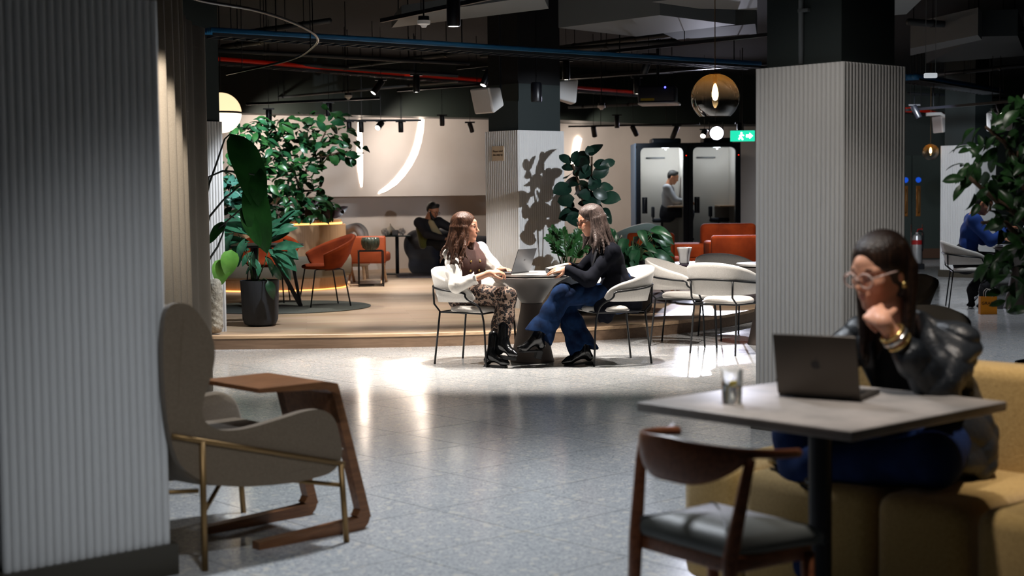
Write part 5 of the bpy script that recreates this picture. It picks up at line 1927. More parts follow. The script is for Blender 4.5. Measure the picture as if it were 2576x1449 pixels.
# ------------------------------------------------------------------ planted island with bench
IC = Vector((-3.34, 20.75, PZ))
isl = thing('planter_island', 'round oak planter drum with a glowing rim and upholstered bench ring', 'planter', IC)
M_OAKV = wood_mat('oak_veneer', (176, 142, 108), (160, 126, 92), 0.5, (20, 20, 1.5))
MB().lathe([(0.0, 0.12), (1.0, 0.12), (1.0, 0.885), (0.97, 0.885), (0.97, 0.86), (0, 0.86)], seg=72).build('drum', M_OAKV, isl, 40)
MB().lathe([(0.94, 0.89), (0.95, 0.89), (0.95, 0.915), (0.94, 0.915)], seg=72, close=True).build('rim_light', M_STRIP2, isl, 40)
MB().lathe([(0.80, 0.915), (0.94, 0.915), (0.94, 0.955), (0.80, 0.955)], seg=72, close=True).build('rim_cap', M_OAKV, isl, 40)
MB().lathe([(1.0, 0.17), (1.05, 0.17), (1.07, 0.20), (1.075, 0.40), (1.06, 0.45), (1.02, 0.47), (1.0, 0.47)], seg=72, close=True).build('bench_ring', M_OLIVE, isl, True)
MB().lathe([(0.0, 0.0), (0.985, 0.0), (0.985, 0.17), (0.0, 0.17)], seg=72).build('base_ring', M_OAKV, isl, 40)
MB().lathe([(1.0, 0.005), (1.012, 0.005), (1.012, 0.018), (1.0, 0.018)], seg=72, close=True).build('floor_light', M_STRIP2, isl, 40)
MB().lathe([(0, 0.90), (0.80, 0.90), (0.80, 0.93), (0, 0.94)], seg=36).build('soil', mat('soil', (38, 28, 22), 0.95), isl)


def bush(name, label, c, meshes, n, region, leafL, Yc, dY, seed, wide=1.1, trunk=None, dens=None, droop=0.0):
    """leaves scattered over the crown that the survey outlines: region(x, y) -> bool in pixels; leaf clusters hang on twigs"""
    rs = random.Random(seed)
    root = thing(name, label, 'plant', c)
    x0, x1, y0, y1, ok = region
    got = 0
    tries = 0
    while got < n and tries < n * 60:
        tries += 1
        x, y = rs.uniform(x0, x1), rs.uniform(y0, y1)
        if not ok(x, y, rs):
            continue
        b = PY(x, y, Yc + rs.uniform(-dY, dY))
        L = leafL * rs.uniform(0.7, 1.25)
        a = rs.uniform(0, 2 * PI)
        d = Vector((math.cos(a), math.sin(a) * 0.7, rs.uniform(-0.9, 0.45) - droop)).normalized()
        put_leaf(root, meshes[got % len(meshes)], b, b + d * L, (rs.uniform(-.5, .5), -0.6, 0.8), rs.uniform(-0.6, 0.6), wide)
        got += 1
    for tr_ in trunk or []:
        stem(root, [PY(x, y, Yy) for x, y, Yy in tr_], 0.018, M_BARK, 'trunk')
    return root


def inside(polys):
    def f(x, y, rs):
        for (cx_, cy_, rx, ry) in polys:
            if ((x - cx_) / rx) ** 2 + ((y - cy_) / ry) ** 2 < 1:
                return True
        return False
    return f


bush('fishtail_palm', 'tall tree with ragged fishtail leaves rising from the planter island', (-3.0, 20.7, 1.06), L_TREE, 295,
     (590, 930, 262, 560, inside([(780, 330, 85, 55), (840, 360, 60, 40), (880, 385, 42, 16), (730, 390, 80, 60), (830, 290, 30, 28), (760, 460, 60, 40), (790, 500, 45, 22), (690, 330, 60, 35)])), 0.165, 20.3, 0.45, 5, 1.35,
     [[(760, 565, 20.6), (750, 470, 20.5), (735, 400, 20.4)], [(750, 470, 20.5), (790, 390, 20.4), (820, 330, 20.3)], [(790, 400, 20.4), (850, 385, 20.3), (915, 385, 20.2)], [(750, 480, 20.5), (800, 480, 20.4), (830, 510, 20.3)]])
bush('leafy_shrub', 'dense green shrub at the left of the planter island', (-3.6, 20.4, 1.06), L_SHRUB, 280,
     (560, 740, 295, 560, inside([(650, 340, 80, 45), (610, 420, 50, 70), (700, 440, 60, 60), (620, 500, 50, 40), (715, 510, 50, 40)])), 0.165, 19.9, 0.4, 6, 1.3,
     [[(640, 580, 20.2), (640, 480, 20.1), (650, 380, 20.0)]])
bush('blue_leaf_plant', 'plant with pale blue-green round leaves behind the banana leaves', (-3.5, 19.9, 1.06), [L_BLUE], 34,
     (565, 640, 440, 540, inside([(585, 460, 28, 26), (600, 500, 36, 30)])), 0.15, 19.6, 0.15, 8, 1.3, [[(600, 580, 19.9), (600, 510, 19.8)]])
bush('croton_plant', 'low plant with dark and yellow-edged leaves on the planter rim', (-2.75, 20.1, 1.06), [L_DARK[0], L_DARK[1], L_SHRUB[0]], 70,
     (730, 860, 495, 560, inside([(760, 535, 40, 26), (800, 520, 40, 26)])), 0.16, 20.0, 0.2, 9, 1.2, [[(780, 565, 20.1), (780, 530, 20.0)]])
sw = thing('sword_plant', 'upright sword-leaf plant at the right end of the planter island', 'plant', (-2.62, 20.15, 1.06))
for i in range(16):
    b = PY(rr.uniform(805, 838), 560, 20.1)
    put_leaf(sw, L_SWORD, b, b + Vector((rr.uniform(-0.09, 0.09), rr.uniform(-0.08, 0.05), rr.uniform(0.18, 0.32))), (rr.uniform(-.3, .3), -1, 0.1), 0, 1.2)
for b, t in (((835, 548), (868, 520)), ((830, 550), (790, 505)), ((800, 552), (815, 498)), ((770, 550), (800, 500))):
    put_leaf(sw, leaf_mesh('maroon_leaf', leaf_mat('maroon_leaf_skin', (36, 24, 26), (58, 40, 36), 0.35), 0.4, 0.15, 0.3, 0.7), PY(*b, 20.0), PY(*t, 19.9), (0, -1, 0.3), 0, 1.2, 'maroon_leaf')

# ------------------------------------------------------------------ right foreground foliage
def rb(x, y, rs):
    bd = np.interp(y, [230, 260, 320, 390, 420, 470, 530, 590, 640, 700, 760, 800], [2530, 2490, 2440, 2400, 2392, 2400, 2450, 2470, 2470, 2480, 2530, 2560])
    if x < bd:
        return False
    return rs.random() < min(1.0, 0.30 + (x - bd) / 150)


bush('weeping_fig', 'dark weeping fig with dense leaves hanging in at the right edge', (2.85, 7.6, 0), L_DARK, 290, (2385, 2640, 228, 800, rb), 0.105, 7.5, 0.32, 17, 1.15,
     [[(2640, 1050, 7.6), (2620, 800, 7.6), (2590, 560, 7.55), (2560, 380, 7.5)], [(2590, 560, 7.55), (2500, 500, 7.5), (2420, 430, 7.45)], [(2600, 640, 7.55), (2530, 560, 7.5), (2470, 560, 7.4)], [(2600, 500, 7.5), (2530, 360, 7.5), (2480, 320, 7.4)]], droop=0.35)
fig_pot = thing('planter', 'charcoal planter holding the weeping fig beyond the right edge', 'planter', (2.85, 7.6, 0))
pot(fig_pot, 0.20, 0.23, 0.50, M_POTD)

# ------------------------------------------------------------------ dining set with rust velvet chairs
rug = MB().lathe([(0, 0), (0.98, 0), (0.985, 0.006), (0.975, 0.010), (0, 0.010)], seg=64).build('round_rug', mat('green_grey_rug', (86, 90, 84), 0.95, noise=(60, (74, 78, 72)), bump=(200, 0.4)), None, 40, (-2.62, 16.95, PZ + 0.002))
tag(rug, 'round grey-green rug under the rust velvet chairs', 'rug')
dt = thing('dining_table', 'dark round dining table on splayed black legs behind the dark pot', 'table', (-2.95, 16.85, PZ + 0.012))
MB().lathe([(0, 0.70), (0.56, 0.70), (0.57, 0.715), (0.56, 0.725), (0, 0.725)], seg=48).build('tabletop', M_DARKMET, dt, 40)
for k in range(4):
    a = PI / 4 + k * PI / 2 - 0.55
    MB().tube([(0.16 * math.cos(a), 0.16 * math.sin(a), 0.70), (0.52 * math.cos(a), 0.52 * math.sin(a), 0.0)], 0.034, 4).build('leg', M_BLACK, dt)
    MB().tube([(0.40 * math.cos(a), 0.40 * math.sin(a), 0.70), (0.52 * math.cos(a), 0.52 * math.sin(a), 0.0)], 0.024, 4).build('brace', M_BLACK, dt)


def velvet_chair(loc, deg, label):
    t = thing('velvet_chair', label, 'chair', loc, math.radians(deg), group='rust velvet shell chairs')
    rows = []
    for i in range(29):
        u = -1 + i / 14
        a = abs(u)
        phi = math.radians(115) * u
        x, y = -0.235 * math.cos(phi), 0.275 * math.sin(phi)
        top = 0.83 - 0.22 * a ** 1.4
        n = Vector((x, y, 0)).normalized()
        row = []
        for f in (0, 0.12, 0.3, 0.5, 0.7, 0.88, 1.0):
            s_ = 0.55 + 0.45 * min(1, f * 2.2) ** 0.7
            row.append(Vector((x * s_, y * s_, 0.44 + (top - 0.44) * f ** 1.05)) + n * 0.09 * f * f)
        rows.append(row)
    o = MB().grid(rows).build('shell', M_VELVET, t, True)
    o.modifiers.new('thick', 'SOLIDIFY').thickness = 0.03
    MB().lathe([(0, 0.43), (0.20, 0.43), (0.235, 0.445), (0.235, 0.465), (0.20, 0.485), (0, 0.49)], (0.045, 0, 0), seg=32).build('seat', M_VELVET, t, True)
    for sx in (-1, 1):
        for sy in (-1, 1):
            MB().tube([(sx * 0.10 + 0.02, sy * 0.16, 0.435), (sx * 0.17 + 0.02, sy * 0.20, 0.42), (sx * 0.24 + 0.02, sy * 0.23, 0.0)], 0.009, 8).build('leg', M_TUBE, t, True)
    MB().tube([(0.13, -0.18, 0.428), (0.13, 0.18, 0.428), (-0.1, 0.18, 0.428), (-0.1, -0.18, 0.428), (0.13, -0.18, 0.428)], 0.008, 6).build('seat_frame', M_TUBE, t)
    return t


velvet_chair((-2.16, 17.05, PZ + 0.012), 205, 'rust velvet shell chair facing the dark dining table')
velvet_chair((-3.55, 16.55, PZ + 0.012), 25, 'rust velvet shell chair hidden behind the dark pot')
velvet_chair((-2.95, 17.75, PZ + 0.012), -90, 'rust velvet shell chair on the far side of the dining table')

# rough stone stump behind the curtain
st_o = thing('stone_stump', 'rough pale stone stump at the foot of the left platform column', 'stone', (-2.77, 13.66, PZ))
solid('stone', [CN((-2.78, 13.68, 0.22), (-2.775, 13.68, 0.58), 0.085, 0.075, 0.02)], mat('rough_stone', (176, 168, 152), 0.95, noise=(30, (140, 132, 118)), bump=(60, 0.8)), st_o, 0.012, folds(0.012, 90, 51))

# ------------------------------------------------------------------ curtains on the curved rail
CRv = spline([P(430, -30, 2.62), P(500, 0, 2.62), P(640, 25, 2.62), P(740, 58, 2.62), P(795, 90, 2.62), P(790, 115, 2.62), P(730, 150, 2.62), P(570, 187, 2.62)], 8)
rail = thing('curtain_rail', 'slim curved ceiling curtain rail sweeping over the platform step', 'curtain rail', (CRv[20].x, CRv[20].y, 2.62))
MB().tube([p - rail.location for p in CRv], 0.011, 8).build('track', mat('rail_metal', (78, 78, 82), 0.25, 0.8), rail, True)
for i in (6, 18, 30, 42, 54):
    MB().tube([CRv[i] - rail.location, CRv[i] + Vector((0, 0, 1.05)) - rail.location], 0.004, 6).build('hanger_rod', M_BLACK, rail)


def curtain(label, pts, z1, z0, amp, nf, m, seed):
    rs = random.Random(seed)
    path = spline(pts, 12)
    rows = [[], [], []]
    n = len(path)
    cum = [0]
    for a, b in zip(path[:-1], path[1:]):
        cum.append(cum[-1] + (b - a).length)
    N = nf * 10
    top, bot = [], []
    for i in range(N + 1):
        s_ = cum[-1] * i / N
        k = min(n - 2, max(0, next((j for j in range(n - 1) if cum[j + 1] >= s_), n - 2)))
        f = (s_ - cum[k]) / max(1e-6, cum[k + 1] - cum[k])
        p = path[k].lerp(path[k + 1], f)
        t = (path[k + 1] - path[k]).normalized()
        nn = Vector((-t.y, t.x, 0))
        w = amp * math.sin(2 * PI * i / 10)
        top.append(p + nn * w * 0.8 + Vector((0, 0, z1 - p.z)))
        bot.append(p + nn * w * 1.2 + Vector((0, 0, z0 - p.z)))
    root = thing('curtain', label, 'curtain', (path[n // 2].x, path[n // 2].y, z0))
    o = MB().grid([[p - root.location for p in top], [p - root.location for p in bot]]).build('drape', m, root, True)
    o.modifiers.new('thick', 'SOLIDIFY').thickness = 0.004
    return root


M_CURT = mat('beige_linen', (186, 172, 152), 0.9, noise=(200, (172, 158, 138)), bump=(300, 0.3))
M_CURT2 = mat('grey_linen', (140, 132, 122), 0.9, bump=(300, 0.3))
curtain('beige linen curtain hanging just behind the left column', [PY(380, 300, 8.1), PY(425, 300, 8.6), PY(448, 300, 9.0)], 2.60, 0.02, 0.06, 4, M_CURT, 1)
curtain('plain grey-beige curtain panel right of the pleated curtain', [PY(452, 300, 9.5), PY(474, 300, 9.9), PY(492, 300, 10.3), PY(519, 300, 10.5)], 2.60, 0.02, 0.016, 3, M_CURT2, 2)

# ------------------------------------------------------------------ lounge corner at the back: armchair, side table, stand
nav = thing('armchair', 'rounded navy felt armchair below the glowing arc light', 'armchair', (-0.98, 24.0, PZ), math.radians(-50))
nv = [CN((-0.36, -0.42, 0.42), (0.36, -0.50, 0.40), 0.215, 0.20, 0.05), CN((-0.36, 0.42, 0.42), (0.36, 0.50, 0.40), 0.215, 0.20, 0.05), CN((-0.42, -0.38, 0.50), (-0.42, 0.38, 0.50), 0.22, None, 0.06), CN((-0.36, -0.42, 0.14), (0.34, -0.46, 0.14), 0.16, None, 0.08), CN((-0.36, 0.42, 0.14), (0.34, 0.46, 0.14), 0.16, None, 0.08)]
v_, q_ = sdf_mesh(nv, 0.016)
np_object('shell', v_, q_, M_NAVY, nav)
MB().box((0.05, 0, 0.27), (0.80, 0.70, 0.30), bev=0.09).build('seat_cushion', M_NAVY, nav, True)
cu = MB().box((0, 0, 0), (0.12, 0.40, 0.40), bev=0.055).build('cushion', mat('olive_velvet', (84, 82, 22), 0.85, sheen=0.4), None, True, (-1.33, 23.55, PZ + 0.62))
cu.rotation_euler = (0, -0.3, math.radians(-50))
tag(cu, 'olive green velvet cushion tucked behind the bearded man', 'cushion')
rug2 = MB().prism([(-1.9, 23.9), (-1.75, 22.8), (0.9, 22.4), (0.9, 24.2), (-0.6, 24.9)], PZ + 0.001, PZ + 0.012).build('lounge_rug', mat('mottled_grey_rug', (120, 112, 116), 0.95, noise=(20, (84, 80, 84)), bump=(150, 0.4)))
tag(rug2, 'mottled grey rug in front of the navy armchair', 'rug')
sp = P(1000, 690, PZ)
sdt = thing('side_table', 'slim dark pedestal side table left of the navy armchair', 'side table', (sp.x, sp.y, PZ))
MB().box((0, 0, 0.625), (0.46, 0.42, 0.02), bev=0.004).build('tabletop', mat('dark_teal_metal', (20, 44, 44), 0.4, 0.3), sdt, 40)
MB().tube([(0, 0, 0.01), (0, 0, 0.62)], 0.03, 12).build('pole', M_DARKMET, sdt, True)
MB().box((0, 0, 0.008), (0.40, 0.36, 0.016), bev=0.004).build('foot_plate', M_DARKMET, sdt, 40)
tz = PZ + 0.635
vs_ = thing('vase', 'cream onion-shaped vase on the slim side table', 'vase', (sp.x - 0.11, sp.y + 0.05, tz))
MB().lathe([(0, 0), (0.05, 0), (0.085, 0.035), (0.09, 0.075), (0.05, 0.125), (0.018, 0.155), (0.012, 0.19), (0, 0.19)], seg=28).build('body', mat('cream_ceramic', (214, 200, 180), 0.4), vs_, True)
cp_ = thing('pot', 'small grey square pot on the slim side table', 'pot', (sp.x - 0.02, sp.y - 0.08, tz))
MB().box((0, 0, 0.045), (0.10, 0.10, 0.09), bev=0.012).build('body', mat('grey_ceramic', (110, 108, 106), 0.6), cp_, 40)
for nm, dx, lbl in (('flower_ball', 0.09, 'pale round ceramic flower ball at the right of the side table'), ('flower_ball', -0.19, 'pale round ceramic flower ball at the left of the side table')):
    fb = thing(nm, lbl, 'ornament', (sp.x + dx, sp.y - 0.09, tz))
    for k in range(14):
        a, b = k * 2.4, math.acos(1 - 2 * (k + 0.5) / 14)
        MB().ball((0.042 * math.sin(b) * math.cos(a), 0.042 * math.sin(b) * math.sin(a), 0.062 + 0.042 * math.cos(b)), 0.022, 8, 6).build('petal', mat('pale_ceramic', (206, 196, 186), 0.5), fb, True)

# rust low armchair with wooden legs, ribbed pot on a black stand, white bouclé seat
oc = P(925, 688, PZ)
oa = thing('low_armchair', 'low rust leather armchair with a flat back behind the black plant stand', 'armchair', (-2.12, 21.6, PZ), math.radians(88))
M_RUSTL = mat('rust_leather', (150, 66, 26), 0.6, noise=(4, (136, 58, 22)))
MB().box((-0.30, 0, 0.50), (0.10, 0.62, 0.40), bev=0.03).build('backrest', M_RUSTL, oa, True)
MB().box((0.05, 0, 0.38), (0.66, 0.60, 0.14), bev=0.04).build('seat', M_RUSTL, oa, True)
for s_ in (-1, 1):
    MB().tube([(-0.30, s_ * 0.24, 0.0), (0.12, s_ * 0.24, 0.32)], 0.02, 6).build('leg', M_NOSE, oa)
    MB().tube([(0.30, s_ * 0.24, 0.0), (-0.15, s_ * 0.24, 0.32)], 0.02, 6).build('leg', M_NOSE, oa)
sa, sb = P(900, 722, PZ), P(962, 720, PZ)
sc_ = (sa + sb) / 2 + Vector((0, 0.15, 0))
pst = thing('plant_stand', 'square black wire plant stand in front of the rust armchair', 'stand', (sc_.x, sc_.y, PZ), math.radians(8))
w_, h_ = 0.17, 0.50
for sx in (-1, 1):
    for sy in (-1, 1):
        MB().tube([(sx * w_, sy * w_, 0), (sx * w_, sy * w_, h_)], 0.011, 4).build('leg', M_BLACK, pst)
for z in (0.011, h_):
    MB().tube([(-w_, -w_, z), (w_, -w_, z), (w_, w_, z), (-w_, w_, z), (-w_, -w_, z)], 0.011, 4).build('frame_ring', M_BLACK, pst)
MB().tube([(-w_, 0, h_), (w_, 0, h_)], 0.011, 4).build('cross_bar', M_BLACK, pst)
MB().tube([(0, -w_, h_), (0, w_, h_)], 0.011, 4).build('cross_bar', M_BLACK, pst)
rp = thing('ribbed_pot', 'dark green ribbed ceramic bowl on the black plant stand', 'bowl', (sc_.x, sc_.y, PZ + h_ + 0.011))
rows = []
for r, z in ((0.06, 0.0), (0.105, 0.03), (0.125, 0.08), (0.128, 0.13), (0.115, 0.175), (0.10, 0.18), (0.09, 0.12), (0.05, 0.04)):
    rows.append([Vector(((r * (1 + 0.05 * math.cos(18 * a))) * math.cos(a), (r * (1 + 0.05 * math.cos(18 * a))) * math.sin(a), z)) for a in [2 * PI * k / 108 for k in range(108)]])
mb = MB().grid(rows, closed_u=True)
mb.f.append(tuple(range(108)))
mb.build('bowl', mat('dark_green_glaze', (44, 56, 50), 0.3, noise=(40, (70, 72, 58))), rp, True)
wb = thing('boucle_chair', 'white bouclé seat with a thick looped arm behind the rust armchair', 'chair', (-2.45, 22.4, PZ))
bp_ = [Vector((-0.12, 0, 0.35)), Vector((-0.12, 0, 0.62)), Vector((-0.06, 0, 0.76)), Vector((0.06, 0, 0.80)), Vector((0.15, 0, 0.72)), Vector((0.17, 0, 0.55)), Vector((0.17, 0, 0.35))]
for y in (0.0, 0.55):
    MB().tube([p + Vector((0, y, 0)) for p in spline(bp_, 5)], 0.062, 14).build('looped_arm', M_SHELLF, wb, True)
MB().box((0.02, 0.28, 0.30), (0.5, 0.6, 0.20), bev=0.08).build('seat', M_SHELLF, wb, True)
for s_ in (-1, 1):
    for q in (0.05, 0.5):
        MB().tube([(0.02 + s_ * 0.18, q, 0.0), (0.02 + s_ * 0.16, q, 0.22)], 0.025, 8).build('leg', M_NOSE, wb)

# ------------------------------------------------------------------ right lounge: rust sofas, low table, vase, teal chair
so = thing('rust_sofa', 'rust velvet sofa with a high back in front of the phone booths', 'sofa', (3.15, 20.9, PZ), math.radians(0))
MB().box((-0.02, 0.35, 0.52), (0.80, 0.22, 0.62), bev=0.07).build('back', M_VELVET, so, True)
MB().box((0, 0, 0.32), (1.7, 0.8, 0.24), bev=0.06).build('seat', M_VELVET, so, True)
MB().box((-0.72, 0.0, 0.44), (0.62, 0.80, 0.24), bev=0.05).build('arm', M_VELVET, so, True)
MB().box((0.72, 0.05, 0.46), (0.40, 0.86, 0.30), bev=0.05).build('arm', M_VELVET, so, True)
for x in (-0.8, 0.8):
    for y in (-0.32, 0.32):
        MB().tube([(x, y, 0), (x * 0.97, y, 0.22)], 0.02, 6).build('leg', M_NOSE, so)
sc2 = P(1845, 700, PZ)
so2 = thing('rust_armchair', 'rust velvet armchair seen from behind beside the right column', 'armchair', (2.98, 19.3, PZ), math.radians(90))
MB().box((-0.30, 0, 0.44), (0.16, 0.80, 0.56), bev=0.04).build('back', M_VELVET, so2, True)
MB().box((0.05, 0, 0.32), (0.66, 0.66, 0.22), bev=0.05).build('seat', M_VELVET, so2, True)
MB().box((0.05, -0.36, 0.42), (0.6, 0.12, 0.44), bev=0.04).build('arm', M_VELVET, so2, True)
MB().box((0.05, 0.36, 0.42), (0.6, 0.12, 0.44), bev=0.04).build('arm', M_VELVET, so2, True)
for x in (-0.26, 0.3):
    for y in (-0.3, 0.3):
        MB().tube([(x, y, 0), (x, y * 0.95, 0.22)], 0.02, 6).build('leg', M_NOSE, so2)
oc = P(1660, 745, PZ)
so3 = thing('rust_armchair', 'rust velvet armchair on crossed wooden legs beside the peace lily', 'armchair', (1.78, 18.3, PZ), math.radians(75))
MB().box((-0.28, 0, 0.54), (0.12, 0.58, 0.50), bev=0.04).build('back', M_VELVET, so3, True)
MB().box((0.08, 0, 0.40), (0.60, 0.56, 0.16), bev=0.05).build('seat', M_VELVET, so3, True)
for s_ in (-1, 1):
    MB().tube([(-0.30, s_ * 0.25, 0.0), (0.10, s_ * 0.25, 0.34)], 0.024, 6).build('leg', M_WALNUT, so3)
    MB().tube([(0.32, s_ * 0.25, 0.0), (-0.12, s_ * 0.25, 0.34)], 0.024, 6).build('leg', M_WALNUT, so3)
bxp = PY(1676, 610, 19.4)
gb = thing('side_cube', 'small dark green drum side table among the rust seats', 'side table', (2.05, 19.5, PZ))
MB().lathe([(0, 0), (0.10, 0), (0.02, 0.02), (0.02, 0.60), (0.075, 0.62), (0.075, 0.735), (0.07, 0.74), (0, 0.74)], seg=28).build('drum', mat('dark_green_lacquer', (18, 34, 26), 0.4), gb, 40)
lt = thing('coffee_table', 'dark low coffee table with the white vase, behind the empty white chairs', 'table', (2.15, 16.9, PZ))
MB().lathe([(0, 0.44), (0.44, 0.44), (0.45, 0.455), (0.44, 0.465), (0, 0.465)], seg=48).build('tabletop', mat('plum_lacquer', (58, 46, 62), 0.3), lt, 40)
MB().lathe([(0, 0.0), (0.26, 0.0), (0.26, 0.02), (0.04, 0.05), (0.04, 0.44), (0, 0.44)], seg=32).build('pedestal', M_DARKMET, lt, 40)
wv_ = thing('lobed_vase', 'white lobed vase standing on the dark coffee table', 'vase', (1.965, 16.75, PZ + 0.465))
rows = []
for r, z in ((0.050, 0.0), (0.055, 0.02), (0.058, 0.08), (0.066, 0.13), (0.078, 0.17), (0.080, 0.188), (0.068, 0.192), (0.060, 0.15), (0.045, 0.05)):
    rows.append([Vector(((r * (1 + 0.13 * math.cos(5 * a))) * math.cos(a), (r * (1 + 0.13 * math.cos(5 * a))) * math.sin(a), z)) for a in [2 * PI * k / 60 for k in range(60)]])
mb = MB().grid(rows, closed_u=True)
mb.f.append(tuple(range(60)))
mb.build('body', mat('white_glaze', (238, 238, 236), 0.25), wv_, True)
tl = thing('teal_armchair', 'teal armchair with a curved back seen behind the blazer woman', 'armchair', (1.75, 20.4, PZ), math.radians(110))
rows = []
for i in range(25):
    u = -1 + i / 12
    phi = math.radians(100) * u
    x, y = -0.36 * math.cos(phi), 0.42 * math.sin(phi)
    top = 0.86 - 0.22 * abs(u) ** 1.5
    rows.append([Vector((x * (0.75 + 0.25 * f), y * (0.75 + 0.25 * f), 0.22 + (top - 0.22) * f)) for f in (0, 0.3, 0.6, 0.85, 1.0)])
o = MB().grid(rows).build('shell', mat('teal_felt', (58, 78, 84), 0.9, sheen=0.3), tl, True)
o.modifiers.new('thick', 'SOLIDIFY').thickness = 0.07
MB().box((0.05, 0, 0.32), (0.6, 0.6, 0.2), bev=0.06).build('seat', MATS['teal_felt'], tl, True)
for s_ in (-1, 1):
    for q in (-0.2, 0.25):
        MB().tube([(q, s_ * 0.2, 0.0), (q, s_ * 0.18, 0.24)], 0.02, 8).build('leg', M_WALNUT, tl)
rug3 = MB().prism([(1.2, 17.0), (2.9, 16.9), (3.4, 19.2), (3.6, 21.6), (1.1, 21.6)], PZ + 0.001, PZ + 0.012).build('lounge_rug', MATS['mottled_grey_rug'])
tag(rug3, 'mottled grey rug under the rust velvet seats', 'rug')

# ------------------------------------------------------------------ phone booths
M_BFRAME = mat('booth_frame', (22, 32, 44), 0.35, 0.2)
M_BIN = mat('booth_felt', (172, 166, 158), 0.9, bump=(200, 0.2))
M_PANE = mat('booth_glass', (235, 240, 242), 0.02, trans=1.0, ior=1.02)
M_BSIDE = mat('booth_side', (70, 96, 126), 0.5)


def rrect(x0, x1, z0, z1, r, n=6):
    pts = []
    for cx_, cz_, a0 in ((x1 - r, z1 - r, 0), (x0 + r, z1 - r, 90), (x0 + r, z0 + r, 180), (x1 - r, z0 + r, 270)):
        for k in range(n + 1):
            a = math.radians(a0 + 90 * k / n)
            pts.append((cx_ + r * math.cos(a), cz_ + r * math.sin(a)))
    return pts


def booth(x, label, lit):
    t = thing('phone_booth', label, 'phone booth', (x, 27.35, PZ), 0, 'phone booths')
    W_, D_, H_ = 0.96, 1.05, 2.2
    # felt lined shell
    MB().box((0, D_ - 0.03, H_ / 2), (W_, 0.06, H_)).build('rear_wall', M_BIN, t)
    MB().box((-W_ / 2 + 0.03, D_ / 2, H_ / 2), (0.06, D_ - 0.12, H_)).build('side_wall', M_BIN, t)
    MB().box((W_ / 2 - 0.03, D_ / 2, H_ / 2), (0.06, D_ - 0.12, H_)).build('side_wall', M_BIN, t)
    MB().box((W_ / 2 + 0.006, D_ / 2, H_ / 2), (0.012, D_, H_)).build('outer_skin', M_BSIDE, t)
    MB().box((-W_ / 2 - 0.006, D_ / 2, H_ / 2), (0.012, D_, H_)).build('outer_skin', M_BSIDE, t)
    MB().box((0, D_ / 2, H_ - 0.03), (W_, D_, 0.06)).build('roof', M_BFRAME, t)
    MB().box((0, D_ / 2, 0.03), (W_, D_, 0.06)).build('booth_floor', M_BFRAME, t)
    MB().box((0.12, 0.55, H_ + 0.05), (0.55, 0.5, 0.10), bev=0.03).build('fan_box', M_BFRAME, t)
    o_, i_ = rrect(-W_ / 2, W_ / 2, 0.0, H_, 0.14), rrect(-W_ / 2 + 0.085, W_ / 2 - 0.085, 0.07, H_ - 0.085, 0.09)
    rows = [[Vector((p[0], -0.03, p[1])) for p in o_], [Vector((p[0], -0.03, p[1])) for p in i_], [Vector((p[0], 0.05, p[1])) for p in i_], [Vector((p[0], 0.05, p[1])) for p in o_]]
    fr = MB().grid(rows, closed_u=True, closed_v=True).build('door_frame', M_BFRAME, t, 40)
    MB().extrude([Vector((p[0], 0.0, p[1])) for p in i_], (0, 0.008, 0)).build('pane', M_PANE, t)
    hx = -W_ / 2 + 0.16
    MB().tube([(hx, -0.03, 0.92), (hx, -0.075, 0.95), (hx, -0.08, 1.05), (hx, -0.075, 1.15), (hx, -0.03, 1.18)], 0.018, 8).build('handle', M_BFRAME, t, True)
    MB().box((hx, -0.006, 1.05), (0.10, 0.012, 0.30), bev=0.005).build('handle_plate', M_BFRAME, t)
    MB().box((0.30, 0.62, 1.02), (0.32, 0.72, 0.03), bev=0.008).build('shelf_desk', M_NOSE, t)
    MB().lathe([(0, 0), (0.07, 0), (0.07, 0.012), (0, 0.012)], (0.12, 0.5, H_ - 0.075), 20).build('ceiling_lamp', mat('booth_lamp', (255, 250, 240), 0.5, emit=((230, 240, 255), 6 if lit else 1.5)), t)
    MB().box((-0.02, 0.98, 1.95), (0.36, 0.02, 0.03)).build('vent_slot', M_PRINT, t)
    MB().lathe([(0, 0), (0.008, 0), (0.008, 0.01), (0, 0.012)], (W_ / 2 - 0.03, -0.035, H_ - 0.24), 8).build('status_light', mat('red_led', (255, 40, 20), 0.4, emit=((255, 40, 20), 4)), t)
    l = bpy.data.lights.new('booth_lamp', 'POINT')
    l.energy = 34 if lit else 16
    l.color = (0.9, 0.95, 1.0)
    l.shadow_soft_size = 0.015
    lo = bpy.data.objects.new('booth_lamp', l)
    COL.objects.link(lo)
    lo.location = (x + 0.12, 27.35 + 0.45, PZ + H_ - 0.10)
    return t


booth(2.80, 'phone booth with a man working inside, left of the pair', True)
booth(3.77, 'empty phone booth below the bright flood lamp', False)
for x, lab, col in ((2.86, 'grey bar stool inside the occupied phone booth', (58, 64, 74)), (3.95, 'dark bar stool inside the empty phone booth', (34, 40, 54))):
    s_ = thing('bar_stool', lab, 'stool', (x, 27.95, PZ + 0.06))
    ms = mat('stool_%d' % col[0], col, 0.8)
    MB().lathe([(0, 0.0), (0.17, 0.0), (0.17, 0.015), (0.03, 0.03), (0.022, 0.05), (0.022, 0.66), (0, 0.66)], seg=24).build('pedestal', M_DARKMET, s_, 40)
    MB().lathe([(0, 0.66), (0.17, 0.66), (0.19, 0.69), (0.18, 0.73), (0, 0.74)], seg=24).build('seat', ms, s_, True)
    MB().box((-0.17, 0, 0.86), (0.04, 0.30, 0.20), bev=0.018).build('backrest', ms, s_, True)
    MB().tube([(-0.16, 0, 0.70), (-0.185, 0, 0.82)], 0.015, 6).build('back_post', M_DARKMET, s_)


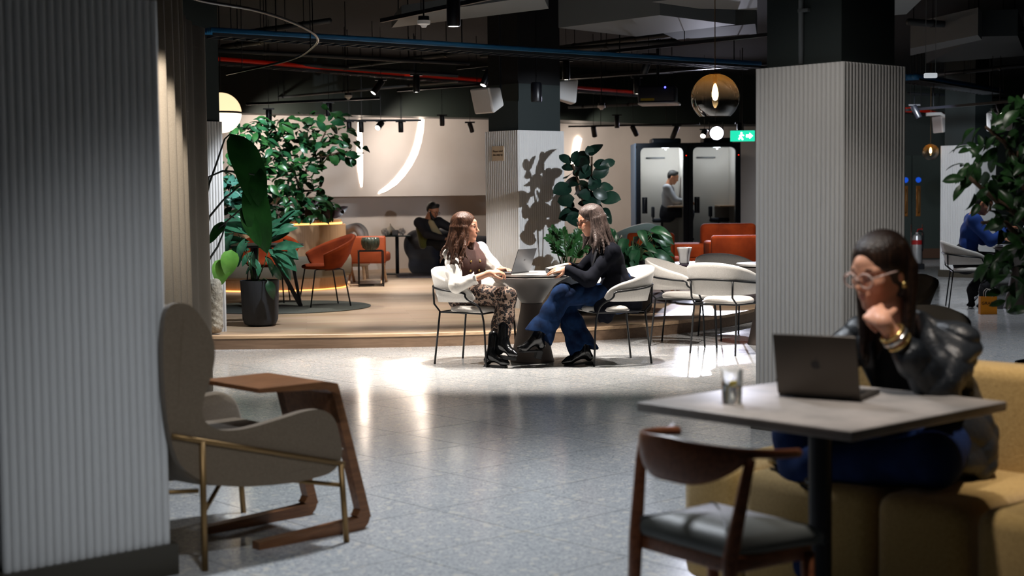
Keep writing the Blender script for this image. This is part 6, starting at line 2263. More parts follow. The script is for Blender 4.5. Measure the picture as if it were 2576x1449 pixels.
# ------------------------------------------------------------------ men in the background
def short_hair(T, R, root, m, s=1.0, vox=0.008, beard=False, top=0.0):
    Rn = np.array(R)
    pr = [EL(T(-0.022, 0, 0.050 + top), (0.100 * s, 0.083 * s, 0.082 * s), Rn, 0.01), EL(T(-0.055, 0, 0.005), (0.058 * s, 0.076 * s, 0.066 * s), Rn, 0.03), CN(T(0.035, -0.03, 0.108 + top), T(0.035, 0.03, 0.108 + top), 0.024, None, 0.03),
          EL(T(0.125, 0, -0.03), (0.105 * s, 0.095 * s, 0.115 * s), Rn, 0.008, sub=True)]
    solid('hair', pr, m, root, vox)
    if beard:
        pr = [CN(T(-0.002, 0.062, -0.015), T(0.058, 0.040, -0.085), 0.017, 0.026, 0.02), CN(T(-0.002, -0.062, -0.015), T(0.058, -0.040, -0.085), 0.017, 0.026, 0.02), CN(T(0.074, -0.022, -0.102), T(0.074, 0.022, -0.102), 0.030, None, 0.03), CN(T(0.097, -0.020, -0.046), T(0.097, 0.020, -0.046), 0.008, None, 0.01)]
        solid('beard', pr, m, root, 0.006)


def sitter(name_label, head, HR, pel, fwd, el, wr, kn, an, toe, skin, shirt, trousers, shoes, hair, lean=0.06, beard=False, vox=0.009, sh_w=0.185, shirt_grow=0.02, hands_on=True):
    f = Vector(fwd).normalized()
    l = Vector((-f.y, f.x, 0))
    pel, head = Vector(pel), Vector(head)
    neck = head + HR @ Vector((-0.03, 0, -0.16))
    chest = pel.lerp(neck, 0.62)
    ch_ = pel.lerp(neck, 0.86)
    J = dict(pelvis=pel, chest=chest, neck=neck, head=head, HR=HR, fwd=f, shL=ch_ + l * sh_w, shR=ch_ - l * sh_w)
    J['elL'], J['elR'] = Vector(el[0]), Vector(el[1])
    J['wrL'], J['wrR'] = Vector(wr[0]), Vector(wr[1])
    J['hipL'], J['hipR'] = pel + l * 0.09, pel - l * 0.09
    J['knL'], J['knR'] = Vector(kn[0]), Vector(kn[1])
    J['anL'], J['anR'] = Vector(an[0]), Vector(an[1])
    J['toeL'], J['toeR'] = Vector(toe[0]), Vector(toe[1])
    root = thing('person', name_label, 'person', (pel.x, pel.y, 0))
    hp, T = head_prims(head, HR, 1.03, True)
    hands = []
    for s_, sg in (('L', 1), ('R', -1)):
        hands += hand_prims(J['wr' + s_], J['wr' + s_] - J['el' + s_], (0, 0, 1), -sg, curl=(0.4, 0.5, 0.4), s=1.05)
    solid('body', body_prims(J, True) + hp + hands, skin, root, vox)
    face_bits(T, HR, root, 1.0)
    pr = trunk_prims(J, grow=shirt_grow, bust=False)
    for s_ in 'LR':
        a, b, c = J['sh' + s_], J['el' + s_], J['wr' + s_]
        pr += CH([a, b, b.lerp(c, 0.9)], [0.078, 0.066, 0.052], 0.03)
    pr += [CN(neck, neck - Vector((0, 0, 0.03)), 0.066, None, 0.02), CN(neck + Vector((0, 0, 0.10)), neck + Vector((0, 0, 0.03)), 0.075, 0.07, 0.01, sub=True)]
    top_ = solid(shirt[1], pr, shirt[0], root, vox, folds(0.006, 42, 61))
    jn = [CN(pel - Vector((0, 0, 0.02)), pel + Vector((0, 0, 0.06)), 0.165, 0.15, 0.03)]
    for s_ in 'LR':
        jn += CH([J['hip' + s_], J['kn' + s_], J['kn' + s_].lerp(J['an' + s_], 0.95)], [0.105, 0.085, 0.07], 0.03)
    solid('trousers', jn, trousers, root, vox, folds(0.005, 40, 71))
    for s_ in 'LR':
        boot('shoe', J['an' + s_], J['toe' + s_], root, shoes, shaft=0.02)
    short_hair(T, HR, root, hair, beard=beard)
    return root, T, J


M_HAIRM = mat('black_hair', (20, 17, 16), 0.5, bump=(200, 0.5))
hb = PY(1089, 530, 23.45)
px_, py_ = hb.x, hb.y
rt, Tm, Jm = sitter('bearded man in a dark blazer reading in the navy armchair', (px_, py_, hb.z), frame((0.72, -0.45, -0.42)), (px_ - 0.02, py_ + 0.16, PZ + 0.50), (0.62, -0.78, 0),
                [(px_ + 0.36, py_ + 0.16, 0.85), (px_ - 0.10, py_ - 0.18, 0.80)], [(px_ + 0.52, py_ - 0.16, 0.86), (px_ + 0.20, py_ - 0.28, 0.72)], [(px_ + 0.45, py_ - 0.25, PZ + 0.50), (px_ + 0.24, py_ - 0.40, PZ + 0.48)], [(px_ + 0.52, py_ - 0.42, PZ + 0.10), (px_ + 0.32, py_ - 0.55, PZ + 0.10)],
                [(px_ + 0.66, py_ - 0.55, PZ + 0.03), (px_ + 0.46, py_ - 0.68, PZ + 0.03)], M_SKIN2, (mat('charcoal_blazer', (34, 32, 36), 0.8), 'blazer'), mat('black_trousers', (18, 18, 22), 0.85), M_BOOTL, M_HAIRM, beard=True)
tee = [CN(Jm['neck'] + Vector((0.05, -0.06, -0.06)), Jm['pelvis'] + Vector((0.11, -0.13, 0.10)), 0.055, 0.075, 0.03, (Vector((0.62, -0.78, 0)), 0.8))]
solid('t_shirt', tee, mat('beige_tee', (184, 164, 124), 0.85), rt, 0.009, folds(0.004, 50, 81))
glasses(Tm, rt, 1.0, M_PRINT, 0.022, 0.003)
MB().ball(Tm(-0.005, -0.082, -0.012) - Vector(rt.location), 0.010, 8, 6).build('earbud', M_EYEW, rt, True)
hb = PY(1693, 446, 27.95)
bx_, by_, bz_ = hb.x, hb.y, hb.z
sitter('man in a pale grey jumper sitting in the phone booth', (bx_, by_, bz_), frame((0.88, -0.20, -0.42)), (bx_ - 0.10, by_ + 0.0, PZ + 0.90), (0.97, -0.2, 0),
       [(bx_ + 0.06, by_ + 0.2, 1.26), (bx_ + 0.02, by_ - 0.22, 1.26)], [(bx_ + 0.28, by_ + 0.08, 1.24), (bx_ + 0.26, by_ - 0.14, 1.24)], [(bx_ + 0.30, by_ + 0.1, PZ + 0.90), (bx_ + 0.30, by_ - 0.12, PZ + 0.90)], [(bx_ + 0.26, by_ + 0.1, PZ + 0.46), (bx_ + 0.26, by_ - 0.12, PZ + 0.46)],
       [(bx_ + 0.38, by_ + 0.1, PZ + 0.40), (bx_ + 0.38, by_ - 0.12, PZ + 0.40)], M_SKIN2, (mat('grey_jumper', (170, 172, 178), 0.9), 'jumper'), mat('slate_trousers', (50, 52, 62), 0.85), M_BOOTL, M_HAIRM, vox=0.011)
hb = PY(2474, 512, 17.5)
mx_, my_, mz_ = hb.x, hb.y, hb.z
sitter('man in a bright blue sweater hunched over the far right table', (mx_, my_, mz_), frame((0.85, -0.30, -0.55)), (5.43, 17.56, 0.58), (0.97, -0.2, 0),
       [(5.70, 17.78, 0.80), (5.62, 17.26, 0.80)], [(5.90, 17.62, 0.82), (5.85, 17.36, 0.92)], [(5.86, 17.64, 0.56), (5.86, 17.40, 0.54)], [(5.50, 17.55, 0.22), (5.55, 17.25, 0.24)],
       [(5.44, 17.55, 0.03), (5.46, 17.24, 0.04)], M_SKIN2, (mat('blue_sweater', (24, 58, 128), 0.9, bump=(200, 0.2)), 'sweater'), mat('black_trousers', (18, 18, 22), 0.85), mat('black_sneaker', (22, 22, 26), 0.7), M_HAIRM, vox=0.010)

# paper bag
bg = P(2489, 791)
bag = thing('paper_bag', 'small orange paper carrier bag on the floor by the far chair', 'bag', (bg.x, bg.y + 0.06, 0), math.radians(-4))
M_BAG = mat('orange_paper', (226, 140, 20), 0.75)
bmb = MB()
bmb.add([(-0.092, -0.05, 0), (0.092, -0.05, 0), (0.092, 0.05, 0), (-0.092, 0.05, 0), (-0.092, -0.045, 0.20), (0.092, -0.045, 0.20), (0.092, 0.045, 0.20), (-0.092, 0.045, 0.20), (-0.078, 0.0, 0.03), (0.078, 0.0, 0.03)],
        [(0, 1, 2, 3), (0, 1, 5, 4), (1, 2, 6, 5), (2, 3, 7, 6), (3, 0, 4, 7)])
o = bmb.build('bag_body', M_BAG, bag)
o.modifiers.new('thick', 'SOLIDIFY').thickness = 0.002
for y in (-0.046, 0.046):
    MB().tube(spline([(-0.035, y, 0.195), (-0.035, y, 0.25), (0.0, y, 0.285), (0.035, y, 0.25), (0.035, y, 0.195)], 5), 0.004, 6).build('handle', mat('paper_cord', (220, 214, 204), 0.8), bag, True)
tx = text_mesh('GRAIN', 0.050, mat('bag_ink', (24, 16, 8), 0.7), 'lettering', bag)
tx.location = (-0.006, -0.0515, 0.125)
tx.rotation_euler = (PI / 2, 0, 0)

# ------------------------------------------------------------------ doors, extinguisher
M_DOOR = mat('green_door', (44, 54, 48), 0.5)
for k, (x0, x1) in enumerate(((7.32, 8.16), (8.18, 9.02))):
    dr = thing('door_%d' % (k + 1), ('left', 'right')[k] + ' leaf of the dark green double door', 'door', ((x0 + x1) / 2, 30.06, 0), kind='structure')
    MB().box((0, 0, 1.06), (x1 - x0, 0.05, 2.12), bev=0.004).build('leaf', M_DOOR, dr)
    hx = (x1 - x0) / 2 - 0.12 if k == 0 else -(x1 - x0) / 2 + 0.12
    MB().box((hx, -0.035, 1.19), (0.09, 0.012, 0.62), bev=0.005).build('push_plate', mat('brass_plate', (168, 110, 52), 0.35, 0.7), dr)
    MB().tube([(hx, -0.04, 0.95), (hx, -0.085, 0.97), (hx, -0.085, 1.41), (hx, -0.04, 1.43)], 0.014, 8).build('pull_handle', M_BRASS, dr, True)
    MB().lathe([(0, 0), (0.055, 0), (0.055, 0.006), (0, 0.006)], (hx, -0.03, 1.62), 24, Matrix.Rotation(PI / 2, 3, 'X')).build('fire_sign', mat('blue_sign', (20, 80, 210), 0.5, emit=((20, 90, 230), 0.5)), dr)
    MB().box((0, -0.03, 0.12), (x1 - x0 - 0.04, 0.008, 0.20)).build('kick_plate', mat('brown_kick', (80, 54, 36), 0.5), dr)
fx = P(2349, 678)
fe = thing('fire_extinguisher', 'fire extinguisher in a chrome stand beside the far column', 'fire extinguisher', (7.25, 26.3, 0))
MB().lathe([(0, 0.10), (0.07, 0.10), (0.085, 0.13), (0.085, 0.52), (0.07, 0.60), (0.025, 0.63), (0.025, 0.66), (0, 0.66)], seg=24).build('cylinder', mat('extinguisher_white', (206, 206, 206), 0.3, 0.5), fe, 40)
MB().lathe([(0.086, 0.44), (0.0865, 0.44), (0.0865, 0.52), (0.086, 0.52)], seg=24, close=True).build('red_band', mat('red_label', (190, 40, 40), 0.5), fe)
MB().tube([(0, 0, 0.66), (0.02, 0, 0.71), (0.10, 0, 0.72)], 0.012, 6).build('lever', mat('red_paint', (170, 30, 28), 0.4), fe)
MB().tube(spline([(0.0, 0.0, 0.68), (0.10, 0.0, 0.66), (0.115, 0, 0.5), (0.10, 0, 0.32)], 5), 0.012, 6).build('hose', M_PRINT, fe, True)
for x in (-0.10, 0.10):
    MB().tube([(x, 0.02, 0.0), (x, 0.02, 0.80)], 0.008, 6).build('stand_post', mat('chrome', (200, 200, 204), 0.15, 1.0), fe)
MB().box((0, 0.02, 0.05), (0.24, 0.20, 0.10), bev=0.01).build('stand_foot', M_DARKMET, fe)

# notice on the middle column (faces along the left face)
nrm = -GU
c0 = Vector((0.085, 16.42, 0)) + GV * 0.0
pA = PY(1253, 386, 16.6)
# slide the point on to the left face plane
dplane = (pA - Vector((0.085, 16.42, 0))).dot(GU)
r_ = ray(1253, 386)
t_ = ((Vector((0.085, 16.42, 0)) - Vector((0, 0, CAMH))).dot(GU) - 0.004) / r_.dot(GU)
pn = Vector((0, 0, CAMH)) + r_ * t_
sg = thing('notice', 'small cream notice hung on the middle fluted column', 'sign', pn)
sg.rotation_euler = (0, 0, math.atan2(-GU.y, -GU.x) + PI / 2)
MB().box((0, 0, 0), (0.20, 0.006, 0.165)).build('board', mat('kraft_board', (206, 184, 156), 0.8), sg)
tx = text_mesh('Please mind\nthe step up', 0.036, mat('sign_ink', (66, 54, 44), 0.8), 'lettering', sg, spacing=1.1)
tx.location = (0, -0.0045, 0.004)
tx.rotation_euler = (PI / 2, 0, 0)

# ------------------------------------------------------------------ ceiling services
M_DUCT = mat('galvanised_grey', (92, 96, 98), 0.6)
M_DUCTD = mat('dark_duct', (44, 50, 52), 0.7)
M_PIPE = mat('dark_pipe', (34, 38, 42), 0.55)
M_TRACK = mat('track_black', (16, 17, 22), 0.35)
M_LAMPON = mat('lamp_face', (255, 250, 244), 0.5, emit=((255, 244, 232), 14))
M_WHITEP = mat('white_plastic', (214, 212, 210), 0.5)


def bar(name, label, cat, a, b, w, h_, m, drop=True, kind=None):
    """straight rectangular run between two ceiling points, hung on rods"""
    a, b = Vector(a), Vector(b)
    c = (a + b) / 2
    t = thing(name, label, cat, c, kind=kind)
    d = (b - a)
    ang = math.atan2(d.y, d.x)
    MB().box((0, 0, 0), (d.length, w, h_), ang).build('run', m, t)
    if drop:
        n = max(2, int(d.length / 2.2))
        for k in range(n):
            p = a.lerp(b, (k + 0.5) / n) - c
            MB().tube([p, p + Vector((0, 0, 3.7 - a.z))], 0.005, 5).build('hanger_rod', M_BLACK, t)
    return t


bar('lighting_track', 'black lighting track running behind the speaker above the middle column', 'lighting track', P(1000, 228, 3.0), P(1930, 160, 3.0), 0.035, 0.035, M_TRACK)
bar('lighting_track', 'black lighting track passing over the round table group', 'lighting track', P(1150, 172, 3.0), P(1960, 84, 3.0), 0.035, 0.035, M_TRACK)
bar('lighting_track', 'nearest black lighting track at the top of the view', 'lighting track', P(960, 52, 3.02), P(1420, -45, 3.02), 0.035, 0.035, M_TRACK)
bar('lighting_track', 'black lighting track along the left bulkhead', 'lighting track', PY(620, 262, 22.0), PY(955, 246, 21.0), 0.035, 0.035, M_TRACK)
bar('lighting_track', 'black lighting track in front of the cream wall', 'lighting track', PY(860, 304, 23.0), PY(1060, 302, 23.2), 0.03, 0.03, M_TRACK)
bar('lighting_track', 'black lighting track in front of the right curved wall', 'lighting track', PY(1430, 318, 25.5), PY(1760, 312, 25.0), 0.03, 0.03, M_TRACK)
bar('lighting_track', 'black lighting track above the far right tables', 'lighting track', PY(2280, 272, 21), PY(2576, 258, 19), 0.035, 0.035, M_TRACK)


def spot_fix(top, aim, lit, label, L=0.19, r=0.045, group='black track spotlights'):
    top = Vector(top)
    t = thing('track_spotlight', label, 'spotlight', top, group=group)
    a = Vector(aim).normalized()
    MB().box((0, 0, -0.012), (0.16, 0.035, 0.022)).build('adapter', M_TRACK, t)
    MB().tube([(0, 0, -0.02), (0, 0, -0.05)], 0.009, 6).build('yoke', M_TRACK, t)
    MB().tube([(0, 0, -0.005), (0, 0, 3.705 - top.z)], 0.004, 5).build('drop_rod', M_TRACK, t)
    s = Vector((0, 0, -0.05))
    R = frame(a, (0, 1, 0.01)) @ Matrix.Rotation(PI / 2, 3, 'Y')
    MB().lathe([(0, -0.03), (r * 0.9, -0.03), (r, -0.02), (r, L - 0.012), (r * 0.86, L), (r * 0.8, L - 0.012), (0, L - 0.012)], s, 20, R).build('barrel', M_TRACK, t, 40)
    MB().lathe([(0, L - 0.0115), (r * 0.78, L - 0.0115), (r * 0.78, L - 0.004), (0, L - 0.004)], s, 20, R).build('lens', M_LAMPON if lit else M_PRINT, t)
    return t


spot_fix(P(1140, -12, 3.0), (0, 0, -1), True, 'large black spotlight hanging at the top centre of the view', 0.20, 0.055)
spot_fix(P(1424, 150, 3.0), (0, 0, -1), True, 'black spotlight pointing straight down right of the middle column shaft')
spot_fix(P(1047, 186, 3.0), (0, 0, -1), True, 'black spotlight pointing straight down left of the white speaker')
spot_fix(P(958, 198, 3.0), (-0.55, -0.3, -0.8), True, 'black spotlight tilted to the left above the tree')
spot_fix(P(1228, 172, 3.0), (-0.35, -0.3, -0.9), True, 'black spotlight tilted just above the white speaker')
spot_fix(P(1602, 192, 3.0), (0, 0, -1), True, 'black spotlight pointing down left of the projector')
spot_fix(P(1632, 134, 3.0), (-0.3, 0.1, -0.9), False, 'unlit tilted black spotlight left of the amber globe')
spot_fix(P(1302, 222, 2.9), (-0.1, 0, -1), True, 'small black spotlight against the middle column shaft', 0.16, 0.035)
spot_fix(PY(676, 272, 21.6), (0, 0, -1), True, 'lit black spotlight over the leafy shrub', 0.16)
spot_fix(PY(827, 256, 21.2), (0, 0, -1), True, 'black spotlight above the top of the tree', 0.16)
ROW = 'small black spotlights along the cream wall'
for x, lab in ((878, 'unlit spotlight nearest the tree leaves in the cream wall row'), (908, 'unlit spotlight directly left of the lit one in the cream wall row'), (1008, 'unlit spotlight between the lit one and the glowing arc')):
    spot_fix(PY(x, 304, 23.1), (0, 0.1, -1), False, lab, 0.13, 0.04, ROW)
spot_fix(PY(958, 303, 23.1), (-0.35, -0.75, -0.55), True, 'lit spotlight in the cream wall row turned to face the room', 0.13, 0.05)
spot_fix(PY(1112, 288, 23.5), (0, 0.2, -1), False, 'unlit spotlight right of the glowing arc light', 0.13, 0.04)
spot_fix(PY(1182, 306, 24.0), (0.25, 0.3, -0.9), False, 'tilted unlit spotlight beside the middle column', 0.13, 0.04)
spot_fix(PY(1493, 316, 25.3), (0.15, 0.3, -0.9), False, 'tilted spotlight washing the wall above the rubber plant', 0.15, 0.045)
spot_fix(PY(1552, 288, 24.0), (0, 0, -1), True, 'straight spotlight left of the phone booths', 0.17, 0.04)
spot_fix(PY(1592, 314, 25.2), (0.5, 0.4, -0.9), False, 'tilted spotlight left above the occupied phone booth', 0.16, 0.045)
spot_fix(PY(1702, 314, 25.0), (-0.35, 0.2, -0.9), False, 'tilted spotlight hanging between the two phone booths', 0.20, 0.045)
spot_fix(PY(1772, 324, 24.8), (-0.3, -0.75, -0.6), True, 'small lit spotlight just left of the bright flood lamp', 0.13, 0.05)
spot_fix(PY(1862, 308, 24.0), (0, -0.35, -0.9), True, 'small lit spotlight above the green exit sign', 0.13, 0.055)
spot_fix(PY(2516, 258, 19.5), (0.1, -0.6, -0.8), True, 'lit spotlight above the white speaker at the far right', 0.14, 0.055)
spot_fix(PY(2300, 262, 20.5), (0.4, -0.2, -0.9), False, 'unlit tilted spotlight right of the near column', 0.16, 0.045)

# flood lamp
fl = thing('flood_lamp', 'dazzling white flood lamp above the empty phone booth', 'lamp', PY(1803, 335, 26.2))
Rf = frame((-0.12, -0.98, -0.18)) @ Matrix.Rotation(PI / 2, 3, 'Y')
MB().lathe([(0, -0.22), (0.09, -0.22), (0.10, -0.20), (0.10, -0.02), (0.135, 0.0), (0.125, 0.012), (0.09, -0.01), (0, -0.01)], (0, 0, 0), 28, Rf).build('housing', M_TRACK, fl, 40)
MB().lathe([(0, -0.008), (0.118, -0.008), (0.118, 0.004), (0, 0.006)], (0, 0, 0), 28, Rf).build('lens', mat('flood_face', (255, 250, 255), 0.5, emit=((236, 232, 255), 70)), fl)
MB().tube([(-0.12, 0.08, 0), (-0.12, 0.08, 0.2), (0.12, 0.08, 0.2), (0.12, 0.08, 0)], 0.012, 6).build('yoke', M_TRACK, fl)
MB().tube([(0, 0.08, 0.2), (0, 0.08, 1.2)], 0.012, 6).build('drop_rod', M_TRACK, fl)

# ------------------------------------------------------------------ ducts and slabs
def slab(name, label, pix, z, th, m, cat='duct'):
    pts = [P(x, y, z) for x, y in pix]
    c = sum(pts, Vector()) / len(pts)
    t = thing(name, label, cat, (c.x, c.y, z))
    MB().prism([(p.x - c.x, p.y - c.y) for p in pts], 0, th).build('casing', m, t)
    for p in pts[:4]:
        q = (p - c) * 0.9
        MB().tube([(q.x, q.y, th), (q.x, q.y, 3.7 - z)], 0.006, 5).build('hanger_rod', M_BLACK, t)
    return t


slab('ceiling_duct', 'wide pale grey air duct above the round table', [(1405, 70), (1660, 38), (1850, 62), (1600, 92)], 3.12, 0.40, M_DUCT)
slab('ceiling_duct', 'long pale soffit board behind the large top spotlight', [(985, 70), (1380, 22), (1365, -12), (1010, 40)], 3.16, 0.10, M_DUCT)
slab('ceiling_duct', 'pale ceiling board left of the near column top', [(1640, 5), (1905, -30), (1905, 25), (1760, 22)], 3.2, 0.10, M_DUCT)
slab('ceiling_duct', 'dark air duct crossing behind the near column', [(1900, 60), (1660, 80), (1730, 112), (1905, 96)], 3.14, 0.25, M_DUCTD)
slab('ceiling_duct', 'grey ceiling board at the right of the near column top', [(2250, 38), (2280, 36), (2330, -12), (2250, -14)], 3.1, 0.1, M_DUCT)
slab('ceiling_duct', 'dark air duct in the upper right corner', [(2290, 122), (2460, 88), (2470, 100), (2290, 140)], 3.1, 0.3, M_DUCT)
slab('ceiling_duct', 'wide dark air duct at the far right edge', [(2330, 160), (2580, 140), (2560, 90), (2460, 92)], 3.16, 0.3, M_DUCTD)

pipes = [('thin dark pipe in the upper left ceiling', (525, 95), (830, 52), 3.25, 0.03), ('dark pipe under the blue cable tray', (520, 125), (1180, 160), 3.05, 0.025), ('dark pipe below the thin upper left pipe', (560, 118), (760, 90), 3.2, 0.035), ('dark pipe in front of the red cable tray', (540, 148), (1150, 190), 3.15, 0.03), ('dark pipe crossing above the white speaker', (880, 166), (1190, 130), 3.15, 0.03), ('dark pipe running up to the near column', (1350, 128), (1890, 62), 3.3, 0.035), ('dark pipe behind the amber globe cable', (1210, 140), (1880, 90), 3.15, 0.03), ('dark pipe left of the projector', (1430, 196), (1760, 172), 3.1, 0.035), ('pale conduit along the left bulkhead', (620, 252), (1150, 205), 3.0, 0.02), ('pale conduit beneath the projector', (1430, 270), (1620, 262), 2.95, 0.025), ('dark pipe at the upper right', (2285, 55), (2580, 75), 3.3, 0.04), ('dark pipe second at the upper right', (2285, 195), (2580, 165), 3.1, 0.03), ('dark pipe third at the upper right', (2285, 235), (2580, 250), 3.05, 0.025)]
for i, (lab, a, b, z, r) in enumerate(pipes):
    pa, pb = P(a[0], a[1], z), P(b[0], b[1], z)
    c = (pa + pb) / 2
    t = thing('ceiling_pipe', lab, 'pipe', c)
    MB().tube([pa - c, pb - c], r, 10).build('pipe', M_DUCT if 'pale' in lab else M_PIPE, t, True)
    for f in (0.2, 0.5, 0.8):
        q = pa.lerp(pb, f) - c
        MB().tube([q + Vector((0, 0, -r - 0.004)), q + Vector((0, 0, 3.7 - z))], 0.006, 5).build('hanger_rod', M_BLACK, t)
        d = (pb - pa).normalized()
        MB().tube([q - d * 0.02, q + d * 0.02], r * 1.18, 10).build('clamp', M_BLACK, t)


def tray(label, a, b, m, mc, w=0.30, rung=0.12, n_c=5, name='cable_tray'):
    a, b = Vector(a), Vector(b)
    c = (a + b) / 2
    d = b - a
    ang = math.atan2(d.y, d.x)
    t = thing(name, label, 'cable tray', c, ang)
    L = d.length
    for s in (-1, 1):
        MB().box((0, s * w / 2, -0.012), (L, 0.012, 0.03)).build('side_rail', m, t)
    n = int(L / rung)
    me = MB().box((0, 0, -0.02), (0.02, w, 0.012)).mesh('rung', m)
    for k in range(min(n, 120)):
        link('rung', me, t, (-L / 2 + (k + 0.5) * L / n, 0, 0))
    rs = random.Random(int(abs(a.x) * 100))
    for k in range(n_c):
        y = -w * 0.4 + w * 0.8 * (k + 0.5) / n_c
        MB().tube([(-L / 2, y, 0.03), (-L / 6, y + rs.uniform(-.02, .02), 0.034), (L / 6, y + rs.uniform(-.02, .02), 0.03), (L / 2, y, 0.032)], w * 0.5 / n_c, 8).build('cable', mc, t, True)
    for f in (-0.4, -0.1, 0.2, 0.45):
        MB().tube([(L * f, 0, -0.03), (L * f, 0, 3.7 - a.z)], 0.007, 5).build('hanger_rod', M_BLACK, t)
    return t


M_BCAB = mat('blue_cable', (48, 126, 184), 0.4)
M_RCAB = mat('red_cable', (255, 48, 18), 0.4)
tray('ladder cable tray with bright blue cables across the ceiling', P(520, 86, 2.88), P(1900, 168, 2.88), M_PIPE, M_BCAB, 0.26, 0.13, 5)
tray('ladder cable tray with blue cables at the far right ceiling', PY(2282, 208, 20), PY(2500, 226, 23), M_PIPE, M_BCAB, 0.34, 0.16, 4)
tray('narrow tray of red fire cables above the bulkhead', P(520, 155, 3.1), P(1610, 240, 3.1), M_PIPE, M_RCAB, 0.16, 0.25, 2)
tray('short tray of red fire cables at the far right', PY(2282, 284, 24), PY(2366, 288, 25.5), M_PIPE, M_RCAB, 0.16, 0.25, 2)


# ------------------------------------------------------------------ speakers, detectors, projector, exit sign
def speaker(label, c, fwd, s=0.30):
    t = thing('speaker', label, 'speaker', c)
    R = frame(fwd)
    w0, w1_, d, h0, h1 = s * 0.5, s * 0.32, s * 0.62, s * 0.42, s * 0.30
    vs = [(d / 2, -w0, -h0), (d / 2, w0, -h0), (d / 2, w0, h0), (d / 2, -w0, h0), (-d / 2, -w1_, -h1), (-d / 2, w1_, -h1), (-d / 2, w1_, h1), (-d / 2, -w1_, h1)]
    bm = bmesh.new()
    V_ = [bm.verts.new(R @ Vector(v)) for v in vs]
    for f in ((0, 1, 2, 3), (5, 4, 7, 6), (0, 4, 5, 1), (3, 2, 6, 7), (1, 5, 6, 2), (0, 3, 7, 4)):
        bm.faces.new([V_[i] for i in f])
    bmesh.ops.recalc_face_normals(bm, faces=bm.faces[:])
    bmesh.ops.bevel(bm, geom=bm.edges[:], offset=0.02, segments=3, profile=0.5, affect='EDGES')
    me = bpy.data.meshes.new('cabinet')
    bm.to_mesh(me)
    bm.free()
    me.materials.append(M_WHITEP)
    link('cabinet', me, t)
    MB().box(R @ Vector((d / 2 + 0.002, 0, 0)), (0.006, w0 * 1.72, h0 * 1.72), rot=R).build('grille', mat('pale_grille', (198, 196, 196), 0.7), t)
    MB().tube([R @ Vector((-d / 2, 0, 0)), R @ Vector((-d / 2 - 0.06, 0, 0.0)), Vector((0, 0, 0.35)) + R @ Vector((-d / 2 - 0.06, 0, 0)), Vector(((R @ Vector((-d / 2 - 0.06, 0, 0))).x, (R @ Vector((-d / 2 - 0.06, 0, 0))).y, 3.705 - t.location.z))], 0.012, 8).build('bracket', M_DARKMET, t)
    return t


speaker('white wedge speaker on the left of the middle column shaft', PY(1230, 249, 16.0), (-0.75, -0.62, -0.25), 0.34)
speaker('white speaker mostly hidden behind the right of the column shaft', PY(1424, 230, 17.4), (0.98, 0.1, -0.1), 0.34)
speaker('white speaker on the far right ceiling beneath a lit spotlight', PY(2515, 298, 21.0), (-0.3, -0.8, -0.5), 0.36)
speaker('white speaker edge-on left of the far fluted column', PY(2372, 312, 24.4), (-0.95, -0.2, -0.1), 0.34)
cs = thing('cylinder_speaker', 'black cylinder speaker in front of the middle column shaft', 'speaker', PY(1349, 212, 16.1))
MB().lathe([(0, -0.19), (0.055, -0.19), (0.06, -0.18), (0.06, 0.0), (0.05, 0.02), (0, 0.02)], (0, 0, 0), 24).build('body', M_TRACK, cs, 40)
MB().tube([(0, 0, 0.02), (0, 0, 0.9)], 0.008, 6).build('stem', M_TRACK, cs)


def detector(label, c, s=1.0):
    t = thing('smoke_detector', label, 'smoke detector', c, group='white ceiling smoke detectors')
    MB().lathe([(0, -0.055 * s), (0.018 * s, -0.055 * s), (0.03 * s, -0.035 * s), (0.052 * s, -0.028 * s), (0.055 * s, 0.0), (0, 0.0)], (0, 0, 0), 24).build('dome', M_WHITEP, t, 40)
    MB().lathe([(0, 0.0), (0.045 * s, 0.0), (0.045 * s, 0.035 * s), (0, 0.035 * s)], (0, 0, 0), 20).build('base', M_TRACK, t, 40)
    MB().tube([(0, 0, 0.03), (0, 0, 3.705 - t.location.z)], 0.008, 6).build('drop_rod', M_TRACK, t)


detector('white smoke detector left of the large top spotlight', PY(1066, 52, 12.6), 1.05)
detector('white smoke detector between the column shaft and the projector', PY(1513, 266, 20.0))
detector('white smoke detector on the conduit above the tree', PY(876, 240, 20.5))
pj_ = thing('projector', 'dark ceiling projector with a yellow sticker and pale underside', 'projector', PY(1655, 250, 18.5), math.radians(-12))
MB().box((0, 0, 0.06), (0.46, 0.36, 0.20), bev=0.02).build('body', mat('projector_black', (26, 26, 36), 0.4), pj_, 40)
MB().box((0.02, 0, -0.058), (0.50, 0.40, 0.03), bev=0.012).build('underside', M_WHITEP, pj_, 40)
MB().box((-0.11, -0.182, -0.01), (0.17, 0.004, 0.03)).build('sticker', mat('yellow_sticker', (150, 128, 20), 0.6), pj_)
MB().ball((0.11, -0.182, 0.135), 0.012, 8, 6).build('led', mat('blue_led', (60, 60, 255), 0.4, emit=((80, 80, 255), 6)), pj_)
MB().tube([(0, 0, 0.16), (0, 0, 1.1)], 0.02, 8).build('pole', M_TRACK, pj_)
es = thing('exit_sign', 'lit green exit sign beside the right column', 'sign', PY(1868, 342, 22.0))
MB().box((0, 0, 0), (0.36, 0.04, 0.16), bev=0.006).build('box', mat('exit_green', (10, 140, 90), 0.5, emit=((30, 190, 150), 1.6)), es)
M_EXW = mat('exit_white', (240, 255, 255), 0.5, emit=((235, 255, 255), 6))
MB().prism([(-0.15, -0.05), (-0.10, -0.05), (-0.10, 0.05), (-0.15, 0.05)], 0, 0.002).build('door_symbol', M_EXW, es).rotation_euler = (PI / 2, 0, 0)
ms = MB().ball((-0.02, 0, 0.042), 0.014, 10, 8)
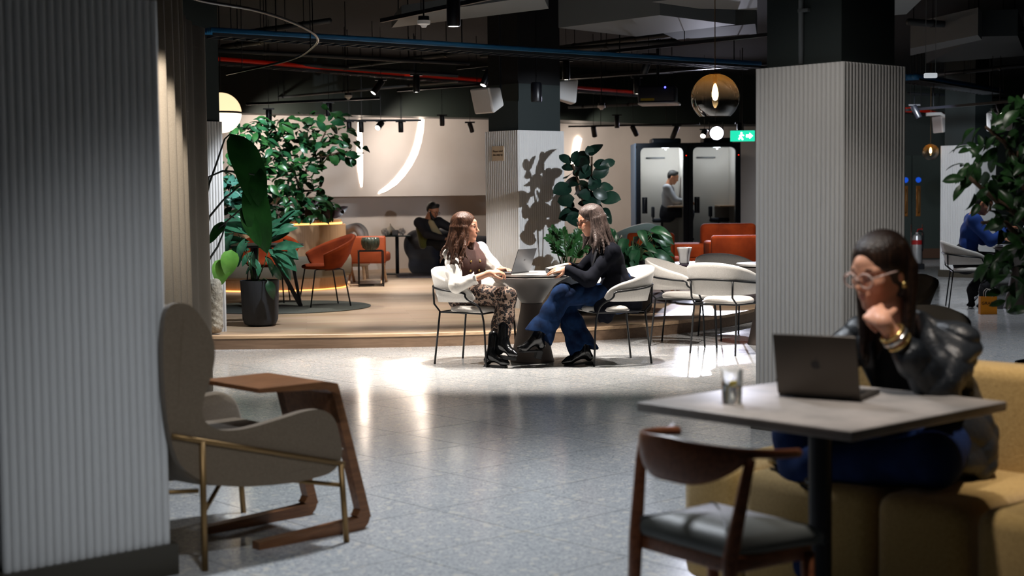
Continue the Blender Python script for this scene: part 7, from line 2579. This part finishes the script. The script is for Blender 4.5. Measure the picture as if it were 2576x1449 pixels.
ms.tube([(-0.02, 0, 0.025), (-0.03, 0, -0.01), (0.0, 0, -0.055)], 0.011, 6)
ms.tube([(-0.03, 0, -0.01), (-0.06, 0, -0.05)], 0.010, 6)
ms.tube([(-0.05, 0, 0.0), (-0.02, 0, 0.02), (0.015, 0, 0.005)], 0.008, 6)
o = ms.build('running_figure', M_EXW, es)
o.location = (0, -0.021, 0)
MB().extrude([(0.05, 0, -0.02), (0.10, 0, -0.02), (0.10, 0, -0.045), (0.15, 0, 0.0), (0.10, 0, 0.045), (0.10, 0, 0.02), (0.05, 0, 0.02)], (0, -0.003, 0)).build('arrow', M_EXW, es).location = (0, -0.021, 0)
MB().tube([(0, 0, 0.08), (0, 0, 1.3)], 0.008, 6).build('drop_rod', M_TRACK, es)
cd_ = thing('conduit', 'pale vertical conduit clipped to the near column shaft', 'pipe', (1.849, 8.207, 2.13), GA)
MB().tube([(0.035, 0.315, 0), (0.035, 0.315, 1.5)], 0.015, 10).build('pipe', M_DUCT, cd_, True)
for z in (0.30, 0.9):
    MB().box((0.035, 0.295, z), (0.03, 0.07, 0.02), bev=0.004).build('clip', M_DUCT, cd_)
eb = thing('emergency_light', 'small white emergency light hanging right of the near column', 'lamp', PY(2341, 190, 15.0))
MB().box((0, 0, 0), (0.13, 0.05, 0.05), bev=0.012).build('body', mat('emergency_white', (210, 214, 218), 0.5, emit=((220, 228, 235), 0.5)), eb)
for x in (-0.05, 0.05):
    MB().tube([(x, 0, -0.03), (x, 0, 0.9)], 0.003, 5).build('wire', M_DUCT, eb)
wpz = [PY(2330, 288, 24), PY(2366, 286, 24), PY(2386, 300, 24), PY(2418, 299, 24)]
wp_ = thing('white_pipe', 'white cranked pipe near the ceiling above the far double doors', 'pipe', wpz[1])
MB().tube([p - wpz[1] for p in wpz], 0.03, 10).build('pipe', M_WHITEP, wp_, True)
MB().tube([wpz[3] - wpz[1], wpz[3] - wpz[1] + Vector((0.04, 0, 0))], 0.055, 10).build('end_cap', M_WHITEP, wp_, True)
bxl = thing('junction_box', 'pale junction box above the cranked white pipe end', 'box', PY(2412, 286, 24.3))
MB().box((0, 0, 0), (0.15, 0.08, 0.09), bev=0.01).build('case', M_DUCT, bxl)


# ------------------------------------------------------------------ globe pendants
def globe_mat(name, top, bot):
    m = bpy.data.materials.new(name)
    m.use_nodes = True
    nt = m.node_tree
    nt.nodes.clear()
    out = nt.nodes.new('ShaderNodeOutputMaterial')
    tr = nt.nodes.new('ShaderNodeBsdfTransparent')
    gl = nt.nodes.new('ShaderNodeBsdfGlossy')
    gl.inputs['Roughness'].default_value = 0.03
    lw = nt.nodes.new('ShaderNodeLayerWeight')
    lw.inputs['Blend'].default_value = 0.25
    mx = nt.nodes.new('ShaderNodeMixShader')
    tc = nt.nodes.new('ShaderNodeTexCoord')
    sp_ = nt.nodes.new('ShaderNodeSeparateXYZ')
    rp_ = nt.nodes.new('ShaderNodeValToRGB')
    rp_.color_ramp.elements[0].position, rp_.color_ramp.elements[1].position = 0.30, 0.85
    rp_.color_ramp.elements[0].color, rp_.color_ramp.elements[1].color = (*bot, 1), (*top, 1)
    nt.links.new(tc.outputs['Generated'], sp_.inputs[0])
    nt.links.new(sp_.outputs['Z'], rp_.inputs['Fac'])
    nt.links.new(rp_.outputs['Color'], tr.inputs['Color'])
    nt.links.new(lw.outputs['Facing'], mx.inputs['Fac'])
    nt.links.new(tr.outputs[0], mx.inputs[1])
    nt.links.new(gl.outputs[0], mx.inputs[2])
    tl_ = nt.nodes.new('ShaderNodeBsdfTranslucent')
    nt.links.new(rp_.outputs['Color'], tl_.inputs['Color'])
    m2 = nt.nodes.new('ShaderNodeMixShader')
    mr = nt.nodes.new('ShaderNodeMapRange')
    mr.inputs[1].default_value = 0.35
    mr.inputs[3].default_value, mr.inputs[4].default_value = 0.0, 0.15
    nt.links.new(sp_.outputs['Z'], mr.inputs[0])
    nt.links.new(mr.outputs[0], m2.inputs['Fac'])
    nt.links.new(mx.outputs[0], m2.inputs[1])
    nt.links.new(tl_.outputs[0], m2.inputs[2])
    nt.links.new(m2.outputs[0], out.inputs['Surface'])
    return m


M_GLOBE = globe_mat('amber_glass', (0.72, 0.40, 0.10), (0.93, 0.88, 0.85))


def pendant(label, c, r, power, cut=0.78, ztop=3.7):
    t = thing('globe_pendant', label, 'pendant lamp', c)
    prof = []
    for k in range(33):
        a = math.acos(1.0) + (math.acos(-cut)) * k / 32
        prof.append((r * math.sin(a) if k else 0.001, r * math.cos(a)))
    rows = [[Vector((p[0] * math.cos(2 * PI * j / 40), p[0] * math.sin(2 * PI * j / 40), p[1])) for j in range(40)] for p in prof]
    MB().grid(rows, closed_u=True).build('globe', M_GLOBE, t, True)
    MB().tube([(0, 0, r * 1.02), (0, 0, r * 0.62)], r * 0.10, 12).build('socket', M_BRASS, t, True)
    MB().lathe([(0, r * 0.98), (r * 0.26, r * 0.965), (r * 0.24, r * 1.02), (0, r * 1.05)], seg=20).build('cap', M_BRASS, t, 40)
    prof = [(0.001, 0.60), (0.05, 0.56), (0.10, 0.40), (0.135, 0.2), (0.13, 0.05), (0.08, -0.08), (0.001, -0.12)]
    MB().lathe([(a * r, b * r) for a, b in prof], seg=16).build('bulb', mat('filament_glow', (255, 220, 160), 0.5, emit=((255, 214, 150), 30)), t, True)
    MB().tube([(0, 0, r), (0, 0, ztop - c[2])], 0.004, 6).build('cord', mat('gold_cord', (96, 70, 34), 0.5), t)
    l = bpy.data.lights.new('pendant_glow', 'POINT')
    l.energy = power
    l.color = kelvin('amber')
    l.shadow_soft_size = 0.012
    lo = bpy.data.objects.new('pendant_glow', l)
    COL.objects.link(lo)
    lo.location = Vector(c) + Vector((0, 0, r * 0.2))
    return t


pendant('large amber glass globe pendant lamp left of the near column', PY(1799, 246, 11.5), 0.187, 10)
pendant('small amber glass globe pendant lamp in front of the double doors', PY(2341, 383, 24.0), 0.135, 8, 0.9)
gp = thing('globe_pendant', 'glowing white globe lamp with a dark middle ring behind the left column', 'pendant lamp', PY(556, 284, 17.6))
M_OPAL = mat('opal_glass', (255, 240, 215), 0.3, emit=((255, 232, 200), 3.0))
M_OPAL2 = mat('gold_opal_glass', (250, 220, 175), 0.3, emit=((255, 220, 172), 1.3))
r = 0.24
MB().lathe([(r * math.sin(a) + 0.001, r * math.cos(a)) for a in np.linspace(0, PI / 2 - 0.03, 14)], seg=32).build('upper_dome', M_OPAL2, gp, True)
MB().lathe([(r * math.sin(a) + 0.001, r * math.cos(a)) for a in np.linspace(PI / 2 + 0.03, PI, 14)], seg=32).build('lower_dome', M_OPAL, gp, True)
MB().lathe([(0.9 * r, -0.012), (r * 1.02, -0.012), (r * 1.02, 0.012), (0.9 * r, 0.012)], seg=32, close=True).build('middle_ring', M_DARKMET, gp, 40)
MB().tube([(0, 0, r), (0, 0, 3.7 - gp.location.z)], 0.006, 6).build('cord', M_BLACK, gp)
